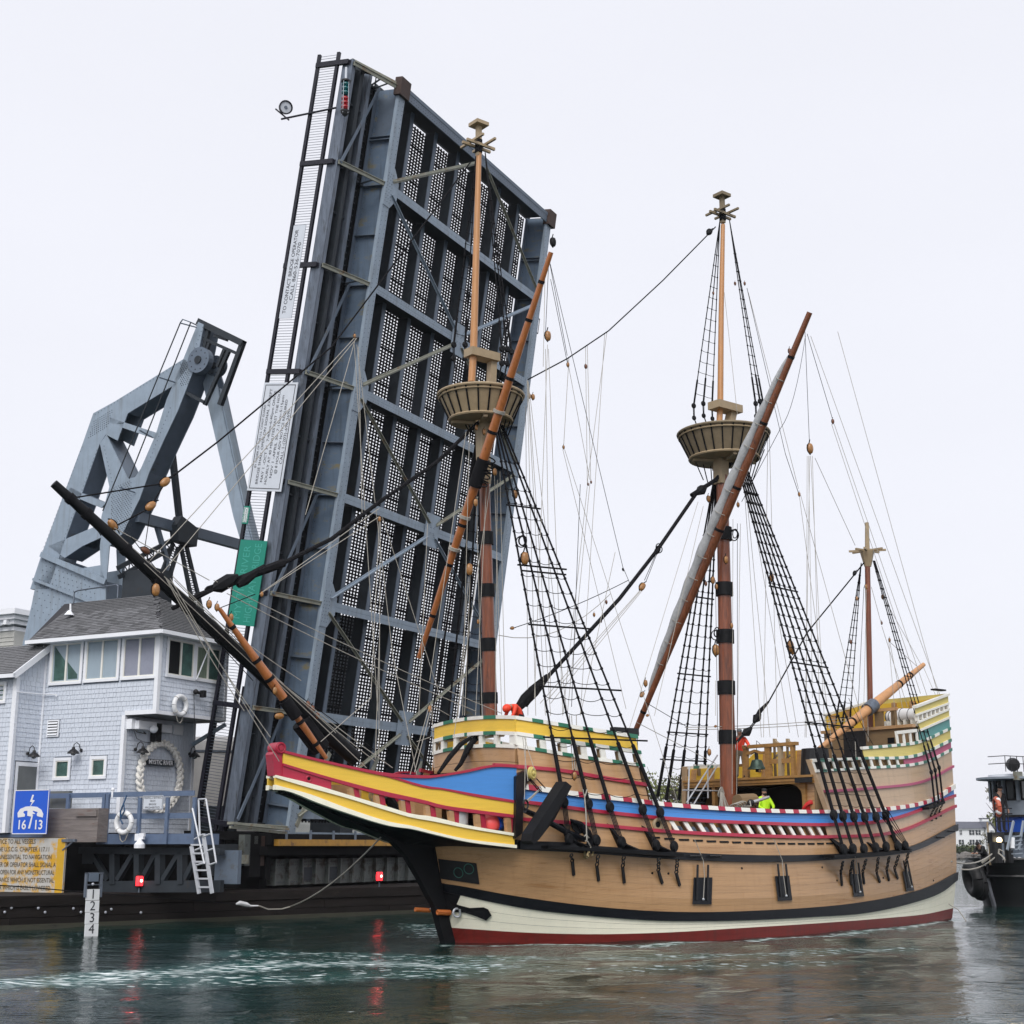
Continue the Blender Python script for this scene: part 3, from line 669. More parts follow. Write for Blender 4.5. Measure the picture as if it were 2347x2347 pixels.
for l in odd[:3]:
    mb=MB(); mb.prism([LF(*p,.0) for p in ((l-.9,.0),(l-.9,.5),(l-.35,.95),(l+.35,.95),(l+.9,.5),(l+.9,0))],LN*.03); g=mb.build('gusset_plate',M['st'],bridge); mb=MB()
    for k in range(30): rivet(mb,LF(l-.7+.14*(k//3),.08+.17*(k%3)+.05*(k//3%2),.03),LQ,LM,LN,.026)
    mb.build('rivet_row',M['rivet'],g,kind='stuff')
# brackets and the walkway outside the near girder
WK=-2.4
for l in BL+[LT-.1,.1]:
    mb=MB(); lbeam(mb,(l,.0,-.08),(l,WK,-.8),.16,.06); lbeam(mb,(l+.08,.0,-.08),(l+.08,WK,-.8),.03,.16); Bk=mb.build('bracket',M['brk'],bridge)
    mb=MB(); lbeam(mb,(l,0,-1.2),(l,WK,-1.2),.12,.1); lbeam(mb,(l,-1.2,-.45),(l,-.2,-1.2),.05,.05); lbeam(mb,(l,-1.2,-.45),(l,-2.0,-1.2),.05,.05); lbeam(mb,(l,-.5,-.25),(l,-.2,-1.2),.05,.05); mb.build('web_bracing',M['st3'],Bk)
for m,mat,w in ((WK,'stz',.05),(-1.15,'stz',.05),(-1.75,'st3',.04)):
    mb=MB(); lbox(mb,0,LT+.1,m-w/2,m+w/2,-1.35,-.85); lbox(mb,0,LT+.1,m,m+.22,-.9,-.85); lbox(mb,0,LT+.1,m,m+.22,-1.36,-1.31); mb.build('walkway_stringer',M[mat],bridge)
mb=MB(); lbox(mb,0,LT+.1,WK+.05,.62,-1.42,-1.38); mb.build('walkway_plate',M['grat'],bridge)
mb=MB()
for k in range(int(LT/.28)): lbox(mb,k*.28,k*.28+.05,WK+.1,-.15,-1.38,-1.33)
mb.build('walkway_rib',M['st3'],bridge,kind='stuff')
for a,b in ((27.2,31.6),(18.15,22.7),(9.1,13.6),(.3,4.6)):
    mb=MB(); lbeam(mb,(a,WK+.05,-.72),(b,-.15,-.95),.15,.03); lbeam(mb,(a+.05,WK+.1,-.78),(b+.05,-.1,-1.0),.03,.1); mb.build('walkway_brace',M['st2'],bridge)
for k in range(13):
    l=1.2+k*2.4; mb=MB(); lbeam(mb,(l,WK+.1,-1.),(l,-1.2,-1.),.05,.05); mb.build('spacer_bar',M['st3'],bridge)
# railing
mR=WK-.08
for n in (-1.6,-2.6):
    mb=MB(); lbox(mb,-.6,LT+.45,mR-.06,mR+.06,n-.07,n+.07); mb.build('railing_chord',M['railb'],bridge)
bm=MB(); bm.tube([(0,0,0),(0,0,1.0*KB)],.011,4)
bme=bm.mesh('baluster',M['stz']); k=0; d=LF(0,0,-2.6)-LF(0,0,-1.6); zz_=d.normalized()
while k*.118<LT+.8:
    l=-.4+k*.118; o=LF(l,mR,-1.6); inst('baluster',bme,bridge,basis(LQ,zz_.cross(LQ),zz_,o)); k+=1
for l in BL+[LT-.05,.1]:
    mb=MB(); lbox(mb,l-.1,l+.1,mR-.1,mR+.04,-2.66,-1.0); mb.build('rail_post',M['railb'],bridge)
    mb=MB(); lbox(mb,l-.1,l+.1,WK-.06,WK+.3,-1.15,-.95); mb.build('post_shoe',M['railb'],bridge)
# tip lattice joining walkway and girder
mb=MB(); a=(LT+.05,-2.4,-.95); b=(LT+.05,.1,-.1); lbeam(mb,a,b,.18,.12); mb.build('end_bracket',M['brk'],bridge)
mb=MB(); 
for x in (0,.33,.66): lbeam(mb,(LT,-2.4+2.4*x,-.95+.8*x),(LT,-2.4+2.4*(x+.22),-1.35),.06,.06)
lbeam(mb,(LT,-2.4,-1.35),(LT,.2,-1.35),.1,.1); mb.build('end_lattice',M['st3'],bridge)
# far side: short railing frame and post
mb=MB(); 
for l in (27.1,26.3): lbeam(mb,(l,W0+.6,-1.3),(l,W0+3.0,-1.3),.05,.05)
for m in (W0+1.6,W0+2.4,W0+3.0): lbeam(mb,(27.1,m,-1.3),(26.3,m,-1.3),.03,.03)
mb.build('outrigger_frame',M['railb'],bridge)
# pivot end: bottom beams
mb=MB(); lbox(mb,-.45,-.05,.5,W0,-.12,0.0); mb.build('heel_beam',M['st'],bridge); mb=MB(); lbox(mb,.5,.85,.5,W0,-.12,0.0); mb.build('heel_beam',M['st'],bridge)
for m in (.5,4.2,8,12):
    mb=MB(); lbeam(mb,(.2,m,0),(3.2,m+1.6,0),.25,.05); mb.build('heel_brace',M['brk'],bridge)
# ---------------- navigation light and floodlight on the tip
def lam(name,label,cat,**k): return thing(name,label,cat,BF,**k)
nl=lam('navigation_light','red and green lens navigation lantern hanging near the top of the raised span','signal light')
l0,n0=leafpt(792,185,WK-.05); top=LF(l0,WK-.25,n0); 
p=BF.on(792,205,1,(WK-.25)*KB); s=.0183
M['glr']=mk('red lens',(.28,.012,.02),.2,var=0,emit=((1,.02,.03),.03)); M['glg']=mk('green lens',(.01,.12,.13),.2,var=0)
mb=MB(); mb.tube([p+V((0,0,1.05)),p+V((0,0,.45))],.05,8); mb.tube([p+V((-.16,0,.42)),p+V((-.16,0,-1.15))],.012,4); mb.tube([p+V((.16,0,.42)),p+V((.16,0,-1.15))],.012,4); mb.tube([p+V((0,-.16,.42)),p+V((0,-.16,-1.15))],.012,4); mb.build('hanger',M['signw'],nl)
mb=MB(); mb.lathe(p,[(.08,.5),(.2,.42),(.2,.36),(.08,.36)],14); mb.lathe(p,[(.18,-1.1),(.2,-1.02),(.12,-1.2),(.03,-1.28)],14); mb.build('cap',M['iron'],nl)
mb=MB(); 
for k in range(3): mb.lathe(p,[(.1,.33-.2*k),(.165,.26-.2*k),(.165,.22-.2*k),(.1,.15-.2*k)],14)
mb.build('green_lens',M['glg'],nl); mb=MB()
for k in range(3): mb.lathe(p,[(.1,-.35-.2*k),(.165,-.42-.2*k),(.165,-.46-.2*k),(.1,-.53-.2*k)],14)
mb.build('red_lens',M['glr'],nl)
fl=lam('floodlight','round floodlight on an arm sticking out left of the raised railing','floodlight')
mR2=WK-.2
A_=BF.on(645,273,1,mR2*KB); B_=BF.on(770,247,1,mR2*KB); C_=BF.on(655,246,1,mR2*KB)
mb=MB(); mb.tube([A_,B_],.045,8); mb.tube([BF.on(632,250,1,mR2*KB),BF.on(662,275,1,mR2*KB)],.04,6); mb.build('arm',M['railb'],fl)
ax=(SF.vin(V((0,0,0)))); fd=(V((.75,-.55,-.25))).normalized()
mb=MB(); mb.lathe(C_-fd*.25,[(.05,-.2),(.14,-.12),(.2,0),(.29,.12),(.31,.3),(.27,.3),(.25,.22)],20,fd); mb.build('housing',M['railb'],fl,smooth=True)
mb=MB(); mb.lathe(C_-fd*.25,[(.25,.24),(.245,.25)],20,fd); mb.build('lens',M['signw'],fl); mb=MB(); mb.lathe(C_-fd*.25,[(.08,.25),(.07,.28)],12,fd); mb.build('bulb_cap',M['stz'],fl)
for du,dv in ((0,0),(-8,37)):
    pass
# ---------------- signs on the railing (they hang in the railing's plane, text running up the span)
def rail_sign(label,corners,body,letters,mi,border=None,rnd=.0):
    """corners = pixel of bottom-left, bottom-right, top-left(photo). text direction runs along the leaf"""
    (l0,n0),(l1,n1)=corners
    s=thing('bridge_sign',label,'sign',BF)
    m=mR-.10
    mb=MB(); lbox(mb,l0,l1,m-.03,m,n0,n1); pl=mb.build('panel',M[body],s)
    X=LQ; Y=-LN
    if border:
        mb=MB(); e=.09; t=.03; lo,hi=min(n0,n1),max(n0,n1)
        for a,b,c,d in ((l0+e,l1-e,lo+e,lo+e+t),(l0+e,l1-e,hi-e-t,hi-e),(l0+e,l0+e+t,lo+e,hi-e),(l1-e-t,l1-e,lo+e,hi-e)): lbox(mb,a,b,m-.036,m-.03,c,d)
        mb.build('border',M[border],s)
    for (tx,fl_,fn,size,fitw,mt) in letters:
        o=LF(l0+(l1-l0)*fl_,m-.03,min(n0,n1)+abs(n0-n1)*fn)
        text(s,'lettering',tx,M[mt],o,X,Y,size,fitw=fitw,thick=.008)
    return s
c4=lambda x,y:(550+.3882*x,80+.3882*y); c5b=lambda x,y:(500+.3623*x,800+.3623*y)
q=lambda p:leafpt(p[0],p[1],mR-.1)
a=q(c4(232,1675)); b=q(c4(392,1122)); c_=q(c4(305,1670))
L0,L1=a[0],b[0]; N1,N0=c_[1],a[1]; print('sign1',L0,L1,N0,N1)
# reading direction is up the leaf; first line is on the outer (left) side
rail_sign('narrow white sign with phone number, higher of the white signs on the bridge railing',((L0,N0),(L1,N1)),'signw',[('TO CONTACT BRIDGE OPERATOR',.5,.36,.25,(L1-L0)*KB*.9,'signt'),('CALL 860-536-7070',.5,.74,.25,(L1-L0)*KB*.62,'signt')],'signt')
a=q(c5b(185,895)); b=q(c5b(505,212)); c_=q(c5b(400,900)); L0,L1,N0,N1=a[0],b[0],a[1],c_[1]; print('sign2',L0,L1,N0,N1)
W=(L1-L0)*KB
T=[('BY ORDER OF THE U.S. COAST GUARD',.50,.14,.15,W*.58),('BRIDGE SHALL OPEN ON SIGNAL ,EXCEPT',.5,.25,.175,W*.88),('MAY 1 -OCT 31  7:40am-6:40pm ONCE',.5,.385,.175,W*.84),('HOURLY AT 40 MINUTES PAST THE HOUR',.5,.51,.175,W*.88),('NOV 1 -APRIL 30  7:15am-5:15pm',.5,.635,.175,W*.76),('@ 8 HOUR ADV NOTICE REQUIRED',.5,.755,.175,W*.68),('CALL 1-(203)-696-2690',.5,.87,.2,W*.5)]
rail_sign('large white sign with seven lines of opening hours on the bridge railing',((L0,N0),(L1,N1)),'signw',[t+('signt',) for t in T],'signt',border='signt')
a=q(c5b(60,1740)); b=q(c5b(300,1215)); c_=q(c5b(230,1745)); L0,L1,N0,N1=a[0],b[0],a[1],c_[1]; print('sign3',L0,L1,N0,N1)
W=(L1-L0)*KB
rail_sign('big green highway sign with faded lettering hanging sideways on the lower railing',((L0,N0),(L1,N1)),'signg',[('MYSTIC  RIVER',.5,.32,.5,W*.86,'signgt'),('HIGHWAY  BRIDGE',.5,.72,.5,W*.92,'signgt')],'signgt')
a=q(c5b(150,1105)); b=q(c5b(205,995)); c_=q(c5b(188,1108)); L0,L1,N0,N1=a[0],b[0],a[1],c_[1]
rail_sign('small green sign with white lettering on the railing above the big green sign',((L0,N0),(L1,N1)),'signg',[('MYSTIC BRIDGE',.5,.32,.2,(L1-L0)*KB*.85,'wht'),('HISTORIC DISTRICT',.5,.7,.18,(L1-L0)*KB*.85,'wht')],'wht',border='wht')
# ---------------- counterweight frame standing in the plane y=0
h3=lambda x,y:(.33644*x,700+.33644*y)
TH=1.15
def tp(x,y,a=0.): u,v=h3(x,y); return BF.on(u,v,1,a)
def member(name,pts,mat='st',th=TH,a=0.,web=None,parent=None):
    """two riveted side plates with web plates between them"""
    P=[tp(x,y,a) for x,y in pts]; mb=MB(); Y=V((0,1,0))
    mb.prism(P,Y*.05); mb.prism([p+Y*(th-.05) for p in P],Y*.05)
    o=mb.build(name,[M[mat]],parent or bridge,kind='stuff' if False else None)
    if web:
        mb=MB()
        for i,j in web:
            A,B=P[i],P[j]; d=(B-A).normalized(); c=sum(P,V((0,0,0)))/len(P); nrm=d.cross(Y); 
            if nrm.dot(c-A)<0: nrm=-nrm
            mb.obox(A+Y*.05+nrm*.01,B-A,Y*(th-.1),nrm*.05)
        mb.build('web_plate',M['st2'],o)  # channel inside gets a darker paint that carries its shade
    return o
# near chord (left leg), upper knee, top chord, inclined main post, struts
T1=member('frame_leg',[(205,1932),(285,1690),(365,1640),(410,1648),(560,1240),(720,880),(680,930),(585,940),(640,735),(785,650),(790,660),(725,880),(680,935)][:1]+[(285,1690),(565,935),(680,940),(425,1650),(330,1932)],web=[(3,4),(0,1)])
member('frame_knee',[(565,935),(635,735),(785,652),(870,735),(800,920),(720,880),(680,940)],web=[(1,2),(0,1)])
member('frame_top_chord',[(785,652),(1250,365),(1300,395),(1190,540),(870,735)],web=[(0,1),(3,4)])
member('frame_strut',[(680,940),(725,880),(870,1180),(745,1235)],web=[(2,1),(0,3)])
member('frame_strut',[(750,765),(1075,870),(1060,910),(740,800)],th=.5,web=[(0,1)])
member('frame_strut',[(480,1240),(560,1280),(720,1345),(690,1380),(450,1280)],th=.5,web=[(0,2)])
member('frame_strut',[(330,1640),(640,1510),(690,1580),(560,1640),(440,1720)],web=[(0,1),(3,4)])
member('frame_post',[(690,1932),(680,1640),(690,1560),(690,1440),(745,1235),(870,1180),(920,1170),(960,1110),(1060,880),(1135,640),(1195,500),(1350,112),(1388,130),(1335,400),(1210,720),(1110,930),(1015,1140),(950,1320),(830,1560),(745,1640),(720,1932)],web=[(12,13),(13,14),(14,15),(15,16),(16,17),(17,18),(18,19)])
member('counterweight_girder',[(150,2320),(215,2040),(285,1690),(430,1740),(560,1790),(680,1770),(720,1880),(720,2320)],mat='st',th=1.4,web=[(0,2),(6,7)])
mb=MB(); mb.beam(tp(280,1695,-.12),tp(720,1885,-.12),.12,.25); mb.beam(tp(225,1865,-.12),tp(720,2060,-.12),.1,.12); mb.build('girder_angle',M['st'],bridge)
# rivet fields on plates
mb=MB(); X,Y_,Z=V((1,0,0)),V((0,0,1)),V((0,-1,0))
def field(p0,p1,p2,nx,ny):
    a,b,c=tp(*p0,a=-.005),tp(*p1,a=-.005),tp(*p2,a=-.005)
    for i in range(nx):
        for j in range(ny): rivet(mb,a+(b-a)*(i+.5*(j%2))/nx+(c-a)*j/ny,X,Y_,Z,.03)
field((310,1740),(690,1870),(250,1930),13,6); field((640,790),(775,705),(598,920),10,7); field((760,1250),(900,1190),(760,1620),9,26); field((1230,400),(1300,380),(1230,560),5,12)
field((240,1900),(700,2060),(210,2150),12,6)
for a_,b_ in (((270,1700),(560,940)),((410,1640),(660,960)),((640,745),(1240,378)),((880,730),(1180,550)),((1372,150),(1230,520)),((1150,700),(995,1090)),((700,960),(760,1230))):
    A,B=tp(*a_,a=-.005),tp(*b_,a=-.005); n=int((B-A).length/.2)
    for i in range(n): rivet(mb,A+(B-A)*i/n+V((.08,0,0)),X,Y_,Z,.028)
mb.build('rivet_field',M['rivet'],bridge,kind='stuff')
# pin discs, operating link, tip frame, side rods
for (x,y,a0,R) in ((1350,370,-.15,.62),(1460,410,.9,.5)):
    c=tp(x,y,a0); mb=MB(); mb.tube([c,c+V((0,.35,0))],R,24); d=mb.build('pin_disc',M['st2'],bridge); mb=MB()
    for k in range(10): an=k*.628; rivet(mb,c+V((math.cos(an)*R*.75,-.0,math.sin(an)*R*.75)),X,Y_,Z,.04)
    mb.tube([c-V((0,.06,0)),c],R*.3,12); mb.build('rivet_ring',M['st3'],d,kind='stuff')
mb=MB(); P=[tp(*p,a=.9) for p in ((1370,480),(1405,420),(1440,430),(1480,560),(1660,1400),(1720,1640),(1640,1610),(1590,1440))]; mb.prism(P,V((0,.1,0))); mb.prism([p+V((.0,.6,0)) for p in P],V((0,.1,0)))
mb.prism([p+V((.05,.1,0)) for p in P[3:7]],V((0,.5,0))); mb.build('operating_link',M['st'],bridge)
mb=MB(); P=[tp(*p,a=1.6) for p in ((1420,480),(1500,570),(1700,1500),(1650,1640))]; 
fr_=[((1355,112),(1660,262),.3),((1655,255),(1500,680),.22),((1560,310),(1395,680),.16),((1420,170),(1385,330),.16),((1350,210),(1620,330),.14),((1430,250),(1400,330),.14),((1530,300),(1480,420),.14),((1460,205),(1550,235),.14)]
mb=MB()
for a_,b_,w in fr_: mb.beam(tp(*a_,a=.2),tp(*b_,a=.2),w,w,(0,1,0))
mb.beam(tp(1210,560,.2),tp(1400,665,.2),.14,.3,(0,1,0)); mb.build('tip_frame',M['st3'],bridge)
for a_,b_ in (((1230,115),(700,1400)),((1300,115),(880,1180))):
    pts=[tp(*a_,a=-.7),tp(*b_,a=-.7)]; mb=MB(); mb.tube(pts,.03,6); mb.build('ladder_rail',M['st3'],bridge)
mb=MB(); mb.tube([tp(1230,115,-.7),tp(1245,95,-.7),tp(1300,115,-.7),tp(1340,135,-.2)],.03,6); mb.tube([tp(1228,120,-.7),tp(1340,150,-.2)],.03,6)
for t_ in ((1085,490,1195,525),(950,850,1040,900),(820,1240,920,1275)): mb.tube([tp(t_[0],t_[1],-.7),tp(t_[2],t_[3],-.05)],.035,6)
mb.build('ladder_bracket',M['st2'],bridge)
# transverse bracing running back from the frame (plane x=PB)
PB=BF.on(*h3(950,1460),1,.6).x
def kp(x,y): u,v=h3(x,y); return BF.on(u,v,0,PB)
mb=MB(); mb.beam(kp(930,1440),kp(1700,1650),.35,.5); mb.build('cross_brace',M['st2'],bridge)
mb=MB(); mb.prism([kp(*p) for p in ((1185,1440),(1300,1530),(1285,1650),(1165,1610),(1150,1500))],V((.5,0,0))); mb.build('gusset_plate',M['st3'],bridge)
mb=MB(); mb.beam(kp(1165,900),kp(1190,980),.35,.35); mb.beam(kp(1170,980),kp(1225,1480),.22,.3); mb.build('hanger_bar',M['st3'],bridge)
def lattice(a,b,c,d,nm='lattice_strut'):
    A,B,C,D=kp(*a),kp(*b),kp(*c),kp(*d); mb=MB(); mb.beam(A,B,.12,.2); mb.beam(C,D,.12,.2); n=9
    for i in range(n):
        p=A.lerp(B,i/n); q_=C.lerp(D,(i+.5)/n); r=A.lerp(B,(i+1)/n); mb.beam(p,q_,.04,.04); mb.beam(q_,r,.04,.04)
    mb.build(nm,M['st3'],bridge)
lattice((1170,1600),(800,1790),(1180,1650),(810,1850)); lattice((1180,1620),(1060,1932),(1215,1650),(1130,1932)); lattice((1230,1630),(1290,1932),(1270,1640),(1340,1932)); lattice((1290,1930),(1340,2150),(1340,1930),(1390,2150))
mb=MB(); mb.beam(kp(1070,1510),kp(1140,1750),.2,.2); mb.beam(kp(1090,2040),kp(1140,1750),.2,.2); mb.build('back_brace',M['st2'],bridge)
# ---------------- roof-height base of the frame, pier and machinery under the span
pier=thing('bridge_pier','dark riveted steel pier wall with a yellow beam below the raised span','pier',BF)
h1=lambda x,y:(.31056*x,1300+.31056*y); h2=lambda x,y:(.31056*x,1750+.31056*y); g1=lambda x,y:(580+.31056*x,1550+.31056*y); g2=lambda x,y:(450+.31056*x,1450+.31056*y)
M['pier']=mk('grimy pier steel',(.11,.125,.12),.6,var=.3,vscale=2,dirt=(.05,.045,.035),dscale=2,dth=.5)
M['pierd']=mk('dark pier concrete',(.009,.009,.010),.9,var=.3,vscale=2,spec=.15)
M['yb']=mk('weathered yellow beam',(.42,.22,.03),.5,var=.2,vscale=3,dirt=(.16,.08,.03),dscale=2)
P0=-.4; z=lambda v:BF.on(800,v,0,P0).z
a0=BF.on(*g1(150,1350),0,P0); a1=a0.y+17
zt,zb=BF.on(*g1(150,1350),0,P0).z,BF.on(*g1(150,1545),0,P0).z
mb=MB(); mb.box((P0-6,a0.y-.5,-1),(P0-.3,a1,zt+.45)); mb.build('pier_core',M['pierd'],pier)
mb=MB(); mb.box((P0-.3,a0.y,zb),(P0-.05,a1,zt)); mb.build('plate_wall',M['pier'],pier)
i=0
while a0.y+i*.95<a1-.1:
    y=a0.y+i*.95; mb=MB(); mb.box((P0-.05,y,zb),(P0+.12,y+.1,zt)); mb.build('stiffener',M['pier'],pier)
    mb=MB()
    for k in range(5): 
        for zz_ in (zt-.12,zt-.24,zb+.12): rivet(mb,(P0-.045,y+.22+k*.14,zz_),V((0,1,0)),V((0,0,1)),V((1,0,0)),.03)
    mb.build('rivet_row',M['rivet'],pier,kind='stuff')
    if i in (2,4): mb=MB(); mb.box((P0-.049,y+.2,zb+.15),(P0-.0,y+.85,zt-.35)); mb.build('hatch',M['st3'],pier)
    i+=1
zy=BF.on(*g1(400,1228),0,.3).z; ya=BF.on(*g1(170,1228),0,.3).y; yb=ya+16
mb=MB(); mb.box((.2,ya,zy-.13),(.42,yb,zy+.13)); mb.build('yellow_beam',M['yb'],pier)
mb=MB(); mb.box((-1.2,ya-.4,zy-.5),(.15,yb,zy-.14)); mb.box((-.9,ya,zy-.1),(.1,yb,zy+.35)); mb.build('ledge',M['pierd'],pier)
for k in range(9):
    y=ya+.8+k*1.7; mb=MB(); mb.box((.15,y,zy+.13),(.2,y+.12,zy+.5)); mb.build('bolt_lug',M['st2'],pier)
# machinery columns left of the plate wall
for (x0,x1,y0,y1,mt) in ((95,300,1560,1790,'st3'),(360,395,1490,1720,'pier'),(400,470,1490,1800,'pierd'),(478,500,1500,1720,'rust'),(520,545,1480,1820,'pierd'),(130,280,1640,1790,'st2'),(430,455,1500,1560,'pier')):
    A=BF.on(*g2(x0,y0),0,-.2); B=BF.on(*g2(x1,y1),0,-.2); mb=MB(); mb.box((-.5,A.y,B.z),(-.2,B.y,A.z)); mb.build('machinery_panel',M[mt],pier)
mb=MB(); A=BF.on(*g2(0,1460),0,-.6); B=BF.on(*g2(600,1530),0,-.6); mb.box((-1.2,A.y,B.z),(-.6,B.y,A.z)); mb.build('cap_beam',M['pierd'],pier)
A=BF.on(*g2(340,1640),0,-.1);B=BF.on(*g2(385,1705),0,-.1); mb=MB(); mb.box((-.35,A.y,B.z),(-.1,B.y,A.z)); jb=mb.build('junction_box',M['brk'],pier)
# bottom shelf bracket under the walkway
A=BF.on(*g2(250,1405),0,.4);B=BF.on(*g2(665,1450),0,.4); mb=MB(); mb.beam(A,B,.3,.1); mb.beam(A+V((0,0,-.15)),B+V((0,0,-.15)),.1,.1); mb.build('shelf_bracket',M['brk'],pier)
# ---------------- timber fender along the channel
w0=GF0=Frame((0,0,0),0)
A=w0.on(0,2130,2,0); B=w0.on(984,2091,2,0); d=B-A; fang=math.atan2(d.y,d.x); FL=d.length
FFr=Frame((A.x,A.y,0),fang)
M['fend']=mk('creosoted timber',(.015,.012,.011),.75,spec=.2,var=.35,vscale=2,stretch=(.4,1,3),bump=.4,bscale=12,dirt=(.05,.045,.03),dscale=1.5,dth=.62,rand=.2)
M['fend2']=mk('green stained timber',(.045,.045,.03),.7,var=.3,vscale=2,stretch=(.4,1,3),dirt=(.02,.02,.017),dscale=2)
M['bolt']=mk('galvanised bolt head',(.5,.52,.58),.4,.4,var=.1)
fen=thing('timber_fender','long dark timber fender wall at the waterline below the house and bridge','fender',FFr)
ztop=FFr.on(400,2048,1,-.35).z; XL=FL+6
print('fender top',ztop,'len',FL)
rowsF=[(ztop-.32,ztop,-.35),(ztop-.68,ztop-.335,-.30),(ztop-.98,ztop-.70,-.33)]
for (za,zb_,yo) in rowsF:
    x=-12+random.random()*2
    while x<XL:
        l=random.uniform(4,7); x1=min(x+l,XL); mb=MB(); mb.box((x,yo,za),(x1-.02,yo+.35,zb_)); mb.build('fender_plank',M['fend'],fen); x=x1
mb=MB(); mb.box((-12,.05,-1),(XL,.7,ztop-.9)); mb.build('back_wall',M['pierd'],fen)
mb=MB(); mb.box((-12,-.45,-.3),(XL,-.1,.14)); mb.build('water_plank',M['fend2'],fen)
x=-11.
while x<XL: mb=MB(); mb.tube([(x,-.12,-1),(x,-.12,ztop-.95)],.16,8); mb.build('fender_pile',M['fend2'],fen); x+=2.3
mb=MB(); mb.box((-12,-.3,ztop+.002),(XL,4.5,ztop+.05)); mb.build('fender_walkway',M['fend'],fen)
for (x,y) in ((85,1065),(283,1068),(542,1070),(822,1075),(35,1097),(333,1098),(598,1097),(780,1098),(1040,1100)):
    p=FFr.on(*h2(x,y),1,-.33); mb=MB(); mb.ball(p,.05,8,6,(1,.6,1)); mb.build('bolt_head',M['bolt'],fen,smooth=True)
# gauge board on its steel channel
M['gb']=mk('gauge board white',(.78,.8,.82),.5,var=.04,vscale=4)
gy=FFr.inv(GF.on(213,2144,2,0)).y
gb=thing('depth_gauge','white clearance gauge board with numbers one to four standing in the water','gauge board',FFr)
zl=FFr.on(*h2(680,1265),1,gy).z; 
cuts=[925,1010,1097,1184,1265]
for i in range(4):
    a=FFr.on(*h2(640-3*i,cuts[i]+3),1,gy); b=FFr.on(*h2(732-3*i,cuts[i+1]-3),1,gy); mb=MB(); mb.box((a.x,gy,b.z if i<3 else -.2),(b.x,gy+.05,a.z)); mb.build('gauge_panel',M['gb'],gb)
    c=FFr.on(*h2(687-4*i,(cuts[i]+cuts[i+1])/2),1,gy); text(gb,'numeral',str(i+1),M['signt'],(c.x,gy,c.z),(1,0,0),(0,0,1),.42,thick=.008)
a=FFr.on(*h2(637,805),1,gy); b=FFr.on(*h2(752,985),1,gy); mb=MB()
for x in (a.x,b.x-.06): mb.box((x,gy-.02,b.z),(x+.05,gy+.1,a.z))
mb.box((a.x,gy-.02,a.z-.05),(b.x,gy+.1,a.z)); mb.box((a.x,gy-.02,a.z-.4),(b.x,gy+.06,a.z-.37)); mb.build('bracket',M['stz'],gb)
a=FFr.on(*h2(660,810),1,gy-.05); b=FFr.on(*h2(722,870),1,gy-.05); mb=MB(); mb.box((a.x,gy-.1,b.z),(b.x,gy+.1,a.z)); mb.build('lamp_box',M['st2'],gb); c=FFr.on(*h2(685,890),1,gy-.05); mb=MB(); mb.ball(c,.05); mb.build('lamp',M['bolt'],gb)
# red lanterns on the fender top
M['lampr']=mk('lit red lens',(.5,.01,.01),.2,var=0,emit=((1,.03,.04),2.2)); M['lampc']=mk('lit red lamp core',(.9,.4,.35),.2,var=0,emit=((1,.30,.25),7))
for (u,v,lb) in ((1030,865,'glowing red lantern on the fender beside the aluminium ladder'),(None,None,'glowing red lantern in front of the riveted pier wall below the span')):
    if u: c=FFr.on(*h2(u,v),1,.1); base=FFr.on(*h2(1022,955),1,.1)
    else: c=FFr.on(*g1(932,1475),1,.1); base=FFr.on(*g1(930,1550),1,.1)
    r=.15; t=thing('red_lantern',lb,'lantern',FFr)
    mb=MB(); mb.tube([V((c.x,.1,min(base.z,ztop+.05))),c-V((0,0,r*1.2))],.035,8); mb.build('pole',M['stz'],t)
    mb=MB(); mb.lathe(c,[(r*.8,-r*1.3),(r*.95,-r),(r,0),(r*.9,r),(r*.6,r*1.2)],14); mb.build('lens',M['lampr'],t,smooth=True)
    mb=MB(); mb.ball(c+V((0,-r*.93,0)),r*.38,10,7,(1,.35,1)); mb.build('bulb_glare',M['lampc'],t,smooth=True)
    mb=MB(); mb.lathe(c,[(r*1.1,r*1.15),(r*.9,r*1.4),(r*.2,r*1.9),(.01,r*2)],12); mb.lathe(c,[(r*.7,-r*1.6),(r*1.05,-r*1.25),(r*.7,-r*1.2)],12)
    for k in range(6): an=k*math.pi/3; e=V((math.cos(an)*r*1.08,math.sin(an)*r*1.08,0)); mb.tube([c+e-V((0,0,r*1.3)),c+e+V((0,0,r*1.2))],.01,4)
    mb.build('cage',M['iron'],t)

# approach span behind the raised leaf and the tower feet it hides
app=thing('approach_span','dark steel approach span and roadway leading away behind the raised leaf','bridge span',BF)
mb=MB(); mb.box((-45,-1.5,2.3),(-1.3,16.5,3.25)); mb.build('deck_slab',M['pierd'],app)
for y in (-.2,15.2): mb=MB(); mb.box((-9.5,y,3.26),(-7.6,y+1.2,15)); mb.build('tower_leg',M['st3'],app)
mb=MB(); mb.box((-45,-1.4,3.26),(-1.6,-1.3,4.4)); mb.build('parapet',M['st3'],app)
for x in (-2.2,-3.6): mb=MB(); mb.beam((x,-1.6,2.5),(x+1.0,-1.6,9.2),.22,.22); mb.build('raking_post',M['railb'],app)
tk=thing('pale_tank','pale rounded tank building seen between the house and the bridge','tank',BF)
c=BF.on(*h1(1580,1600),0,-12); z1=BF.on(*h1(1580,1290),0,-12).z
M['tankw']=mk('pale tank paint',(.42,.41,.40),.6,var=.06)
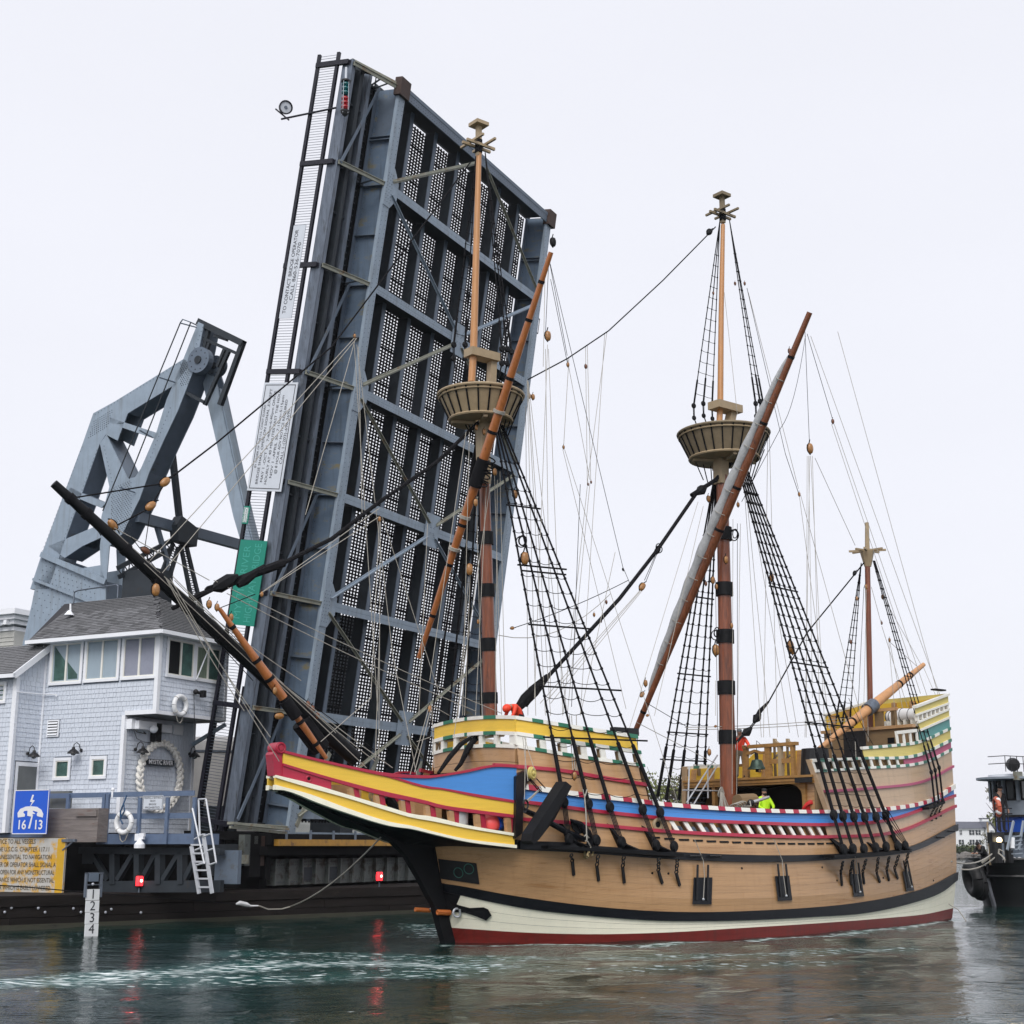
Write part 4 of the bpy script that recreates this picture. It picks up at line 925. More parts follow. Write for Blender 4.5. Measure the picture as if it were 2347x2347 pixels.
mb=MB(); mb.lathe((c.x,c.y,0),[(3.2,2.5),(3.2,z1-.6),(3.0,z1-.15),(2.4,z1+.1),(.1,z1+.3)],28); mb.build('shell',M['tankw'],tk,smooth=True); mb=MB(); mb.lathe((c.x,c.y,0),[(3.25,z1-.7),(3.25,z1-.6)],28); mb.build('seam_ring',M['stz'],tk)
# ---------------------------------------------------------------- THE CONTROL HOUSE (same frame as the bridge)
HP=-2.2                                  # river face of the upper storey
HA=BF.on(*h1(1165,800),0,HP).y           # front face
M['shg']=mk('pale blue cedar shingle',(.66,.71,.79),.65,drip=((.33,.36,.40),.22),var=.05,vscale=5,stretch=(6,6,1),rand=.07)
M['shgb']=mk('shingle backing',(.22,.25,.30),.8,var=0)
M['trim']=mk('white house trim',(.86,.88,.92),.5,var=.03,vscale=3)
M['roof']=mk('grey asphalt shingle',(.145,.147,.155),.85,var=.2,vscale=6,rand=.35,bump=.3,bscale=80)
M['roofb']=mk('roof backing',(.03,.03,.035),.9,var=0)
M['glass']=mk('window glass',(.05,.06,.065),.05,var=0,spec=.9)
M['curt']=mk('pale curtain',(.42,.52,.60),.8,var=.1,vscale=3,stretch=(12,12,.3))  # sky reflection in the panes, put into the colour
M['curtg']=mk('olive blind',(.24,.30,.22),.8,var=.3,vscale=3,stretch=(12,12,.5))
M['curtv']=mk('lilac grey curtain',(.34,.36,.45),.8,var=.08,vscale=2)  # flat tint set behind a pane
M['curtp']=mk('greenish interior',(.06,.14,.12),.7,var=.4,vscale=2)  # green behind panes; also colours the reflection shapes
M['grey']=mk('grey door',(.14,.15,.15),.5,var=.1)
M['railblue']=mk('slate blue deck paint',(.105,.15,.24),.5,var=.12,vscale=3,dirt=(.13,.14,.16),dscale=2,dth=.6)
M['wplank']=mk('weathered board',(.20,.175,.165),.75,var=.25,vscale=2.5,stretch=(.4,1,4),dirt=(.13,.055,.035),dscale=2,dth=.58)
M['alu']=mk('aluminium',(.62,.64,.67),.35,.6,var=.08)
house=thing('control_house','pale blue shingled two storey bridge control house with grey roof and river overhang','house',BF)
Fa=lambda x,y,f=h1,da=0:BF.on(*f(x,y),1,HA+da)
Fp=lambda x,y,f=h1,p=None:BF.on(*f(x,y),0,HP if p is None else p)
pl=Fa(925,1090).x                         # lower corner, set back from the river
pL=Fa(340,700).x                          # where the wing joins
zU=Fa(1165,1080).z; zT=Fa(1165,470).z; zB=Fa(900,1900).z-.3
aF=Fp(1668,900).y
pW=pL; aW=BF.on(*h1(95,1200),0,pW).y      # wing: its river face runs nearer
zWl=BF.on(*h1(110,780),0,pW).z
print('house',HA,'pl',pl,'pL',pL,'zU',zU,'zT',zT,'zB',zB,'aF',aF,'aW',aW)
# carcass
mb=MB(); mb.box((pL,HA+.03,zB),(pl-.03,aF,zT)); mb.box((pl-.03,HA+.03,zU+.05),(HP-.03,aF,zT)); CAR=mb.build('wall',M['shgb'],house)
W2=MB(); W2.box((pW-7,aW+.03,zB),(pW-.03,aF+2,zWl-.1)); W2.build('wall',M['shgb'],house)
CNT={'shingle':0}
def shingles(parent,name,org,X,Y,w,h,holes,mat,cw=.19,ch=.187,thick=.022,limit=0,clip=None,z=None):
    """courses of tapered shingles on the rectangle org + X*[0..w] + Y*[0..h]; holes = rects (x0,x1,y0,y1)"""
    X=V(X).normalized();Y=V(Y).normalized();Z=X.cross(Y); org=V(org); big=[]; rest=MB(); rnd=random.Random(3)
    base=MB(); base.add([(0,0,0),(1,0,0),(1,1,0),(0,1,0),(0,0,1),(1,0,1),(1,1,.15),(0,1,.15)],[(4,5,6,7),(0,1,5,4),(1,2,6,5),(3,0,4,7)])
    me=base.mesh(name,mat); n=0; r=0
    while r*ch<h-.02:
        x=-rnd.random()*cw
        y0=r*ch; y1=min(y0+ch*1.02,h)
        while x<w:
            ww=cw*rnd.uniform(.6,1.45); x0,x1=max(x,0),min(x+ww,w)-.012; x+=ww
            if x1-x0<.02: continue
            xc,yc=(x0+x1)/2,(y0+y1)/2
            if clip and not clip(xc,yc): continue
            segs=[(x0,x1)]
            for (a,b,c_,d_) in holes:
                if c_<yc<d_:
                    ns=[]
                    for (s0,s1) in segs:
                        if s1<=a or s0>=b: ns.append((s0,s1))
                        else:
                            if s0<a: ns.append((s0,a))
                            if s1>b: ns.append((b,s1))
                    segs=ns
            for s0,s1 in segs:
                if s1-s0<.02: continue
                yo=y0-rnd.random()*.008; t=thick*rnd.uniform(.8,1.15); m=basis(X*(s1-s0),Y*(y1-yo),Z*t,org+X*s0+Y*yo)
                if n<limit: inst(name,me,parent,m); n+=1
                else: rest.add([m@V(v) for v in base.v],base.f)
        r+=1
    rest.build(name,mat,parent,kind='stuff')
def window(parent,plane,p0,p1,zt,zb,axis,lights=2,trim=.11,glass='curt',glasses=None,out=1):
    """axis='x': in the front face (normal -y); axis='y': in the river face (normal +x)"""
    o=(lambda a,d,z:V((a,plane-d,z))) if axis=='x' else (lambda a,d,z:V((plane+d,a,z)))
    def bx(mb,a0,a1,d0,d1,z0,z1):
        A,B=o(a0,d0,z0),o(a1,d1,z1); mb.box(A,B)
    mb=MB(); bx(mb,p0-trim,p1+trim,0,.045,zt,zt+trim*1.1); bx(mb,p0-trim,p1+trim,0,.06,zb-trim,zb); bx(mb,p0-trim,p0,0,.044,zb,zt); bx(mb,p1,p1+trim,0,.044,zb,zt)
    w=mb.build('window',M['trim'],parent)
    L=(p1-p0)/lights
    for i in range(lights):
        a0,a1=p0+i*L,p0+(i+1)*L; mb=MB(); e=.045
        bx(mb,a0,a1,-.03,.025,zt-e,zt); bx(mb,a0,a1,-.03,.025,zb,zb+e); bx(mb,a0,a0+e,-.03,.0251,zb+e,zt-e); bx(mb,a1-e,a1,-.03,.0251,zb+e,zt-e); mb.build('frame',M['white'],w)
        mb=MB(); bx(mb,a0+e,a1-e,-.012,-.006,zb+e,zt-e); mb.build('pane',M['pane'] if not (glasses and glasses[i]=='open') else M['pane'],w) if not (glasses and glasses[i]=='open') else None
        g=(glasses[i] if glasses else glass); g={'open':'black'}.get(g,g)
        mb=MB(); bx(mb,a0+e,a1-e,-.027,-.02,zb+e,zt-e); mb.build('curtain',M[g],w)  # sheet behind the pane; the pale tint holds the sky's reflection
    return w
mp_=bpy.data.materials.new('clear pane'); mp_.use_nodes=True; nb=mp_.node_tree.nodes['Principled BSDF']; nb.inputs['Roughness'].default_value=.02; nb.inputs['Base Color'].default_value=(.03,.04,.045,1); nb.inputs['Alpha'].default_value=.06; nb.inputs['Specular IOR Level'].default_value=1
M['pane']=mp_
# windows of the upper storey, front
holesF=[]; 
def fr_win(a,b,**k):
    A=Fa(*a); B=Fa(*b); window(CAR,HA,A.x,B.x,A.z,B.z,'x',**k); t=.12; holesF.append((A.x-t-pL,B.x+t-pL,B.z-t-zB,A.z+t*1.1-zB)); return A,B
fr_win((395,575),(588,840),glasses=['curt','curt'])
_P=[Fa(*p,da=.014) for p in ((408,590),(412,590),(480,690),(480,830),(395,838))]; mb=MB(); mb.prism(_P,(0,.004,0)); mb.build('green_blind',M['curtp'],CAR)  # diagonal reflection in the left window, drawn as green shapes
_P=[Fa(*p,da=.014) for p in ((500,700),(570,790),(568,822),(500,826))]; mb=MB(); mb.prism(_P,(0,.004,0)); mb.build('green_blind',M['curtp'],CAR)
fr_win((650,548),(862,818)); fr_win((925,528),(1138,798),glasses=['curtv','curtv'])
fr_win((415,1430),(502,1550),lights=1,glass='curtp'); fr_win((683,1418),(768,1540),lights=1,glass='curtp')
A=Fa(362,1140);B=Fa(425,1240); holesF.append((A.x-.08-pL,B.x+.08-pL,B.z-.08-zB,A.z+.08-zB))
mb=MB(); mb.box((A.x-.06,HA-.04,B.z-.06),(B.x+.06,HA,A.z+.06)); vt=mb.build('vent',M['trim'],CAR); mb=MB(); mb.box((A.x,HA-.045,B.z),(B.x,HA-.041,A.z)); mb.build('vent_opening',M['iron'],vt)
for k in range(5): mb=MB(); zz_=lerp(B.z,A.z,(k+.5)/5); mb.obox((A.x,HA-.046,zz_),(B.x-A.x,0,0),(0,-.03,-.05),(0,0,.02)); mb.build('louvre',M['trim'],vt)
shingles(CAR,'shingle',(pL,HA+.03,zB),(1,0,0),(0,0,1),HP-pL-.02,zT-zB-.1,holesF+[(pl-pL-.02,99,-1,zU+.16-zB)],M['shg'],limit=230)
# river face, upper storey
holesR=[]
def rv_win(a,b,**k):
    A=Fp(*a); B=Fp(*b); window(CAR,HP,A.y,B.y,A.z,B.z,'y',**k); t=.12; holesR.append((A.y-t-HA,B.y+t-HA,B.z-t-zU,A.z+t*1.1-zU))
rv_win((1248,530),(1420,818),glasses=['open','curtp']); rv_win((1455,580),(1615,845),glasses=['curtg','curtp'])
shingles(CAR,'shingle',(HP-.03,HA+.04,zU),(0,1,0),(0,0,1),aF-HA-.04,zT-zU-.1,holesR,M['shg'],limit=70)
# lower river wall under the overhang
shingles(CAR,'shingle',(pl-.03,HA+.04,zB),(0,1,0),(0,0,1),aF-HA-.04,zU-zB,[],M['shg'])
mb=MB()
def tr(a,b): mb_=MB(); mb_.box(a,b); mb_.build('trim_board',M['trim'],house)
tr((HP-.13,HA-.05,zU),(HP+.05,HA+.12,zT)); tr((HP-.0,aF-.13,zU),(HP+.05,aF+.03,zT))
tr((pl+.0,HA-.045,zU+.0),(HP-.13,HA-.01,zU+.17)); tr((HP,HA+.12,zU),(HP+.04,aF-.13,zU+.14))
tr((pl-.14,HA-.045,zB),(pl+.03,HA+.12,zU)); tr((pl-.0,aF-.12,zB),(pl+.03,aF+.03,zU-.02)); tr((pL-.02,HA-.04,zB),(pL+.07,HA-.0,zT))
tr((pL,HA-.05,zT-.12),(HP-.13,HA-.0,zT))
mb=MB(); mb.box((pl,HA,zU-.02),(HP+.02,aF,zU+.03)); mb.build('soffit',M['grey'],house)
# main hip roof
ez=Fa(1140,470,da=-.45).z; ze=ez; e=.5
eL=BF.on(*h1(205,535),1,HA-e).x; 
R0=V((eL,HA-e,ze)); R1=V((HP+e,HA-e,ze)); R2=V((HP+e,aF+e,ze)); R3=V((eL,aF+e,ze)); am=(HA+aF)/2
apx=BF.on(*h1(1150,205),1,am); rl=BF.on(*h1(470,345),1,am); zr=apx.z; A1=V((apx.x,am,zr)); A0=V((min(eL+1.6,rl.x),am,zr))
print('roof',R0,R1,A0,A1)
mb=MB(); mb.add([R0,R1,R2,R3,A0,A1],[(0,1,5,4),(1,2,5),(2,3,4,5),(3,0,4),(3,2,1,0)]); RF=mb.build('roof',M['roofb'],house)
def roofface(P0,P1,Pt,clip,limit):
    X=(P1-P0); w=X.length; X.normalize(); n=X.cross(Pt-P0).normalized(); Y=n.cross(X); h=(Pt-P0).dot(Y)
    shingles(RF,'roof_shingle',P0+n*.01,X,Y,w,h,[],M['roof'],cw=.30,ch=.15,thick=.03,limit=limit,clip=lambda x,y:clip(x/w,y/h))
x4=(A0.x-R0.x)/(R1.x-R0.x); x5=(A1.x-R0.x)/(R1.x-R0.x)
roofface(R0,R1,A0,lambda x,y:x>x4*y and x<1-(1-x5)*y,300)
roofface(R1,R2,A1,lambda x,y:x>.5*y and x<1-.5*y,0)
def gutter(a,b):
    mb=MB(); mb.beam(a,b,.13,.15); mb.build('gutter',M['trim'],house)
gutter(R0+V((-.05,-.04,-.05)),R1+V((.05,-.04,-.05))); gutter(R1+V((.04,-.06,-.05)),R2+V((.04,0,-.05))); gutter(R0+V((-.04,0,-.05)),R3+V((-.04,0,-.05)))
mb=MB(); mb.box((pL-.2,HA-e+.05,ze-.1),(HP+e-.05,aF+e,ze-.06)); mb.build('soffit',M['trim'],house)
# wing with its lean-to roof
e2=.25; Wz0=BF.on(*h1(60,785),1,aW-.3).z; Wz1=Fa(362,560).z
W0=V((pW-7,aW-.35,Wz0)); W1=V((pW+.18,aW-.35,Wz0)); W3=V((pW+.18,HA+.1,Wz1)); W2_=V((pW-7,HA+.1,Wz1))
mb=MB(); mb.prism([W0,W1,W3,W2_],(0,0,-.12)); WR=mb.build('roof',M['roofb'],house)
X=(W1-W0); wv=X.length; X.normalize(); nn_=X.cross(W3-W1).normalized(); Y=nn_.cross(X); shingles(WR,'roof_shingle',W0+nn_*.01,X,Y,wv,(W3-W1).length,[],M['roof'],cw=.30,ch=.15,thick=.03)
mb=MB(); mb.beam(W1+V((.02,0,-.12)),W3+V((.02,0,-.12)),.06,.24); mb.build('rake_board',M['trim'],house); gutter(W0+V((0,-.03,-.1)),W1+V((.05,-.03,-.1)))
hz=lambda y:lerp(Wz0,Wz1,(y-aW)/(HA-aW))
mb=MB(); mb.prism([(pW-.03,aW+.03,zB),(pW-.03,HA+.1,zB),(pW-.03,HA+.1,Wz1-.15),(pW-.03,aW+.03,Wz0-.05)],(-.1,0,0)); mb.build('wall',M['shgb'],house)
dA=BF.on(*h1(130,1462),0,pW); dB=BF.on(*h1(258,1640),0,pW)
shingles(CAR,'shingle',(pW-.03,aW,zB),(0,1,0),(0,0,1),HA-aW,Wz1-zB,[(dA.y-aW-.12,dB.y-aW+.12,-1,dA.z-zB+.12)],M['shg'],clip=lambda x,y:y+zB<lerp(Wz0,Wz1,x/(HA-aW))-.12)
tr((pW-.14,aW-.04,zB),(pW+.04,aW+.14,Wz0-.1)); 
shingles(CAR,'shingle',(pW-6,aW+.03,zB),(1,0,0),(0,0,1),5.9,Wz0-zB-.1,[],M['shg'])
mb=MB(); mb.box((pW,dA.y-.1,zB),(pW+.035,dB.y+.1,dA.z+.14)); dr=mb.build('door',M['trim'],CAR); mb=MB(); mb.box((pW+.036,dA.y+.02,zB+.2),(pW+.045,dB.y-.02,dA.z-.02)); mb.build('panel',M['grey'],dr)
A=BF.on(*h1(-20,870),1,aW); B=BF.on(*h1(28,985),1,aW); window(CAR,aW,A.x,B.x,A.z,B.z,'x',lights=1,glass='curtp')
# pipe down the wing wall and along it
pts=[BF.on(*h1(415,955),1,HA-.1),BF.on(*h1(415,940),1,HA-.1),BF.on(*h1(330,938),1,HA-.1)]; q1=BF.on(*h1(120,920),0,pW+.1); q2=BF.on(*h1(62,1640),0,pW+.12); pts+=[V((pW+.1,HA-.1,pts[2].z)),q1,V((pW+.1,q1.y,q2.z))]
mb=MB(); mb.tube(pts,.03,6); mb.build('pipe',M['trim'],house)
# roof handrail and vents
k_=lambda x,y:BF.on(*h1(x,y),1,am)
mb=MB(); mb.tube([k_(540,310),k_(548,185),k_(575,172),k_(860,130),k_(873,140),k_(868,225)],.035,6); mb.tube([k_(540,275),k_(700,262)],.02,6); mb.build('roof_handrail',M['stz'],house)
mb=MB(); mb.tube([BF.on(*h1(520,350),1,HA+1),BF.on(*h1(520,270),1,HA+1)],.04,6); mb.lathe(BF.on(*h1(510,355),1,HA+.9),[(.22,0),(.1,.15),(.06,.2)],10); mb.build('vent_pipe',M['trim'],house)
# goose-neck lamps on the walls
lampn=0
def wall_lamp(P,out,label):
    P=V(P); o=V(out); t=thing('wall_lamp',label,'lamp',BF,group='goose neck lamps on the control house')
    mb=MB(); mb.tube([P,P+V((0,0,.05))+o*.05,P+o*.1+V((0,0,.22)),P+o*.22+V((0,0,.3)),P+o*.33+V((0,0,.22)),P+o*.34+V((0,0,.1))],.018,6); mb.ball(P,.07,8,6); mb.build('arm',M['iron'],t)
    mb=MB(); mb.lathe(P+o*.34+V((0,0,-.14)),[(.24,0),(.22,.05),(.13,.14),(.07,.18),(.05,.26)],16); mb.build('lamp_shade',M['iron'],t)
    mb=MB(); mb.lathe(P+o*.34+V((0,0,-.22)),[(.03,0),(.09,.03),(.1,.09)],12); mb.build('globe',M['glass'],t)
wall_lamp(BF.on(*h1(205,1375),0,pW+.05),(1,0,0),'black goose neck lamp above the grey door')
wall_lamp(Fa(600,1352),(-.3,-.95,0),'black goose neck lamp above and between the two small square windows')
wall_lamp(Fp(1000,1345,p=pl+.05),(.95,.2,0),'black goose neck lamp left of the rope wreath')
wall_lamp(Fp(1400,1378,p=pl+.05),(.95,-.2,0),'black goose neck lamp right of the rope wreath')
# things under the overhang
mb=MB(); 
def ubox(x0,y0,x1,y1,d,m,nm='unit',pr=None):
    A=Fp(x0,y0,p=pl+d);B=Fp(x1,y1,p=pl+d); m_=MB(); m_.box((pl+.02,A.y,B.z),(pl+d,B.y,A.z)); return m_.build(nm,M[m],pr or house)
ubox(1028,1130,1155,1205,.5,'trim','air_unit'); ubox(975,1118,998,1195,.3,'trim','white_box'); ubox(1190,1160,1268,1225,.3,'trim','air_unit'); ubox(1155,1150,1190,1290,.3,'iron','conduit_box'); ubox(1285,1160,1350,1240,.12,'trim','white_box')
c=Fp(1135,1195,p=pl+.7); m_=MB(); m_.ball(c,.16,12,8); m_.build('dome_camera',M['trim'],house,smooth=True)
m_=MB(); a=Fp(960,1160,p=pl+.1); m_.tube([a,a+V((.3,0.1,-.3)),a+V((.4,.5,-.35)),Fp(1060,1215,p=pl+.3)],.02,5); m_.tube([Fp(985,1195,p=pl+.1),Fp(1010,1265,p=pl+.1),Fp(1060,1290,p=pl+.1),Fp(1140,1300,p=pl+.1)],.012,5); m_.build('cable',M['iron'],house)
# rope wreath: three strands plaited round an oval
wr=thing('rope_wreath','large pale plaited rope wreath hung on the house wall','wreath',BF)
ctop=Fp(1195,1300,p=pl+.15); cL=Fp(1030,1540,p=pl+.15); cR=Fp(1330,1540,p=pl+.15); cb=Fp(1175,1790,p=pl+.15)
cy=(cL.y+cR.y)/2; cz=(ctop.z+cb.z)/2; ry=(cR.y-cL.y)/2; rz_=(ctop.z-cb.z)/2
M['wreath']=mk('pale thick rope',(.80,.78,.73),.8,var=.15,vscale=12,bump=.6,bscale=40)
for st in range(3):
    pts=[]; N_=132
    for i in range(N_+1):
        a=math.pi/2+2*math.pi*i/N_; ph=a*11+st*2*math.pi/3; k=1+.0; off=.10*math.sin(ph); dep=.06*math.sin(2*ph)
        pts.append(V((pl+.16+dep,cy-math.cos(a)*(ry+off),cz+math.sin(a)*(rz_+off))))
    mb=MB(); mb.tube(pts,.075,7,False); mb.build('strand',M['wreath'],wr,smooth=True)
nb_=thing('name_board','dark board reading MYSTIC RIVER inside the rope wreath','sign',BF)
A=Fp(1088,1412,p=pl+.2);B=Fp(1285,1472,p=pl+.2); mb=MB(); mb.box((pl+.1,A.y,B.z),(pl+.2,B.y,A.z)); mb.build('board',M['st3'],nb_); text(nb_,'lettering','MYSTIC RIVER',M['wht'],(pl+.2,(A.y+B.y)/2,(A.z+B.z)/2),(0,1,0),(0,0,1),.24,fitw=(B.y-A.y)*.9,bold=.02)
# roof of the far pale building at the left edge
# ---------------- deck platform with blue railing
M['dk']=M['pierd']
DP=BF.on(*h2(1440,600),1,HA-1.1)
plat=thing('deck_platform','slate blue railed timber platform in front of the control house','platform',BF)
pa=HA-1.15; A=BF.on(*h2(712,520),1,pa); B=BF.on(*h2(1428,605),1,pa)
A2=BF.on(*h2(712,595),1,pa); ZT=A.z; XR=B.x
mb=MB(); mb.box((A.x,pa,A2.z),(XR,pa+.08,ZT)); mb.box((A.x,pa+.08,A2.z+.05),(XR-.08,HA+.3,ZT-.02)); mb.build('deck_edge',M['railblue'],plat)
mb=MB(); mb.box((XR-.08,pa+.08,A2.z-.02),(XR+.0,HA+.3,ZT)); mb.build('deck_edge',M['railblue'],plat)
for x in (495,775,1027,1232,1432):
    c=BF.on(*h2(x,400),1,pa-.05).x; zt=BF.on(*h2(x,225 if x<1000 else 250),1,pa-.05).z
    for dx in ((-.09,.09) if x==775 else (0,)):
        mb=MB(); mb.box((c+dx-.07,pa-.1,A2.z if x>700 else ZT-.3),(c+dx+.07,pa,zt)); mb.build('railing_post',M['railblue'],plat)
def rrail(x0,x1,ya,yb_):
    a=BF.on(*h2(x0,ya),1,pa-.0); b=BF.on(*h2(x1,ya),1,pa-.0); c=BF.on(*h2(x0,yb_),1,pa-.0); mb=MB(); mb.box((a.x,pa+.001,c.z),(b.x,pa+.05,a.z)); mb.build('railing_board',M['railblue'],plat)
rrail(350,1432,222,258); rrail(712,1432,372,412); rrail(-200,345,280,312) ; rrail(-200,120,400,436); rrail(-200,345,512,542)
# weathered box beside the sign, and brown planks behind it
bx_=thing('storage_box','weathered rusty red and grey board bin on the platform edge','box',BF)
a=BF.on(*h2(330,335),1,pa-.6); b=BF.on(*h2(712,580),1,pa-.6)
for k in range(3): 
    z0,z1=lerp(b.z,a.z,k/3),lerp(b.z,a.z,(k+1)/3)-.01; mb=MB(); mb.box((a.x,pa-.6,z0),(b.x,pa-.55,z1)); mb.build('board',M['wplank'],bx_)
mb=MB(); mb.box((a.x,pa-.55,b.z),(b.x,pa-.05,a.z)); mb.build('box_body',M['wplank'],bx_)
a2=BF.on(*h2(562,345),1,pa-.65); b2=BF.on(*h2(712,388),1,pa-.65); mb=MB(); mb.box((a2.x,pa-.68,b2.z),(b2.x,pa-.6,a2.z)); mb.build('hatch_lid',M['wplank'],bx_)
M['brn']=mk('red brown boards',(.055,.022,.018),.7,var=.3,vscale=3)
mb=MB(); a=BF.on(*h2(-60,205),1,pa+.5); b=BF.on(*h2(130,520),1,pa+.5); mb.box((a.x-4,pa+.5,b.z),(b.x,pa+.8,a.z)); mb.box((a.x-4,pa+.45,a.z-.08),(b.x+.1,pa+.85,a.z+.06)); mb.build('brown_screen',M['brn'],plat)
mb=MB(); a=BF.on(*h2(345,205),1,pa+.3); b=BF.on(*h2(500,330),1,pa+.3); mb.box((a.x,pa+.3,b.z),(b.x,pa+.5,a.z)); mb.build('grey_cabinet',M['grey'],plat)
mb=MB(); a=BF.on(*h2(-50,512),1,pa-.02); b=BF.on(*h2(330,545),1,pa-.02); mb.box((a.x-4,pa-.05,b.z),(b.x,pa+.3,a.z)); mb.build('deck_edge',M['railblue'],plat)
# white finial post on the rail
mb=MB(); p=BF.on(*h2(830,240),1,pa+.02); mb.lathe(p+V((0,0,-.05)),[(.05,0),(.05,.25),(.07,.26),(.07,.32),(.03,.36)],8); mb.build('white_fitting',M['trim'],plat)
# dark structure below the platform
sub=thing('platform_truss','dark steel truss and beams carrying the platform over the fender','truss',BF)
pb=pa+.6
def sb(x0,y0,x1,y1,w=.2,d=.2,m='st3'):
    a=BF.on(*h2(x0,y0),1,pb); b=BF.on(*h2(x1,y1),1,pb); mb=MB(); mb.beam(a,b,d,w,(0,0,1)) if abs(a.z-b.z)<abs(a.x-b.x)*3 else mb.beam(a,b,w,d,(1,0,0)); mb.build('truss_member',M[m],sub)
for x in (845,1025,1180,1345): sb(x,650,x,890,.3,.25)
for a_ in ((680,660,800,860),(985,670,870,860),(1150,670,1050,860),(1320,670,1200,870),(1430,730,1360,870)): sb(*a_,w=.18)
sb(740,910,1640,905,.42,.2); sb(620,690,700,690,.5,.2); sb(600,640,1640,650,.25,.3)
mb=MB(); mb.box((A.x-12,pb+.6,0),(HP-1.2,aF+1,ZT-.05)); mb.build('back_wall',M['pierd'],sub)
# right part, below the ladder: pier front
mb=MB(); a=BF.on(*h2(1590,640),1,pb+.3); b=BF.on(*h2(1750,890),1,pb+.3); mb.box((a.x,pb+.3,b.z),(b.x,pb+.5,a.z)); mb.build('steel_panel',M['st2'],sub)
# ---------------- life rings
M['ring']=mk('white life ring',(.80,.81,.82),.45,var=.04)
def life_ring(c,ax,R,label,tilt=0,loop=True,rx=1):
    t=thing('life_ring',label,'life ring',BF,group='white life rings on the control house'); c=V(c); mb=MB(); mb.ring(c,ax,R,R*.27,28,10); mb.build('ring',M['ring'],t,smooth=True)
    a=V(ax).normalized(); x=a.cross(V((0,0,1))).normalized(); 
    for k in range(4):
        an=math.pi/4+k*math.pi/2; d=x*math.cos(an)+V((0,0,1))*math.sin(an); tng=a.cross(d); mb=MB(); mb.ring(c+d*R,tng,R*.275,R*.03,14,5); mb.build('band',M['rope_w'],t)
    mb=MB(); mb.tube([c+x*R*.6-V((0,0,R*1.1)),c+x*R*.3-V((0,0,R*1.75)),c-x*R*.05-V((0,0,R*1.95)),c-x*R*.35-V((0,0,R*1.7)),c-x*R*.5-V((0,0,R*1.1))],.018,5); mb.build('grab_line',M['rope_w'],t)
    return t
life_ring(Fp(1330,1020,p=HP+.12),(1,0,0),.36,'white life ring hung on the river face below the upper windows')
c=BF.on(*h2(915,437),1,pa-.25); t=life_ring(c,(0,1,0),.36,'white life ring hung from a blue rope on the platform railing')
M['brope']=mk('blue rope',(.02,.07,.16),.7,var=.2)
mb=MB(); mb.tube([c+V((.05,-.0,1.0)),c+V((.02,-.1,.7)),c+V((-.1,-.12,.4)),c+V((-.08,-.1,.1)),c+V((.03,-.1,-.05))],.03,6); mb.tube([c+V((.02,-.1,.7)),c+V((.1,-.12,.45)),c+V((-.05,-.13,.2))],.025,6); mb.build('rope',M['brope'],t)
# camera on the river face
cm=thing('security_camera','black swivel camera on a bracket right of the upper life ring','camera',BF)
c=Fp(1445,920,p=HP+.15); mb=MB(); mb.ball(c,.11,10,7); mb.tube([c,c+V((.05,.3,-.05))],.06,8); mb.build('swivel',M['iron'],cm); mb=MB(); mb.box(c+V((.0,.25,-.2)),c+V((.2,.42,.08))); mb.build('camera_body',M['iron'],cm)
mb=MB(); mb.tube([c+V((-.1,0,0)),Fp(1435,1160,p=HP+.06)],.015,4); mb.build('cable',M['iron'],cm)
mb=MB(); mb.tube([Fp(1450,830,p=HP+.1),Fp(1565,540,p=HP+.25)],.03,6); mb.build('white_pole',M['trim'],house)
m_=MB(); m_.tube([Fp(1420,1310,p=pl+.1),Fp(1665,1160,p=HP-.1)],.09,8); m_.build('brace_tube',M['st'],house)
# speaker / horn under the railing
hn=thing('deck_lamp','white floodlight housing fixed under the platform edge','lamp',BF)
c=BF.on(*h2(1030,600),1,pa-.3); mb=MB(); mb.lathe(c,[(.2,-.12),(.2,.02),(.1,.14),(.07,.2)],12); mb.build('housing',M['trim'],hn); mb=MB(); mb.box(c+V((-.3,.05,.15)),c+V((-.12,.2,.4))); mb.box(c+V((-.12,.0,.2)),c+V((.15,.1,.3))); mb.box(c+V((-.05,-.0,.3)),c+V((.17,.1,.42))); mb.build('bracket',M['trim'],hn)
# prohibited notice
sg=thing('railing_notice','small white notice reading fishing or bathing from bridge prohibited on the railing','sign',BF)
a=BF.on(*h2(1058,238),1,pa-.15); b=BF.on(*h2(1202,342),1,pa-.15); mb=MB(); mb.box((a.x,pa-.17,b.z),(b.x,pa-.14,a.z)); mb.build('panel',M['signw'],sg)
w=b.x-a.x; h_=a.z-b.z
for i,(tx,fw) in enumerate((('FISHING or BATHING',.86),('FROM',.25),('BRIDGE',.36),('PROHIBITED',.7))): text(sg,'lettering',tx,M['signt'],((a.x+b.x)/2,pa-.17,a.z-h_*(.17+.22*i)),(1,0,0),(0,0,1),.1,fitw=w*fw,thick=.006)
mb=MB()
for q_ in ((a.x+.02,a.x+.035,b.z+.02,a.z-.02),(b.x-.035,b.x-.02,b.z+.02,a.z-.02),(a.x+.035,b.x-.035,a.z-.035,a.z-.02),(a.x+.035,b.x-.035,b.z+.02,b.z+.035)): mb.box((q_[0],pa-.175,q_[2]),(q_[1],pa-.17,q_[3]))
mb.build('border',M['signt'],sg)
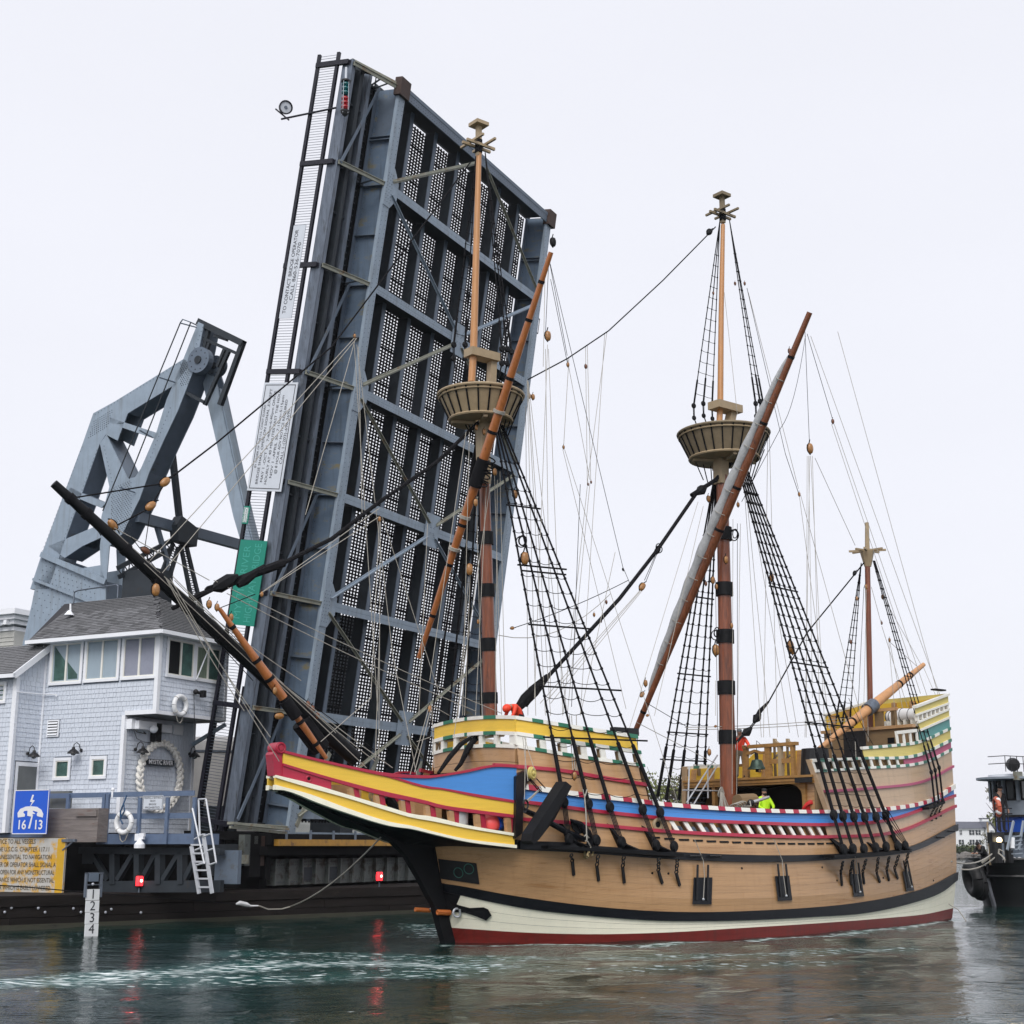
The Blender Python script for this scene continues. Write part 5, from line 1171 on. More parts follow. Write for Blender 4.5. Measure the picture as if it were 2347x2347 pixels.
# blue telephone channel sign
M['sblue']=mk('blue sign sheet',(.01,.10,.62),.4,var=.04,vscale=2)
bs=thing('radio_channel_sign','blue sign with white telephone symbol and numbers 16 and 13','sign',BF); pq=pa-1.3
S=lambda x,y:BF.on(*h2(x,y),1,pq)
a=S(112,197); b=S(342,520); mb=MB(); mb.box((a.x,pq,b.z),(b.x,pq+.04,a.z)); mb.build('panel',M['sblue'],bs)
def flat(parent,name,pts,mat,d=.008,f=None):
    P=[(f or S)(*p) for p in pts]; mb=MB(); mb.prism([p-V((0,d,0)) for p in P],(0,d*.7,0)); return mb.build(name,mat,parent)
flat(bs,'bolt_symbol',[(240,230),(222,282),(238,285),(215,330),(258,272),(240,268),(252,232)],M['wht'])
pts=[(135,400)]; 
hs=[(133,398),(130,365),(150,335),(190,318),(232,315),(275,320),(305,340),(320,372),(316,398),(275,388),(272,372),(280,358),(232,345),(180,350),(172,362),(186,376),(182,392)]
flat(bs,'handset_symbol',hs,M['wht']); flat(bs,'handset_stand',[(186,378),(275,375),(290,392),(186,392)][:0] or [(200,372),(262,372),(248,358),(214,358)],M['wht'],d=.009)
flat(bs,'bolt_symbol',[(205,345),(245,345),(240,378),(246,378),(222,480),(208,480),(232,392),(203,386)],M['wht'],d=.012)
c1=S(160,455); c2=S(283,455); text(bs,'lettering','16',M['wht'],(c1.x,pq-.003,c1.z),(1,0,0),(0,0,1),.48,thick=.008,bold=.02); text(bs,'lettering','13',M['wht'],(c2.x,pq-.003,c2.z),(1,0,0),(0,0,1),.48,thick=.008,bold=.02)
mb=MB(); e=.03
for q_ in ((a.x,a.x+e,b.z,a.z),(b.x-e,b.x,b.z,a.z),(a.x+e,b.x-e,a.z-e,a.z),(a.x+e,b.x-e,b.z,b.z+e)): mb.box((q_[0],pq-.008,q_[2]),(q_[1],pq-.001,q_[3]))
mb.build('border',M['wht'],bs)
# yellow notice to vessels
yn=thing('vessel_notice','worn yellow and white notice to all vessels board at the left edge','sign',BF); pq=pa-1.1
M['yn']=mk('peeling yellow and white board',(.50,.49,.46),.6,var=.08,dirt=(.62,.34,.02),dscale=1.7,dth=.47)
M['yn2']=mk('solid yellow edge',(.62,.36,.02),.6,var=.08,dirt=(.5,.47,.42),dscale=3,dth=.7)
M['yt']=mk('worn dark lettering',(.10,.075,.04),.7,var=.2,vscale=9)
a=S(-260,548); b=S(462,968); mb=MB(); mb.box((a.x,pq,b.z),(b.x,pq+.05,a.z)); mb.build('panel',M['yn'],yn)
c=S(425,600); mb=MB(); mb.box((c.x,pq-.004,b.z+.05),(b.x-.05,pq-.001,a.z-.05)); mb.build('edge_stripe',M['yn2'],yn)
lines=['NOTICE TO ALL VESSELS','BY ORDER OF THE U.S.C.G. CHAPTER 117.11','APPLIANCES UNESSENTIAL TO NAVIGATION','OWNER OR OPERATOR SHALL SIGNAL A','TO OPEN FOR ANY NONSTRUCTURAL','APPURTENANCE WHICH IS NOT ESSENTIAL','OR WHICH IS EASILY LOWERED']
xe=[265,370,383,412,402,400,372]
for i,tx in enumerate(lines):
    p=S(xe[i],577+57.5*i); text(yn,'lettering',tx,M['yt'],(p.x,pq-.006,p.z),(1,0,0),(0,0,1),.235,align='RIGHT',fitw=.105*len(tx),thick=.004,bold=.01)
mb=MB(); e=.02
for q_ in ((a.x,a.x+e,b.z,a.z),(b.x-e,b.x,b.z,a.z),(a.x+e,b.x-e,a.z-e,a.z),(a.x+e,b.x-e,b.z,b.z+e)): mb.box((q_[0],pq-.008,q_[2]),(q_[1],pq-.0045,q_[3]))
mb.build('border',M['yt'],yn)
mb=MB(); mb.beam(S(462,568),S(560,568),.12,.1); mb.beam(S(462,640),S(545,572),.05,.05); mb.build('support_arm',M['stz'],yn)
# aluminium ladder
ld=thing('aluminium_ladder','silver aluminium ladder with tall handrails leading down to the fender','ladder',BF)
pq=pa-.3; ql=lambda x,y,d=0:BF.on(*h2(x,y),1,pq+d)
for a_,b_ in (((1412,610),(1470,960)),((1500,520),(1565,958))):
    mb=MB(); mb.beam(ql(*a_),ql(*b_),.13,.07,(0,1,0)); mb.build('stile',M['alu'],ld)
for k in range(6):
    t=k/5; y=lerp(600,912,t); x0=lerp(1414,1462,t); x1=lerp(1506,1556,t); mb=MB(); mb.beam(ql(x0,y),ql(x1,y),.12,.06); mb.build('rung',M['alu'],ld)
for pts in (((1420,330),(1508,740)),((1465,265),(1475,530)),((1520,262),(1595,730)),((1465,265),(1520,262)),((1450,750),(1508,735)),((1545,748),(1597,730)),((1435,560),(1500,522)),((1440,640),(1490,620)),((1500,540),(1550,520)),((1530,645),(1575,628))):
    mb=MB(); mb.tube([ql(*pts[0],-.1),ql(*pts[1],-.1)],.035,6); mb.build('handrail',M['alu'],ld)
# cables of the mooring line along the fender
ml=thing('mooring_line','dark line running from the left edge along the fender to a pale splice','rope',FFr)
f_=lambda x,y:FFr.on(*h2(x,y),1,-.95)
mb=MB(); mb.tube([f_(-60,895),f_(200,912),f_(630,950),f_(1100,985),f_(1500,1015),f_(1760,1040)],.022,6); mb.build('line',M['rope'],ml)
mb=MB(); mb.tube([f_(1740,1038),f_(1770,1030),f_(1820,1042),f_(1850,1052),f_(1905,1050)],[.03,.09,.09,.04,.03],8); mb.build('splice',M['ring'],ml)
pg=[f_(1905,1050),FFr.on(*g1(60,1700),1,-.95),FFr.on(*g1(110,1720),1,-.95),FFr.on(*g1(210,1718),1,-.95),FFr.on(*g1(275,1700),1,-.95)]
e=SF.on(*g1(1010,1115),1,-.2); E_=FFr.inv(SF.to(e)); s0=pg[-1]
for k in range(1,9):
    t=k/8; p=s0.lerp(E_,t); p.z-=.9*t*(1-t)*1.6*.9; pg.append(p)
mb=MB(); mb.tube(pg,.026,6); mb.build('bow_line',M['rope_w'],ml)
# ---------------------------------------------------------------- MASTS, SPARS, RIGGING (all in the ship's frame)
def sp(u,v,t=0.): return SF.on(u,v,1,-t)        # on the lengthwise plane t metres to port
def sx(u,v,s): return SF.on(u,v,0,s)            # on the athwartship plane at s
def spar(name,pts,rs,mat,parent,n=14,**k):
    mb=MB(); mb.tube(pts,rs,n); return mb.build(name,M[mat],parent,smooth=True,**k)
def mast(nm,base,top,r0,r1,mat):
    b=sp(*base); a=sp(*top); b.z-=.5; N_=10
    return spar(nm,[b.lerp(a,i/N_) for i in range(N_+1)],[lerp(r0,r1,i/N_) for i in range(N_+1)],mat,ship,18),b,a
def band(p,d,r,h,mat,parent,nm='mast_band'):
    p=V(p); d=V(d).normalized(); mb=MB(); mb.tube([p-d*h/2,p+d*h/2],r,18); return mb.build(nm,M[mat],parent,smooth=True)
def mbands(mst,b,a,vs,r,h,u,mat='black'):
    for v in vs:
        uu=u; P=sp(u,v); k=(P.z-b.z)/(a.z-b.z); q=b.lerp(a,k); band(q,a-b,r,h,mat,mst)
def top_basket(parent,c,R,r,h,nb=22,col='mtan'):
    """round fighting top: flared planked wall with battens, floor and brackets"""
    mb=MB(); mb.lathe(c,[(r,0),(R,h)],40,cap=False); mb.lathe(c,[(R-.05,h),(r-.05,0)],40,cap=False); T=mb.build('mast_top',M[col],parent,smooth=True)
    mb=MB(); mb.ring(V(c)+V((0,0,h)),(0,0,1),R,.055,40,8); mb.build('rim',M[col],T,smooth=True)
    mb=MB(); mb.ring(V(c)+V((0,0,h*.86)),(0,0,1),R-.03,.03,40,6); mb.ring(V(c),(0,0,1),r+.02,.05,40,6); mb.build('hoop',M['mtan'],T)
    mb=MB(); mb.lathe(c,[(.2,-.03),(r,-.03),(r,.02),(.2,.02)],36,cap=False); mb.build('floor',M['mtan'],T)
    for k in range(nb):
        a=2*math.pi*k/nb; e=V((math.cos(a),math.sin(a),0)); mb=MB(); mb.beam(V(c)+e*(r+.015),V(c)+e*(R+.015)+V((0,0,h*.97)),.05,.03,e); mb.build('batten',M['black'],T)
    for k in range(4):
        a=math.pi/4+k*math.pi/2+.3; e=V((math.cos(a),math.sin(a),0)); mb=MB(); mb.beam(V(c)-e*.0+V((0,0,-.09)),V(c)+e*(r-.05)+V((0,0,-.09)),.14,.1); mb.build('bracket',M['mtan'],T)
    return T
def tube1(name,pts,r,mat,parent,n=5):
    mb=MB(); mb.tube(pts,r,n); return mb.build(name,M[mat],parent)
# ---- foremast
FM,b,a=mast('foremast',(1125,1640),(1110,1085),.235,.17,'mast'); fb,fa_=b,a
mbands(FM,b,a,(1600,),.255,.35,1122); mbands(FM,b,a,(1478,1354,1235),.245,.42,1120)
mb=MB(); c0=sp(1109,1110); c1=sp(1104,885); mb.beam(c0,c1,.34,.34,(1,0,0)); mb.build('masthead',M['mtan'],FM)
ct=sp(1103,948); cR=sp(1103,868); top_basket(FM,V((1.2,0,ct.z-.25)),1.42,1.02,.85)
cc=sp(1096,812); mb=MB(); mb.box((cc.x-.42,-.24,cc.z-.14),(cc.x+.75,.24,cc.z+.14)); mb.build('mast_cap',M['mtan'],FM)
mb=MB(); mb.beam(sp(1112,880)+V((.25,0,0)),V((cc.x+.6,0,cc.z)),.24,.24,(1,0,0)); mb.build('masthead',M['mtan'],FM)
ftm=sp(1098,345); spar('topmast',[sp(1100,880)-V((.35,0,0)),V((cc.x-.2,0,cc.z)),ftm.lerp(V((cc.x-.2,0,cc.z)),.5),ftm],[.12,.125,.115,.09],'topmast',FM)
def head(parent,c,k=1.,post=.9,mat='mtan'):
    mb=MB(); mb.box(c+V((-.1*k,-.1*k,-.5*k)),c+V((.1*k,.1*k,post*k))); h=mb.build('topmast_head',M[mat],parent)
    mb=MB(); mb.box(c+V((-.32*k,-.32*k,post*k)),c+V((.32*k,.32*k,(post+.16)*k))); mb.build('truck_cap',M[mat],parent)
    for y in (-.16,.16):
        mb=MB(); mb.box(c+V((-.75*k,(y-.05)*k,-.08*k)),c+V((.75*k,(y+.05)*k,.04*k))); mb.build('trestle_bar',M[mat],parent)
    for x in (-.35,.3):
        mb=MB(); mb.obox(c+V(((x-.05)*k,-.8*k,.05*k)),(.1*k,0,0),(0,1.6*k,.0),(0,0,.1*k)); mb.build('cross_bar',M[mat],parent)
    mb=MB(); mb.tube([c+V((0,0,-.35*k)),c+V((0,0,.25*k))],.17*k,10); mb.build('lashing',M['rope'],parent)
hF=sp(1097,333); head(FM,hF,.8)
# ---- main mast
MM,b,a=mast('mainmast',(1671,1905),(1655,1090),.31,.22,'mast')
mbands(MM,b,a,(1868,1690,1577,1460,1352,1226),.325,.5,1668)
mb=MB(); mb.beam(sp(1653,1110),sp(1651,975),.42,.42,(1,0,0)); mb.build('masthead',M['mtan'],MM)
c=sp(1660,1052); top_basket(MM,V((c.x,0,c.z-.0)),1.74,1.3,.98,26,'mtan2')
cc=sp(1656,933); mb=MB(); mb.box((cc.x-.5,-.3,cc.z-.14),(cc.x+.82,.3,cc.z+.16)); mb.build('mast_cap',M['mtan'],MM)
mb=MB(); mb.beam(sp(1652,1000)+V((.3,0,0)),V((cc.x+.55,0,cc.z)),.3,.3,(1,0,0)); mb.build('masthead',M['mtan'],MM)
tm=sp(1657,515); spar('topmast',[sp(1648,990),sp(1651,920),sp(1653,720),tm],[.12,.118,.105,.085],'topmast',MM)
hM=sp(1656,490); head(MM,hM,.8,.9,'mtan2')
# ---- mizzen
ZM,b,a=mast('mizzenmast',(1995,1720),(1988,1285),.125,.11,'mast')
for v in (1625,): band(sp(1994,v),(0,0,1),.16,.35,'black',ZM)
mb=MB(); p=sp(1988,1280); mb.lathe(V((p.x,0,p.z)),[(.14,-.35),(.3,.3),(.3,.36),(.12,.36)],8); mb.build('mast_head',M['mtan'],ZM)
spar('pole',[sp(1988,1260),sp(1987,1198)],[.1,.08],'mtan',ZM,8)
c=sp(1988,1262)
for ang in (0,.5,1.57,2.1): 
    d=V((math.cos(ang),math.sin(ang),.03)); mb=MB(); mb.beam(c-d*.75,c+d*.75,.08,.08); mb.build('cross_bar',M['mtan'],ZM)
# ---- yards
def yard(nm,s_,p0,p1,r0,rm,mat,bands,plane='s',t=0):
    f=(lambda u,v:sx(u,v,s_)) if plane=='s' else (lambda u,v:sp(u,v,t))
    A,B=f(*p0),f(*p1); N_=12
    o=spar(nm,[A.lerp(B,i/N_) for i in range(N_+1)],[lerp(r0,rm,min(1,2.2*min(i/N_,1-i/N_))) for i in range(N_+1)],mat,ship,14)
    for k in bands:
        p=A.lerp(B,k); band(p,B-A,lerp(r0,rm,min(1,2.2*min(k,1-k)))+.012,.10,'rope',o,'woolding')
    return o,A,B
FY,fyA,fyB=yard('fore_yard',.75,(960,1508),(1263,578),.08,.16,'yard',(.11,.24,.34,.57,.70,.84,.93))
for k in (.28,.36,.62): band(fyA.lerp(fyB,k),fyB-fyA,.2,.1,'rope_w',FY,'rope_lashing')
MY,myA,myB=yard('main_yard',11.7,(1456,1676),(1856,716),.10,.175,'yardd',(.05,.5,.6,.75,.9))
spar('patch_tip',[myA-(myB-myA)*.012,myA],[.17,.17],'black',MY,8)
# furled sail along the yard's forward side
N_=46; pts=[];rr=[]
for i in range(N_+1):
    k=lerp(.10,.90,i/N_); w=math.sin(math.pi*(k-.1)/.8)**.6; d=V((0,.62,.3)).normalized()
    pts.append(myA.lerp(myB,k)+V((-.10,.13,.10))*(.5+w)); rr.append((.05+.14*w)*(1+.14*math.sin(i*1.35)*(.5+.5*w)))
mb=MB(); mb.tube(pts,rr,14); SL=mb.build('furled_sail',M['sail'],MY,smooth=True)
for i in range(4,N_-2,3):
    d=(pts[i+1]-pts[i-1]).normalized(); mb=MB(); mb.ring(pts[i]+V((.06,-.07,-.05)),d,rr[i]+.06,.014,16,5); mb.build('gasket',M['rope_w'],SL)
SY,syA,syB=yard('spritsail_yard',0,(503,1395),(748,1738),.06,.14,'yard',(.12,.34,.46,.6,.75,.9),'p',.62)
A=sp(123,1108); B=sp(815,1740); N_=14
BS=spar('bowsprit',[A.lerp(B,i/N_) for i in range(N_+1)],[lerp(.115,.23,(i/N_)**.6) for i in range(N_+1)],'black',ship,16)
for k in (.05,.1,.22,.32,.42,.53): band(A.lerp(B,k),B-A,lerp(.115,.23,k**.6)+.025,.14,'rope',BS,'rope_band')
LY,lyA,lyB=yard('lateen_yard',0,(1878,1716),(2117,1523),.09,.20,'spar',(.3,.75,.86),'p',.5)
band(lyA.lerp(lyB,.47),lyB-lyA,.27,.5,'stz',LY,'canvas_wrap')
# ---- blocks
def block(P,parent,s=.3,mat='block',d=(0,0,1),nm='block'):
    P=V(P); d=V(d).normalized(); x=d.cross(V((.3,1,0))).normalized(); mb=MB(); vs0=len(mb.v)
    mb.lathe((0,0,0),[(.06,-.5),(.22,-.42),(.31,-.2),(.33,0),(.31,.2),(.22,.42),(.06,.5)],10)
    y=d.cross(x); mb.v=[tuple(P+(x*v[0]*.95+y*v[1]*.7+d*v[2])*s) for v in mb.v]
    o=mb.build(nm,M[mat],parent,smooth=True); mb=MB(); mb.tube([P-d*s*.6,P-d*s*.48+x*s*.12,P-d*s*.25+x*s*.3,P+x*s*.34,P+d*s*.3+x*s*.3,P+d*s*.5+x*s*.1,P+d*s*.85],s*.055,5); mb.build('strop',M['rope'],parent); return o
# ---- shrouds with deadeyes, lanyards and ratlines
def deadeye(P,parent,r,d):
    mb=MB(); d=V(d).normalized(); mb.lathe(V(P)-d*r*.45,[(r*.75,0),(r,r*.25),(r,r*.65),(r*.75,r*.9)],12,d); o=mb.build('deadeye',M['black'],parent,smooth=True); return o
def catn(a,b,sag,n=6):
    return [V(a).lerp(V(b),i/n)-V((0,0,sag*4*(i/n)*(1-i/n))) for i in range(n+1)]
def shroud_set(parent,tops,ups,lows,r,nrat,bars,vtop,sag=.07,dr=.17,serve=.16):
    """tops/ups/lows: world-size points in ship frame for every shroud"""
    S_=[]
    for T,U,L_ in zip(tops,ups,lows):
        T,U=V(T),V(U); mb=MB(); mb.tube([T,T.lerp(U,.5),U.lerp(T,serve),U.lerp(T,serve*.98),U],[r,r,r,r*1.9,r*1.9],6); mb.build('shroud',M['rope'],parent); S_.append((T,U))
        if L_ is not None:
            L_=V(L_); out=V((.25,-1,0)) if U.y<0 else V((.25,1,0)); deadeye(U,parent,dr,out); deadeye(L_,parent,dr,out); mb=MB()
            e=(U-L_).normalized().cross(out).normalized()
            for k in (-1,-.33,.33,1): mb.tube([L_+e*k*dr*.6,U+e*k*dr*.6],.02,4)
            mb.build('lanyard',M['rope'],parent)
    zlo=max(U.z for T,U in S_)+.3; zhi=S_[0][0].z-(S_[0][0].z-zlo)*vtop
    def at(i,z):
        T,U=S_[i]; k=(z-U.z)/(T.z-U.z); return U.lerp(T,k)
    for j in range(nrat):
        z=lerp(zlo,zhi,j/(nrat-1)); mb=MB(); pts=[]
        for i in range(len(S_)-1):
            seg=catn(at(i,z),at(i+1,z),sag*min(1,(at(i,z)-at(i+1,z)).length*1.3)*random.uniform(.6,1.3),6); pts+=seg[(1 if i else 0):]
        mb.tube(pts,.011,4,False); mb.build('ratline',M['rope'],parent)
        mb=MB()
        for i in range(len(S_)): p=at(i,z); mb.ball(p,r*1.7,6,4)
        mb.build('ratline_knot',M['rope'],parent,kind='stuff')
    for z,x0,x1 in bars:
        a=at(0,z);b=at(len(S_)-1,z); d=(b-a).normalized(); mb=MB(); mb.tube([a-d*x0,b+d*x1],.03,6); mb.build('shroud_bar',M['rope'],parent)
    return S_
def hullt(u,v,off): P=hullp(u,v,off); return P
# port fore shrouds
up=[(1293,1839),(1349,1843),(1398,1850),(1473,1856),(1513,1862)]; lo=[(1304,1923),(1367,1926),(1425,1930),(1504,1937),(1545,1940)]
FCH=.42
ups=[hullt(u,v,FCH-.12) for u,v in up]; lows=[hullt(u,v,FCH) for u,v in lo]
tops=[sp(1128+i*3,945,.25) for i in range(5)]
barz=lambda v,u,off=1.6:sp(u,v,off).z
S1=shroud_set(FM,tops,ups,lows,.033,23,[(barz(1160,1180,1.),.1,.15),(barz(1290,1200,1.8),.1,.2),(barz(1303,1200,1.8),.0,.1),(barz(1425,1225,2.4),.1,.3),(barz(1567,1255,3.0),.1,.4),(barz(1685,1265,3.4),.3,.6)],.14,sag=.10)
# channel plank, knees and chains
def channel(l0,l1,zt,out,nm='channel',thick=.09,k=6):
    ss=sts(l0,l1,.5); mb=MB(); mb.slab([side(s,zt(s)-thick,.02) for s in ss],[side(s,zt(s)-thick,out) for s in ss],[side(s,zt(s),out) for s in ss],[side(s,zt(s),.02) for s in ss]); o=mb.build(nm,M['black'],ship)
    mb=MB(); mb.slab([side(s,zt(s)-thick,-out) for s in ss],[side(s,zt(s)-thick,-.02) for s in ss],[side(s,zt(s),-.02) for s in ss],[side(s,zt(s),-out) for s in ss]) if False else None
    return o
c0=hullt(1250,1938,FCH); c1=hullt(1562,1957,FCH); zc=lambda s:lerp(c0.z,c1.z,(s-c0.x)/(c1.x-c0.x))
CH=channel(c0.x,c1.x,zc,FCH+.1)
def chain(a,b,parent,n=6,r=.02,ln=None,wd=.055):
    a,b=V(a),V(b); d=(b-a).normalized(); L_=(b-a).length/n
    for i in range(n):
        p=a.lerp(b,(i+.5)/n); x=d.cross(V((1,0,0)) if i%2 else V((.3,1,.2))).normalized(); pts=[p+x*wd*math.cos(t)+d*L_*.62*math.sin(t) for t in [k*math.pi/4 for k in range(9)]]
        mb=MB(); mb.tube(pts,r,5,False); mb.build('chain_link',M['iron'],parent)
for (u0,v0),(u1,v1),(u2,v2) in (((1309,1958),(1312,1975),(1315,2006)),((1371,1960),(1368,1985),(1372,2019)),((1430,1962),(1427,1988),(1431,2024)),((1510,1966),(1509,1996),(1518,2025)),((1553,1967),(1550,2002),(1558,2030))):
    a=hullt(u0,v0,FCH+.05); b=hullt(u1,v1,.2); c=hullt(u2,v2,.06); chain(a,b,CH,5 if u0>1500 else 3); mb=MB(); mb.beam(b,c,.09,.05,(0,1,0)); mb.build('chain_plate',M['iron'],CH)
for u,v in ((1270,1880),(1383,1885),(1462,1890)):      # black curved knees above the channel
    a=hullt(u,v,.03); b=hullt(u+40,v+62,.03); z0=zc(a.x); s_=a.x+.1
    mb=MB(); P=[side(s_,a.z,.02),side(s_+.12,a.z-.35,.18),side(s_+.3,lerp(a.z,z0,.8),.32),side(s_+.6,z0,.45),side(s_+.3,z0,.02)]; mb.prism(P,(.12,0,0)); mb.build('knee',M['black'],CH)
# port main shrouds
up=[(1911,1868),(1932,1871),(1957,1872),(1982,1873),(2008,1873),(2030,1868)]; lo=[(1933,1947),(1955,1946),(1980,1946),(2007,1943),(2031,1941),(2058,1940)]
ups=[hullt(u,v,.4) for u,v in up]; lows=[hullt(u,v,.55) for u,v in lo]
tops=[sp(1683+i*3,1040,.3) for i in range(6)]
S2=shroud_set(MM,tops,ups,lows,.035,30,[(barz(1350,1790,1.6),.1,.1),(barz(1522,1850,2.5),.1,.1),(barz(1660,1890,3.0),.2,.2)],.12,sag=.06,dr=.19)
L7=hullt(2075,1938,.5); U7=hullt(2022,1870,.45); deadeye(L7,MM,.17,(.2,-1,0)); mb=MB(); 
for k in range(4): mb.tube([L7+V((.03*k,0,.04*k)),U7+V((.12*k-.1,0,.1*k))],.02,4)
mb.build('lanyard',M['rope'],MM)
c0=hullt(1908,1960,.55); c1=hullt(2083,1948,.5); zc2=lambda s:lerp(c0.z,c1.z,(s-c0.x)/(c1.x-c0.x)); CH2=channel(c0.x,c1.x,zc2,.62)
for (u0,v0),(u1,v1),(u2,v2) in (((1932,1975),(1927,2000),(1930,2030)),((1955,1972),(1949,2000),(1951,2028)),((1985,1970),(1977,2000),(1981,2026)),((2013,1966),(2009,2000),(2017,2022)),((2038,1964),(2032,1995),(2038,2018)),((2060,1960),(2050,1992),(2058,2014)),((2082,1955),(2075,1985),(2077,2000))):
    a=hullt(u0,v0,.6); b=hullt(u1,v1,.15); c=hullt(u2,v2,.06); chain(a,b,CH2,6); mb=MB(); mb.beam(b,c,.08,.05,(0,1,0)); mb.build('chain_plate',M['iron'],CH2)
for u,v in ((1898,1918),(1985,1930),(2035,1905)):
    a=hullt(u,v,.03); s_=a.x; z0=zc2(s_+.2); mb=MB(); P=[side(s_,a.z,.02),side(s_+.25,lerp(a.z,z0,.6),.25),side(s_+.7,z0,.5),side(s_+.5,z0,.02)]; mb.prism(P,(.14,0,0)); mb.build('knee',M['black'],CH2)
# starboard main shrouds
low=[(1507,1826),(1527,1834),(1556,1834),(1590,1834),(1612,1834)]
ups=[sp(u,v,-3.75) for u,v in low]; tops=[sp(1636+2*i,1100,-.3) for i in range(5)]
shroud_set(MM,tops,ups,[None]*5,.033,24,[(barz(1372,1620,-1.6),.1,.1),(barz(1549,1590,-2.6),.1,.1),(barz(1680,1560,-3.1),.1,.1),(barz(1742,1545,-3.4),.2,.1)],.18,sag=.08)
# starboard fore shrouds (against the bridge)
ups=[(1.2+.85*i,3.2,4.6) for i in range(4)]; tops=[(1.3,.25,16.4)]*4
shroud_set(FM,tops,ups,[None]*4,.033,18,[],.2,sag=.06)
# mizzen shrouds
ups=[hullt(2138,1825,.35),hullt(2147,1820,.35),hullt(2156,1814,.35)]; lows=[hullt(2143,1846,.38),hullt(2152,1840,.38),hullt(2161,1835,.38)]
shroud_set(ZM,[sp(2001,1285,.15),sp(2003,1285,.15),sp(2005,1285,.15)],[u+V((0,0,.9)) for u in ups],lows,.022,22,[],.06,sag=.03,dr=.1,serve=.12)
c0=hullt(2128,1850,.4); c1=hullt(2165,1836,.4); CH3=channel(c0.x,c1.x,lambda s:lerp(c0.z,c1.z,(s-c0.x)/(c1.x-c0.x+1e-6)),.42)
for (u0,v0,u1,v1) in ((2143,1850,2133,1868),(2152,1846,2143,1864),(2162,1840,2153,1858)):
    a=hullt(u0,v0,.38); b=hullt(u1,v1,.08); chain(a,b,CH3,5,.014,wd=.035); mb=MB(); mb.beam(b,hullt(u1+4,v1+13,.06),.06,.04,(0,1,0)); mb.build('chain_plate',M['iron'],CH3)
shroud_set(ZM,[sp(1974,1290,-.15)]*3,[sp(1915,1660,-2),sp(1930,1665,-2),sp(1947,1668,-2)],[None]*3,.02,20,[],.08,sag=.03)
# topmast shrouds
def tms(parent,hd,rimpts,t,n=14,r=.02):
    ups=[sp(u,v,tt) for u,v,tt in rimpts]; shroud_set(parent,[hd]*len(ups),ups,[None]*len(ups),r,n,[],.2,sag=.04,serve=.14)
    for q in ups: deadeye(q,parent,.11,(0,1,0)); tube1('lanyard',[q-V((.03,0,0)),q-V((.02,0,.6))],.018,'rope',parent); tube1('lanyard',[q+V((.03,0,0)),q-V((-.02,0,.6))],.018,'rope',parent); deadeye(q-V((0,0,.5)),parent,.1,(0,1,0)); tube1('futtock_plate',[q-V((0,0,.5)),q-V((0,q.y*.12,.95))],.025,'rope',parent)
tms(MM,sp(1650,505,-.1),[(1590,930,-1.5),(1612,925,-1.5),(1632,932,-1.5)],0)
tms(MM,sp(1672,505,.1),[(1732,925,1.5),(1742,920,1.5),(1750,928,1.5)],0,16)
tms(FM,sp(1112,350,.1),[(1150,800,1.2),(1162,800,1.2),(1172,806,1.2)],0)
tms(FM,sp(1092,350,-.1),[(1040,790,-1.2),(1066,790,-1.2)],0)
# futtock shrouds under the tops
for (x,y,x2,y2,t) in ((1588,1045,1612,1100,-1.2),(1608,1048,1622,1105,-1.2),(1628,1050,1632,1110,-1.2),(1752,1030,1722,1110,1.2),(1742,1030,1718,1112,1.2),(1730,1032,1712,1115,1.2),(1168,930,1150,1000,1.),(1182,925,1156,1005,1.),(1195,918,1160,1010,1.),(1060,935,1085,1000,-.9),(1045,925,1080,1000,-.9)):
    tube1('futtock_shroud',[sp(x,y,t),sp(x2,y2,t*.35)],.022,'rope',MM if x>1400 else FM)
# ---- stays
def stay(name,pts,r,mat,parent,n=7):
    P=[sp(*p) if len(p)==3 else sp(p[0],p[1],0) for p in pts]; mb=MB(); mb.tube(P,r,n); return mb.build(name,M[mat],parent,smooth=True)
stay('forestay',[(1128,938),(1000,1060),(870,1150),(760,1235),(650,1290)],.065,'rope',FM)
stay('forestay_collar',[(650,1290),(610,1305),(590,1312)],[.13,.13,.11],'rope',FM); stay('forestay_collar',[(606,1298),(560,1330),(545,1342)],[.07,.16,.09],'rope',FM)
for o in ((0,0),(6,-9),(12,-16)): stay('stay_lanyard',[(600+o[0],1315+o[1]),(520+o[0],1345+o[1]),(470+o[0]*.4,1352+o[1]*.3)],.045,'rope',FM)
stay('heart_block',[(545,1318),(525,1330),(500,1345),(485,1352)],[.04,.2,.2,.05],'black',FM); stay('stay_tail',[(490,1350),(455,1365),(420,1382),(395,1395)],[.06,.09,.07,.06],'rope',FM)
stay('fore_topmast_stay',[(1078,372),(760,795),(500,1012),(378,1105)],.026,'rope',FM)
block(sp(378,1105),FM,.36,'block',(1,0,1)); block(sp(345,1160),FM,.36,'block',(1,0,.9)); stay('bridle',[(375,1108),(175,1140)],.022,'rope',FM); stay('bridle',[(375,1112),(352,1150)],.022,'rope',FM); stay('bridle',[(343,1165),(262,1207)],.022,'rope',FM)
block(sp(258,1203),FM,.34,'block',(1,0,-1)); block(sp(333,1262),FM,.28,'blockd',(1,0,-.4)); stay('line',[(345,1168),(332,1255)],.012,'rope',FM)
stay('mainstay',[(1700,1035,.2),(1640,1100),(1585,1135)],.085,'rope',MM); stay('mainstay',[(1598,1128),(1507,1260),(1420,1372),(1329,1471),(1240,1568)],.07,'rope',MM)
stay('mainstay_collar',[(1255,1550),(1225,1582),(1205,1602),(1188,1622)],[.1,.2,.2,.13],'rope',MM); stay('heart_block',[(1618,1115),(1608,1123),(1596,1132)],[.07,.2,.07],'black',MM)
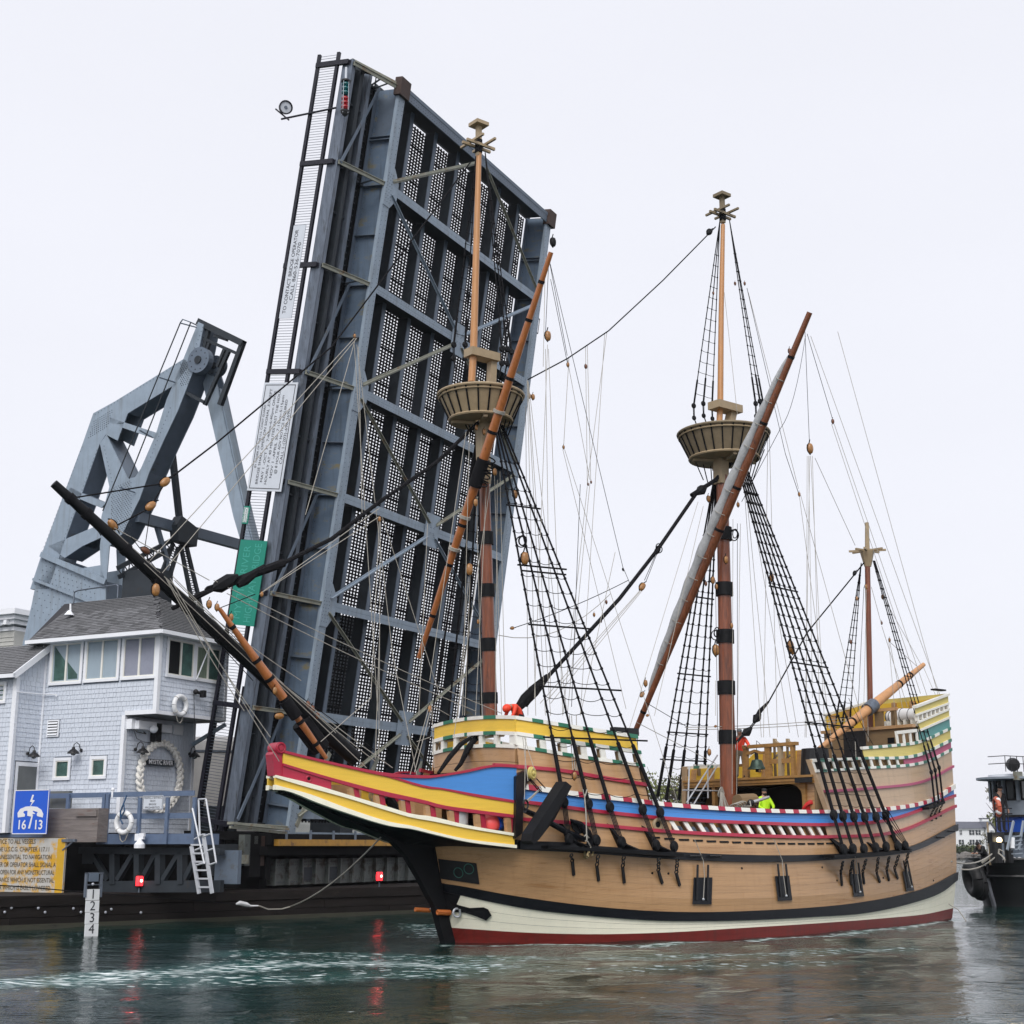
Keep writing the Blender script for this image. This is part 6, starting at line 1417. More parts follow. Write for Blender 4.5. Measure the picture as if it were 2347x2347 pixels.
for o in (0,6,-6): stay('stay_lanyard',[(1245+o,1560),(1200+o,1618)],.05,'rope',MM)
stay('main_topmast_stay',[(1640,520),(1520,642),(1395,758),(1300,822),(1210,870)],.024,'rope',MM); block(sp(1626,532),MM,.36,'black',(1,0,1))
stay('mizzen_stay',[(1980,1290),(1960,1315),(1850,1450),(1760,1612)],.028,'rope',ZM); stay('mizzen_stay',[(1762,1608),(1742,1630),(1733,1642)],[.04,.09,.05],'rope',ZM); block(sp(1959,1314),ZM,.26,'black',(1,0,1))
stay('heart_block',[(1742,1636),(1735,1645),(1728,1655)],[.06,.17,.06],'black',ZM); stay('heart_block',[(1722,1668),(1712,1678),(1702,1684)],[.06,.17,.06],'black',ZM); 
for o in (0,4): stay('stay_lanyard',[(1732+o,1650),(1712+o,1676)],.022,'rope',ZM)
stay('stay_tail',[(1704,1684),(1690,1700,.2)],.05,'rope',ZM)
# ---- running rigging: every line its own rope (u0,v0,t0, u1,v1,t1, radius, dark?, sag)
LN_=[ # from the fore top / fore yard area down
(1258,592,1.,1300,815,.5,1,.0),(1258,592,1.,1250,770,.5,1,0),(1250,590,1,1245,840,1,0,0),(1262,640,.5,1300,830,.3,1,0),
(1255,790,.9,1225,1600,2,0,0),(1250,800,.4,1262,1600,1.5,0,0),(1257,800,.4,1290,1640,1.5,0,0),(1208,872,.8,1228,1640,1.2,0,0),(1209,872,.8,1250,1640,1.2,0,0),(1210,874,.8,1262,1640,1.2,0,0),(1211,875,.8,1300,1640,1.4,0,0),
(1342,794,0,1346,1105,0,0,0),(1346,792,0,1354,1100,0,0,0),(1391,761,0,1346,1108,0,0,0),(1386,765,0,1330,1640,.5,0,0),(1300,822,0,1352,1100,0,0,0),(1304,820,0,1292,1020,0,0,0),(1290,1030,0,1435,1625,.5,0,0),(1294,1030,0,1556,1848,1.5,0,0),(1346,1115,0,1290,1640,.5,0,0),
(1330,1110,0,1310,1620,1,1,0),(1352,1108,0,1300,1640,.6,0,0),(1430,1310,0,1258,592,1,1,0),(1210,1640,0,1205,930,.4,0,0),
# white lines round the foremast
(1115,1110,.3,1090,1640,.5,0,0),(1140,1100,.3,1135,1640,.5,0,0),(1133,1080,.3,1150,1640,.5,0,0),(1146,1080,.4,1158,1640,.4,0,0),(1090,1080,0,1105,1640,.3,0,0),(1076,990,.3,1060,1640,.3,0,0),(1068,990,.3,985,1560,.3,0,0),(1126,1095,.3,1040,1690,.3,0,0),
(815,775,.0,700,1180,0,0,0),(812,790,0,866,1630,0,0,0),(818,790,0,900,1500,0,0,0),(822,795,0,830,1180,0,0,0),(870,1185,.2,850,1600,.4,0,0),(872,1185,.2,868,1740,.4,0,0),(876,1185,.2,1010,1600,.3,0,0),(868,1185,.2,595,1362,.3,0,0),(870,1165,.2,600,1358,.3,0,0),(812,775,0,330,1300,-.1,0,0),(818,775,0,350,1340,-.1,0,0),
(980,1200,.5,960,1640,.6,0,0),(1075,1310,.2,1050,1640,.4,0,0),(1078,1310,.2,1065,1640,.4,0,0),
(955,1700,.8,985,1690,.5,0,0),(985,1615,.7,940,1775,.8,0,0),(986,1615,.7,1030,1640,.6,0,0),(990,1625,.7,995,1760,.8,0,0),
(870,1460,.5,860,1740,.8,0,0),(900,1500,.4,955,1775,.9,0,0),(990,1615,.7,950,1770,1.2,0,0),
# between fore and main
(1410,1265,0,1330,1640,.8,0,0),(1507,1262,0,1477,1330,0,1,0),(1507,1266,0,1481,1332,0,1,0),(1430,1305,0,1443,1336,0,1,0),(1470,1352,.0,1250,1610,.8,0,0),(1466,1354,0,1238,1612,.8,0,0),(1473,1352,0,1262,1612,.8,0,0),
(1600,1150,0,1400,1810,.8,0,0),(1612,1160,0,1500,1640,.5,0,0),(1143,1456,.2,1400,1360,.0,0,.6),(1175,1440,.2,1440,1330,0,1,.1),(1480,1610,.3,1575,1666,0,1,0),(1570,1667,0,1990,1640,0,0,.1),(1575,1672,0,1980,1648,0,0,.1),
(1460,1680,0,1465,1810,1,1,0),(1458,1655,0,1640,1750,0,0,0),
# round the main mast and to the yard arm
(1845,760,.6,1855,1010,.6,1,0),(1850,1045,.6,1848,1690,1,0,0),(1853,1045,.6,1862,1600,1,0,0),(1858,1045,.6,1890,1660,1,0,0),(1862,1045,.6,1880,1680,1,0,0),(1850,765,.5,1908,960,.3,1,0),(1906,972,.3,2110,1590,1.2,0,0),(1912,972,.3,2125,1595,1.2,0,0),(1846,770,.6,1790,980,.5,1,.6),(1790,980,.5,1700,1150,.4,1,.0),
(1660,670,.2,1690,950,.4,0,0),(1715,670,.3,1830,1120,.3,0,0),(1712,660,.3,1800,1040,.4,1,0),(1832,1135,.3,1905,1690,.8,0,0),(1835,1135,.3,1990,1700,1.,0,0),(1800,1040,.5,1830,1130,.4,1,0),
(1763,985,1,1782,1690,1,0,0),(1760,985,1,1750,1690,.8,0,0),(1702,1060,.2,1745,1690,.6,0,0),(1704,1060,.2,1765,1690,.6,0,0),(1706,1060,.2,1810,1680,.6,0,0),(1690,1200,.2,1690,1840,.4,1,0),(1697,1200,.2,1688,1840,.4,0,0),(1640,1330,.3,1645,1700,.6,1,0),
(1680,1190,.3,1678,1820,.8,0,0),(1640,1560,.3,1640,1640,.5,0,0),(1845,1690,.5,1856,1045,.6,0,0),(1868,1050,.5,1960,1250,.2,0,0),(1769,1330,1,1830,1690,.6,0,0),
# lifts and vangs round the mizzen
(1983,1345,.2,1990,1700,.6,0,0),(1986,1345,.2,1978,1700,.6,0,0),(1980,1345,.2,1965,1660,.5,1,0),(1997,1345,.1,2020,1430,.2,0,0),(2021,1435,.2,2080,1620,.6,0,0),(2037,1470,.4,2050,1620,.8,0,0),(2040,1475,.4,2070,1630,.8,0,0),(2116,1528,.5,2145,1595,1.2,0,0),(2112,1525,.5,2020,1360,.2,0,0),(1920,760,.3,2150,1592,1.4,0,0),(1858,770,.3,2155,1595,1.4,0,0),(2040,1472,.4,2105,1530,.5,0,0),
(1945,1600,.4,2050,1780,2.,1,.2),(2066,1705,1.9,2105,1775,2.2,1,.3),
# port waist lines
(1310,1640,1.5,1318,1765,3.2,0,0),(1305,1640,1.5,1313,1765,3.2,0,0),(1321,1640,1.5,1322,1765,3.2,0,0),(1198,1690,2.6,1210,1790,3,0,0),(1202,1690,2.6,1225,1765,3,0,0),(1205,1690,2.6,1202,1838,3.1,0,0),(1340,1820,3.6,1346,1925,4.,0,0),
(1960,1700,2.3,1965,1800,3,0,0),(1906,1700,2.3,1912,1800,3,0,0),
# bowsprit gear
(395,1320,.2,770,1680,.6,0,.05),(390,1325,.25,640,1745,.6,0,.05),(400,1330,.2,610,1540,.6,0,.0),(385,1330,.25,620,1690,.6,0,.1),(380,1325,.25,560,1630,.5,0,.1),(300,1230,.1,580,1560,.3,1,.1),(268,1225,.1,360,1335,.1,1,.2),(330,1290,.2,640,1580,.3,0,0),(260,1215,.1,690,1560,.3,0,.2),(262,1210,.1,480,1330,.1,0,0),(620,1545,.6,900,1760,1.2,0,.05),(632,1555,.6,860,1745,1.,0,.05),(600,1530,.5,840,1760,1.,0,.0),(500,1395,.6,585,1362,.2,1,0),(610,1540,.5,860,1720,.5,1,0),(490,1330,.1,1150,1635,.5,0,.1),(520,1360,.1,1090,1630,.5,0,.1),(735,1700,.6,850,1600,.4,0,0)]
rig=V((0,0,0))
RG=spar('belaying_rail',[V((1.0,-1.5,6.1)),V((1.0,1.5,6.1))],[.05,.05],'mtan',ship,6)
for (u0,v0,t0,u1,v1,t1,dk_,sg) in LN_:
    a,b=sp(u0,v0,t0),sp(u1,v1,t1); mb=MB(); mb.tube(catn(a,b,sg,8) if sg else [a,b],.0125 if not dk_ else .013,4,False); mb.build('rope',M['rope' if dk_ else 'rope_w'],MM if u0>1380 else FM)
# blocks hung in the rigging
for (u,v,t,s_,mt) in ((1256,770,.8,.52,'block'),(1302,836,.3,.25,'block'),(1343,840,0,.25,'blockd'),(1222,910,.6,.3,'block'),(1214,908,.6,.25,'block'),(1292,1025,0,.2,'block'),(1348,1110,0,.16,'blockd'),(1355,1105,0,.16,'blockd'),
 (1134,1082,.3,.36,'block'),(1110,990,.4,.3,'block'),(1092,980,.3,.25,'block'),(1160,960,.4,.25,'block'),(1181,1133,.8,.42,'block'),(1090,1152,.4,.36,'block'),(1096,1425,.3,.22,'block'),(1076,1305,.3,.55,'block'),(870,1190,.2,.24,'block'),(813,770,0,.2,'block'),(600,1362,.3,.22,'block'),(985,1625,.7,.3,'block'),
 (1203,1280,1.6,.6,'block'),(1174,1440,.2,.24,'block'),(1472,1345,0,.5,'block'),(1362,1409,0,.2,'block'),(1390,1380,0,.2,'blockd'),(1378,1424,0,.14,'blockd'),(1428,1305,0,.16,'black'),(1317,1778,3.3,.34,'block'),
 (1857,1028,.6,.62,'block'),(1909,966,.3,.3,'blockd'),(1832,1133,.3,.25,'block'),(1685,650,.2,.22,'blockd'),(1707,650,.2,.22,'blockd'),(1635,672,-.2,.2,'blockd'),(1624,1143,-.2,.36,'block'),(1692,1157,.3,.28,'block'),(1664,1283,.5,.4,'block'),(1634,1330,-.1,.4,'block'),(1642,1345,.0,.3,'block'),(1618,1338,-.2,.24,'blockd'),(1641,1490,.1,.6,'block'),(1677,1434,.6,.28,'block'),(1769,1324,1.,.42,'block'),(1812,1482,2.,.62,'block'),(1817,1492,2,.4,'block'),(1480,1566,.4,.34,'block'),(1472,1592,.4,.34,'block'),(1484,1640,.4,.2,'block'),(1626,1724,.4,.34,'block'),(1640,1665,0,.2,'block'),
 (1985,1345,.2,.3,'block'),(2023,1368,.3,.28,'block'),(1964,1372,.2,.26,'block'),(2021,1428,.2,.2,'blockd'),(2039,1467,.4,.24,'block'),(1950,1471,.1,.24,'blockd'),(1962,1822,3,.4,'block'),(1268,555,.9,.5,'black'),(1241,652,1.1,.36,'block'),(1810,805,.6,.34,'blockd'),(1797,838,.6,.3,'blockd'),
 (357,1352,.35,.5,'block'),(530,1415,.5,.3,'block'),(480,1385,.4,.34,'block'),(498,1392,.6,.3,'block'),(630,1583,.8,.3,'block'),(640,1641,.6,.42,'block'),(706,1615,.5,.3,'blockd'),(716,1625,.5,.3,'blockd'),(728,1640,.5,.28,'blockd'),(1178,1632,.6,.3,'block')):
    d=(.0,0,1)
    if u in(640,): d=(1,0,.1)
    if u in (1174,1640,1484,1480) and s_<.25: d=(1,0,.2)
    if u==1472: d=(.75,0,.8)
    block(sp(u,v,t),MM if u>1380 else FM,s_*.70,mt,d)
# coiled lines
for (u,v,t,R,m_) in ((1195,1242,1.5,.16,'rope'),(1640,1452,.1,.16,'rope'),(1682,1225,.3,.2,'rope'),(1507,1262,0,.09,'rope'),(1508,1258,0,.13,'rope')):
    for k in range(3): mb=MB(); mb.ring(sp(u+random.uniform(-3,3),v+random.uniform(-4,4),t),(random.uniform(-.3,.3),1,.2),R*random.uniform(.8,1.15),.02,16,5); mb.build('rope_coil',M[m_],MM if u>1380 else FM)
# lashing round the fore yard sling, catheads etc.
band(fyA.lerp(fyB,.47),fyB-fyA,.215,.95,'rope',FM,'yard_sling'); band(syA.lerp(syB,.66),syB-syA,.18,.6,'rope',FM,'yard_sling')
for k in range(7):
    mb=MB(); p=fyA.lerp(fyB,.445+.01*k); mb.ring(p+V((.15,0,0)),(fyB-fyA)+V((random.uniform(-3,3),random.uniform(-3,3),0)),.26,.025,16,5); mb.build('sling_turn',M['rope'],FM)
# ---------------------------------------------------------------- SHIP FITTINGS
k4=lambda x,y:(1580+.16563*x,1600+.16563*y); k5=lambda x,y:(1900+.15528*x,1560+.15528*y); kA=lambda x,y:(1180+.16566*x,1730+.16566*y); kT=lambda x,y:(2147+.20704*x,1700+.20704*y)
SB=qs0+.15
zhd=sx(*k4(1100,1090),SB).z; wb=hw(SB,zhd)
hdk=MB(); ss=sts(SB-.1,SEND-.2,.8); hdk.grid([[side(s,zhd+.02*(s-SB),-.05,1) for s in ss],[side(s,zhd+.02*(s-SB),-.05,-1) for s in ss]]); hdk.build('deck',M['deck'],QD)
z0=sx(*k4(1100,1200),SB).z
mb=MB(); mb.box((SB-.12,-wb+.05,z0),(SB+.12,wb-.05,zhd-.02)); BM=mb.build('deck_beam',M['timber'],QD)
mb=MB(); mb.box((SB-.2,-wb+.05,zhd-.08),(SB-.12,wb-.05,zhd)); mb.box((SB-.16,-wb+.05,z0+.08),(SB-.12,wb-.05,z0+.16)); mb.build('moulding',M['timber'],QD)
mb=MB(); a=sx(*k4(1480,1105),SB-.2); b=sx(*k4(1700,1165),SB-.2); mb.box((SB-.3,a.y,b.z),(SB-.2,b.y,a.z)); mb.build('iron_cleat',M['iron'],QD)
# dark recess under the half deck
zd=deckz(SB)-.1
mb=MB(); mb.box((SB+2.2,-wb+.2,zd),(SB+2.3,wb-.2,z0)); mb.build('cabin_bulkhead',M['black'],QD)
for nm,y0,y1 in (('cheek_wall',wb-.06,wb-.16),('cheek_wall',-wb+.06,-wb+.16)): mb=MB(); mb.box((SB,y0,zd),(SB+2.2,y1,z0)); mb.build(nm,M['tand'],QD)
yp=sx(*k4(1625,1400),SB).y
for i in range(7):
    zz0=lerp(zd,z0,i/7); zz1=lerp(zd,z0,(i+1)/7)-.012; mb=MB(); mb.box((SB+.02,yp,zz0),(SB+.08,-wb+.08,zz1)); mb.build('bulkhead_plank',M['tan'],QD)
mb=MB(); mb.box((SB-.06,yp-.0,zd),(SB+.1,yp+.16,z0)); mb.build('door_post',M['timber'],QD)
# arched corner of the opening
P=[sx(*k4(*p),SB) for p in ((1390,1185),(1480,1215),(1540,1280),(1570,1380),(1600,1400),(1625,1400),(1625,1185))]; mb=MB(); mb.prism(P,(.1,0,0)); mb.build('arch_bracket',M['timber'],QD)
yl=sx(*k4(330,1400),SB).y
mb=MB(); mb.box((SB-.06,yl-.15,zd),(SB+.1,yl,z0)); mb.build('door_post',M['timber'],QD)
# timber railing of the half deck
def rx(x,y,s_=None): return sx(*k4(x,y),SB if s_ is None else s_)
ztp=rx(1100,655).z
mb=MB(); a=rx(690,690);b=rx(1490,640); mb.box((SB-.1,a.y,ztp-.06),(SB+.1,b.y,ztp+.06)); mb.build('top_rail',M['timber'],QD)
for x,w,m in ((780,.13,'timber'),(1095,.13,'timber'),(1265,.09,'mtan'),(1440,.08,'timber')):
    c=rx(x,900); 
    for i in range(1):
        pr=[(w,0),(w,.25),(w*.75,.45),(w*.9,.8),(w*.7,1.0)]; h=ztp-.06-zhd; mb=MB(); n_=8
        for j in range(n_):
            za,zb=j/n_,(j+1)/n_; wa=w*(1-.22*math.sin(math.pi*za)); mb.box((SB-.07,c.y-wa,zhd+h*za),(SB+.07,c.y+wa,zhd+h*zb))
        mb.build('rail_post',M[m],QD)
zm=rx(1200,875).z
mb=MB(); mb.box((SB-.03,rx(1120,875).y,zm-.08),(SB+.03,rx(1440,875).y,zm+.08)); mb.build('mid_rail',M['timber'],QD); mb=MB(); mb.box((SB-.03,rx(650,900).y,zm-.12),(SB+.03,rx(750,900).y,zm-.02)); mb.build('mid_rail',M['timber'],QD)
# belfry bracket and bell
P=[rx(*p) for p in ((790,740),(850,735),(910,712),(990,740),(1050,735),(1050,770),(985,775),(915,745),(850,780),(795,785))]; mb=MB(); mb.prism([p+V((-.06,0,0)) for p in P],(.12,0,0)); mb.build('bell_bracket',M['timber'],QD)
bell=thing('ship_bell','green bronze ship bell hanging in the timber half deck railing','bell',SF)
M['bell']=mk('weathered bronze',(.045,.075,.06),.45,.5,var=.3,vscale=9); c=rx(938,985); h=rx(938,850).z-c.z; R=(rx(1040,985)-rx(835,985)).length/2
mb=MB(); mb.lathe(c,[(R,0),(R*.97,h*.1),(R*.72,h*.3),(R*.6,h*.7),(R*.5,h*.93),(R*.2,h*1.02),(.02,h*1.03)],20); mb.build('bell_body',M['bell'],bell,smooth=True); mb=MB(); mb.tube([c+V((0,0,-.1)),c+V((0,0,.1))],.06,8); mb.build('clapper',M['iron'],bell); mb=MB(); mb.tube([c+V((0,0,h)),rx(925,750)],.07,6); mb.build('hanger',M['iron'],bell)
# kevel posts at the rail, stanchion
for x in (1165,1345):
    a=rx(x,555,SB+.4); mb=MB(); mb.prism([rx(x-12,560,SB+.4),rx(x+12,560,SB+.4),rx(x+20,590,SB+.4),rx(x+75,630,SB+.4),rx(x+60,680,SB+.4),rx(x-10,680,SB+.4)],(.12,0,0)); mb.build('knight_head',M['mtan'],QD)
    mb=MB(); mb.tube([rx(x+5,840,SB+.5),rx(x+60,780,SB+.5),rx(x+110,820,SB+.5),rx(x+60,860,SB+.5),rx(x,830,SB+.5)],.04,6); mb.build('belayed_rope',M['rope_w'],QD)
    mb=MB(); mb.box(rx(x+5,680,SB+.4),rx(x+35,1085,SB+.5)); mb.build('knight_post',M['tand'],QD)
mb=MB(); mb.tube([rx(930,720),rx(930,590),rx(1010,665)],.015,4); mb.build('stanchion',M['rope'],QD)
# black tub (companion cover)
a=sx(*k4(1710,700),SB+.6); R=.55; mb=MB(); mb.lathe((SB+.7,a.y,zhd),[(R,0),(R*.85,a.z-zhd)],20); mb.build('black_companion_hood',M['iron'],QD,smooth=False)
# port bulwark end board (front edge of the quarterdeck side)
mb=MB(); A=[side(qs0+.02,Q5(qs0),-.14,1),side(qs0+.02,Q5(qs0),.05,1)]; B_=[side(qsb-.02,H9(qsb),-.14,1),side(qsb-.02,H9(qsb),.05,1)]
for sg in (1,-1):
    mb=MB(); a0,a1,b0,b1=side(qs0,Q5(qs0)-.02,-.16,sg),side(qs0,Q5(qs0)-.02,.045,sg),side(qsb,H9(qsb),-.16,sg),side(qsb,H9(qsb),.045,sg); d=V((-.1,0,0)); mb.slab([a0,b0],[a1,b1],[a1+d,b1+d],[a0+d,b0+d]); mb.build('end_board',M['tan2'],QD)
# starboard timberheads and ladder beyond the mast
def sq(x,y,t=-3.4): return sp(*k4(x,y),t)
for x0,x1 in ((130,60),(275,230),(400,370)):
    mb=MB(); a=sq(x0,945); b=sq(x1,1120 if x0<200 else 1090); mb.beam(a,b,.14,.22,(1,0,0)); mb.build('timberhead',M['tan'],QD)
mb=MB(); mb.beam(sq(70,935),sq(420,935),.14,.1); mb.build('cap_rail',M['white'],QD)
mb=MB(); mb.beam(sq(60,1090,-3.5),sq(420,1085,-3.5),.05,.3); mb.build('inner_plank',M['yellow'],QD); mb=MB(); mb.beam(sq(10,1140,-3.4),sq(420,1130,-3.4),.2,.12); mb.build('deck_beam_end',M['tand'],QD)
lad=[((60,1150),(-20,1480)),((270,1150),(180,1480))]
for a_,b_ in lad: mb=MB(); mb.beam(sq(*a_,-2.9),sq(*b_,-2.9),.08,.2); mb.build('ladder_side',M['iron'],QD)
for i in range(5):
    t=i/5+.1; p=sq(60-80*t,1150+330*t,-2.9); q=sq(270-90*t,1150+330*t,-2.9); mb=MB(); mb.beam(p,q,.2,.05); mb.build('ladder_step',M['stz'],QD)
gw=thing('boarding_gangway','grey metal gangway rails leaning across the waist deck','gangway',SF)
for (x0,y0,x1,y1) in ((300,920,-40,1450),(390,930,60,1470),(-90,1275,655,1288),(0,950,-20,1470),(255,1000,260,1385),(605,700,600,1500),(390,790,300,925),(20,1450,150,1600)):
    mb=MB(); mb.tube([sq(x0,y0,-1.2),sq(x1,y1,-1.2)],.03,6); mb.build('handrail',M['alu'],gw)
# gear by the mast foot
def fit(nm,label,cat): return thing(nm,label,cat,SF)
cl=fit('rope_coil','bundle of pale rope hung at the foot of the mainmast','rope')
c=sp(*k4(440,1400),.9)
for k in range(9):
    mb=MB(); x=random.uniform(-.12,.12); mb.tube([c+V((x*.3,0,.38)),c+V((x,-.05,.1)),c+V((x*2.4,-.08,-.25)),c+V((x*2.8,0,-.5))],.02,5); mb.build('strand',M['rope_w'],cl)
for k in range(4): mb=MB(); mb.ring(c+V((0,0,.3-.04*k)),(.2*k-.3,.9,.3),.12,.02,14,5); mb.build('turn',M['rope_w'],cl)
cl=fit('rope_pile','loose pale rope on the rail aft of the mainmast','rope'); c=sp(*k4(650,1500),3.0)
for k in range(4): mb=MB(); mb.ring(c+V((.12*k-.1,0,.03*k)),(.3,.5,1),.16,.02,14,5); mb.build('turn',M['rope_w'],cl)
mb=MB(); mb.tube([c,c+V((.6,-.1,.02)),c+V((1.0,.3,.2))],.02,5); mb.build('tail',M['rope_w'],cl)
cl=fit('red_hose','coiled red hose lying inside the rail by the half deck','hose'); c=sp(*k4(1760,1500),2.9); M['redh']=mk('red hose',(.55,.02,.02),.5,var=.15)
for k in range(5): mb=MB(); mb.ring(c+V((-.05*k,.03*k,-.03*k)),(.45,.9,.15*k),.27+.02*(k%2),.05,18,6); mb.build('turn',M['redh'],cl,smooth=True)
wdl=MB(); c=sp(*k4(800,1440),1.4); wdl.tube([c+V((-.5,0,0)),c+V((.35,0,.05))],.26,12); wdl.build('windlass',M['tand'],ship)
# hatch things seen through the bulwark gap
for k in range(8): 
    s=lerp(G0+.4,G0+4.2,k/7); mb=MB(); z=deckz(s); mb.box((s-.2,-1.9,z),(s+.25,-1.3,z+.45)); mb.build('deck_locker',M['st2'],ship)
# poop front bulkhead, railing, white canisters
SPP=qt+.1
zp=sx(*k5(900,705),SPP-.4).z; wp=hw(SPP-.4,zp)
mb=MB(); mb.box((SPP-.4,-wp+.08,zhd),(SPP-.32,wp-.08,zp)); mb.build('poop_bulkhead',M['tand'],QD); mb=MB(); mb.box((SPP-.5,-wp,zp-.02),(SPP-.3,wp,zp+.1)); mb.build('moulding',M['tan'],QD)
mb=MB(); ss=sts(SPP-.4,SEND-.05,.5); mb.grid([[side(s,zp+.03,-.05,1) for s in ss],[side(s,zp+.03,-.05,-1) for s in ss]]); mb.build('deck',M['deck'],QD)
a=sx(*k5(870,845),SPP-.41); b=sx(*k5(970,920),SPP-.41); mb=MB(); mb.box((SPP-.44,a.y,b.z),(SPP-.41,b.y,a.z)); mb.build('cabin_window',M['black'],QD)
mb=MB(); a=sx(*k5(230,760),SPP-1.5); b=sx(*k5(560,1120),SPP-1.5); mb.box((SPP-1.6,a.y,b.z),(SPP-1.5,b.y,a.z)); mb.build('dark_doorway',M['iron'],QD)
ztr=sx(*k5(850,430),SPP-.4).z
mb=MB(); a=sx(*k5(640,440),SPP-.4); b=sx(*k5(1010,425),SPP-.4); mb.box((SPP-.5,a.y,ztr-.06),(SPP-.36,b.y,ztr+.06)); mb.build('top_rail',M['tan'],QD)
for x in (720,780,975,1020-60): 
    c=sx(*k5(x,560),SPP-.4); mb=MB(); mb.box((SPP-.48,c.y-.09,zp),(SPP-.38,c.y+.09,ztr-.05)); mb.build('rail_post',M['tand'],QD)
for (x0,x1,y0,y1,dx,lb) in ((850,960,450,620,.5,'smaller grey white life raft canister behind the poop railing'),(1000,1300,410,600,.9,'larger white life raft canister behind the mizzen shrouds')):
    a=sx(*k5(x0,(y0+y1)/2),SPP+dx); b=sx(*k5(x1,(y0+y1)/2),SPP+dx); r=(sx(*k5(x0,y0),SPP+dx).z-sx(*k5(x0,y1),SPP+dx).z)/2; t=fit('life_raft_canister',lb,'life raft'); d=(b-a); L_=d.length; mb=MB(); mb.lathe(a,[(r*.5,0),(r*.9,.06),(r,.15),(r,L_-.15),(r*.9,L_-.06),(r*.5,L_)],16,d); mb.build('shell',M['ring'],t,smooth=True)
    for k in (.3,.7): mb=MB(); mb.ring(a+d*k,d,r+.005,.015,18,4); mb.build('strap',M['iron'],t)
    for k in (.15,.5,.85): mb=MB(); p=a+d*k; mb.box((p.x-.2,p.y-.05,zp),(p.x+.2,p.y+.05,p.z-r*.8)); mb.build('cradle',M['white'],t)
# small white rail on the quarterdeck
a1,a2=hullp(*k5(985,830)).x,hullp(*k5(1300,800)).x; zq=lambda s:Q7(s)
for sg in (1,):
    zt_=hullp(*k5(1000,795)).z; zt2=hullp(*k5(1270,755)).z; mb=MB(); mb.slab(*[[side(lerp(a1,a2,k),lerp(zt_,zt2,k)+dz,o,sg) for k in (0,.33,.66,.95)] for dz,o in ((0,-.02),(0,.08),(.12,.08),(.12,-.02))]); mb.build('small_rail',M['white'],QD)
    for k in (.02,.33,.64,.95): s=lerp(a1,a2,k); mb=MB(); mb.slab(*[[side(s-.06,z,o,sg),side(s+.06,z,o,sg)] for z,o in ((zq(s),0),(zq(s),.06),(lerp(zt_,zt2,k),.06),(lerp(zt_,zt2,k),0))]); mb.build('small_rail_post',M['white'],QD)
# inner lining of the starboard bulwarks with ribs
def lining(s0,s1,fa,fb,mat,rib,parent,st=.9):
    mb=MB(); strake(mb,s0,s1,fa,fb,-.09,-.04,-1,.6); mb.build('inner_lining',M[mat],parent)
    s=s0+.2
    while s<s1-.1: mb=MB(); mb.slab([side(s,fa(s),-.22,-1),side(s+.17,fa(s),-.22,-1)],[side(s,fa(s),-.09,-1),side(s+.17,fa(s),-.09,-1)],[side(s,fb(s)-.02,-.09,-1),side(s+.17,fb(s)-.02,-.09,-1)],[side(s,fb(s)-.02,-.22,-1),side(s+.17,fb(s)-.02,-.22,-1)]); mb.build('rib',M[rib],parent); s+=st
lining(qt-.1,SEND-.05,lambda s:zp,lambda s:Q14(s),'yellow','tan',QD); lining(qs0+.1,qt-.2,lambda s:zhd,lambda s:(Q7(s) if s>qy else Q4(s)),'yellow','tan',QD); lining(.6,SEND-.2,lambda s:deckz(s),lambda s:H8(s),'tan','tand',HULL,1.1); lining(fs0+.1,fs1-.05,lambda s:F2(s),lambda s:F6(s),'yellow','tan',FC,.8)
mb=MB(); ys=[-1.6,1.6]; mb.box((SEND-.12,-1.9,zp),(SEND-.05,1.9,Q14(SEND)-.1)); mb.build('taffrail_lining',M['yellow'],QD)
for y in (-1.4,-.5,.4,1.3): mb=MB(); mb.box((SEND-.25,y,zp),(SEND-.12,y+.17,Q14(SEND)-.1)); mb.build('rib',M['tan'],QD)
mb=MB(); p=side(SEND-.5,Q15(SEND)+.12,-.1,1); mb.box(p+V((-.35,-.12,-.03)),p+V((.35,.12,.03))); mb.build('black_step',M['black'],QD)
# gunport lids with hinges and lanyards
for (c_,w) in ((((1590,2011),(1633,2011),(1631,2073),(1587,2072)),0),(((1776,2008),(1809,2007),(1816,2063),(1783,2065)),0),(((1951,2003),(1973,2003),(1981,2054),(1957,2055)),0),(((2069,1997),(2084,1997),(2096,2041),(2078,2043)),0)):
    P=[hullp(u,v,.10) for u,v in c_]; Q=[hullp(u,v,.035) for u,v in c_]; mb=MB(); mb.slab([Q[3],Q[2]],[P[3],P[2]],[P[0],P[1]],[Q[0],Q[1]]); pt=mb.build('gunport_lid',M['wale'],HULL)
    for k in (.22,.78): a=P[0].lerp(P[1],k); b=P[3].lerp(P[2],k*.98+.0); mb=MB(); mb.beam(a+V((0,-.01,.38)),b+V((0,-.015,.12)),.07,.025,(0,1,0)); mb.build('hinge',M['iron'],pt)
    m=P[0].lerp(P[1],.5); mb=MB(); mb.tube([m+V((-.35,-.02,1.15)),m+V((-.02,-.05,.5)),m+V((0,-.06,0)),P[3].lerp(P[2],.5)+V((0,-.06,.12))],.014,4); mb.build('lid_lanyard',M['rope_w'],pt)
    mb=MB(); mb.ball(P[3].lerp(P[2],.5)+V((0,-.06,.15)),.04,6,5); mb.build('lid_ring',M['steelw'],pt)
for u,v in ((1495,2001),(1532,2002),(1700,1990),(1884,1988),(1918,2018),(2024,2012),(2139,2018)): 
    p=hullp(u,v,.03); mb=MB(); mb.tube([p+V((0,.02,0)),p+V((0,-.015,0))],.035,8); mb.build('scupper',M['black'],HULL)
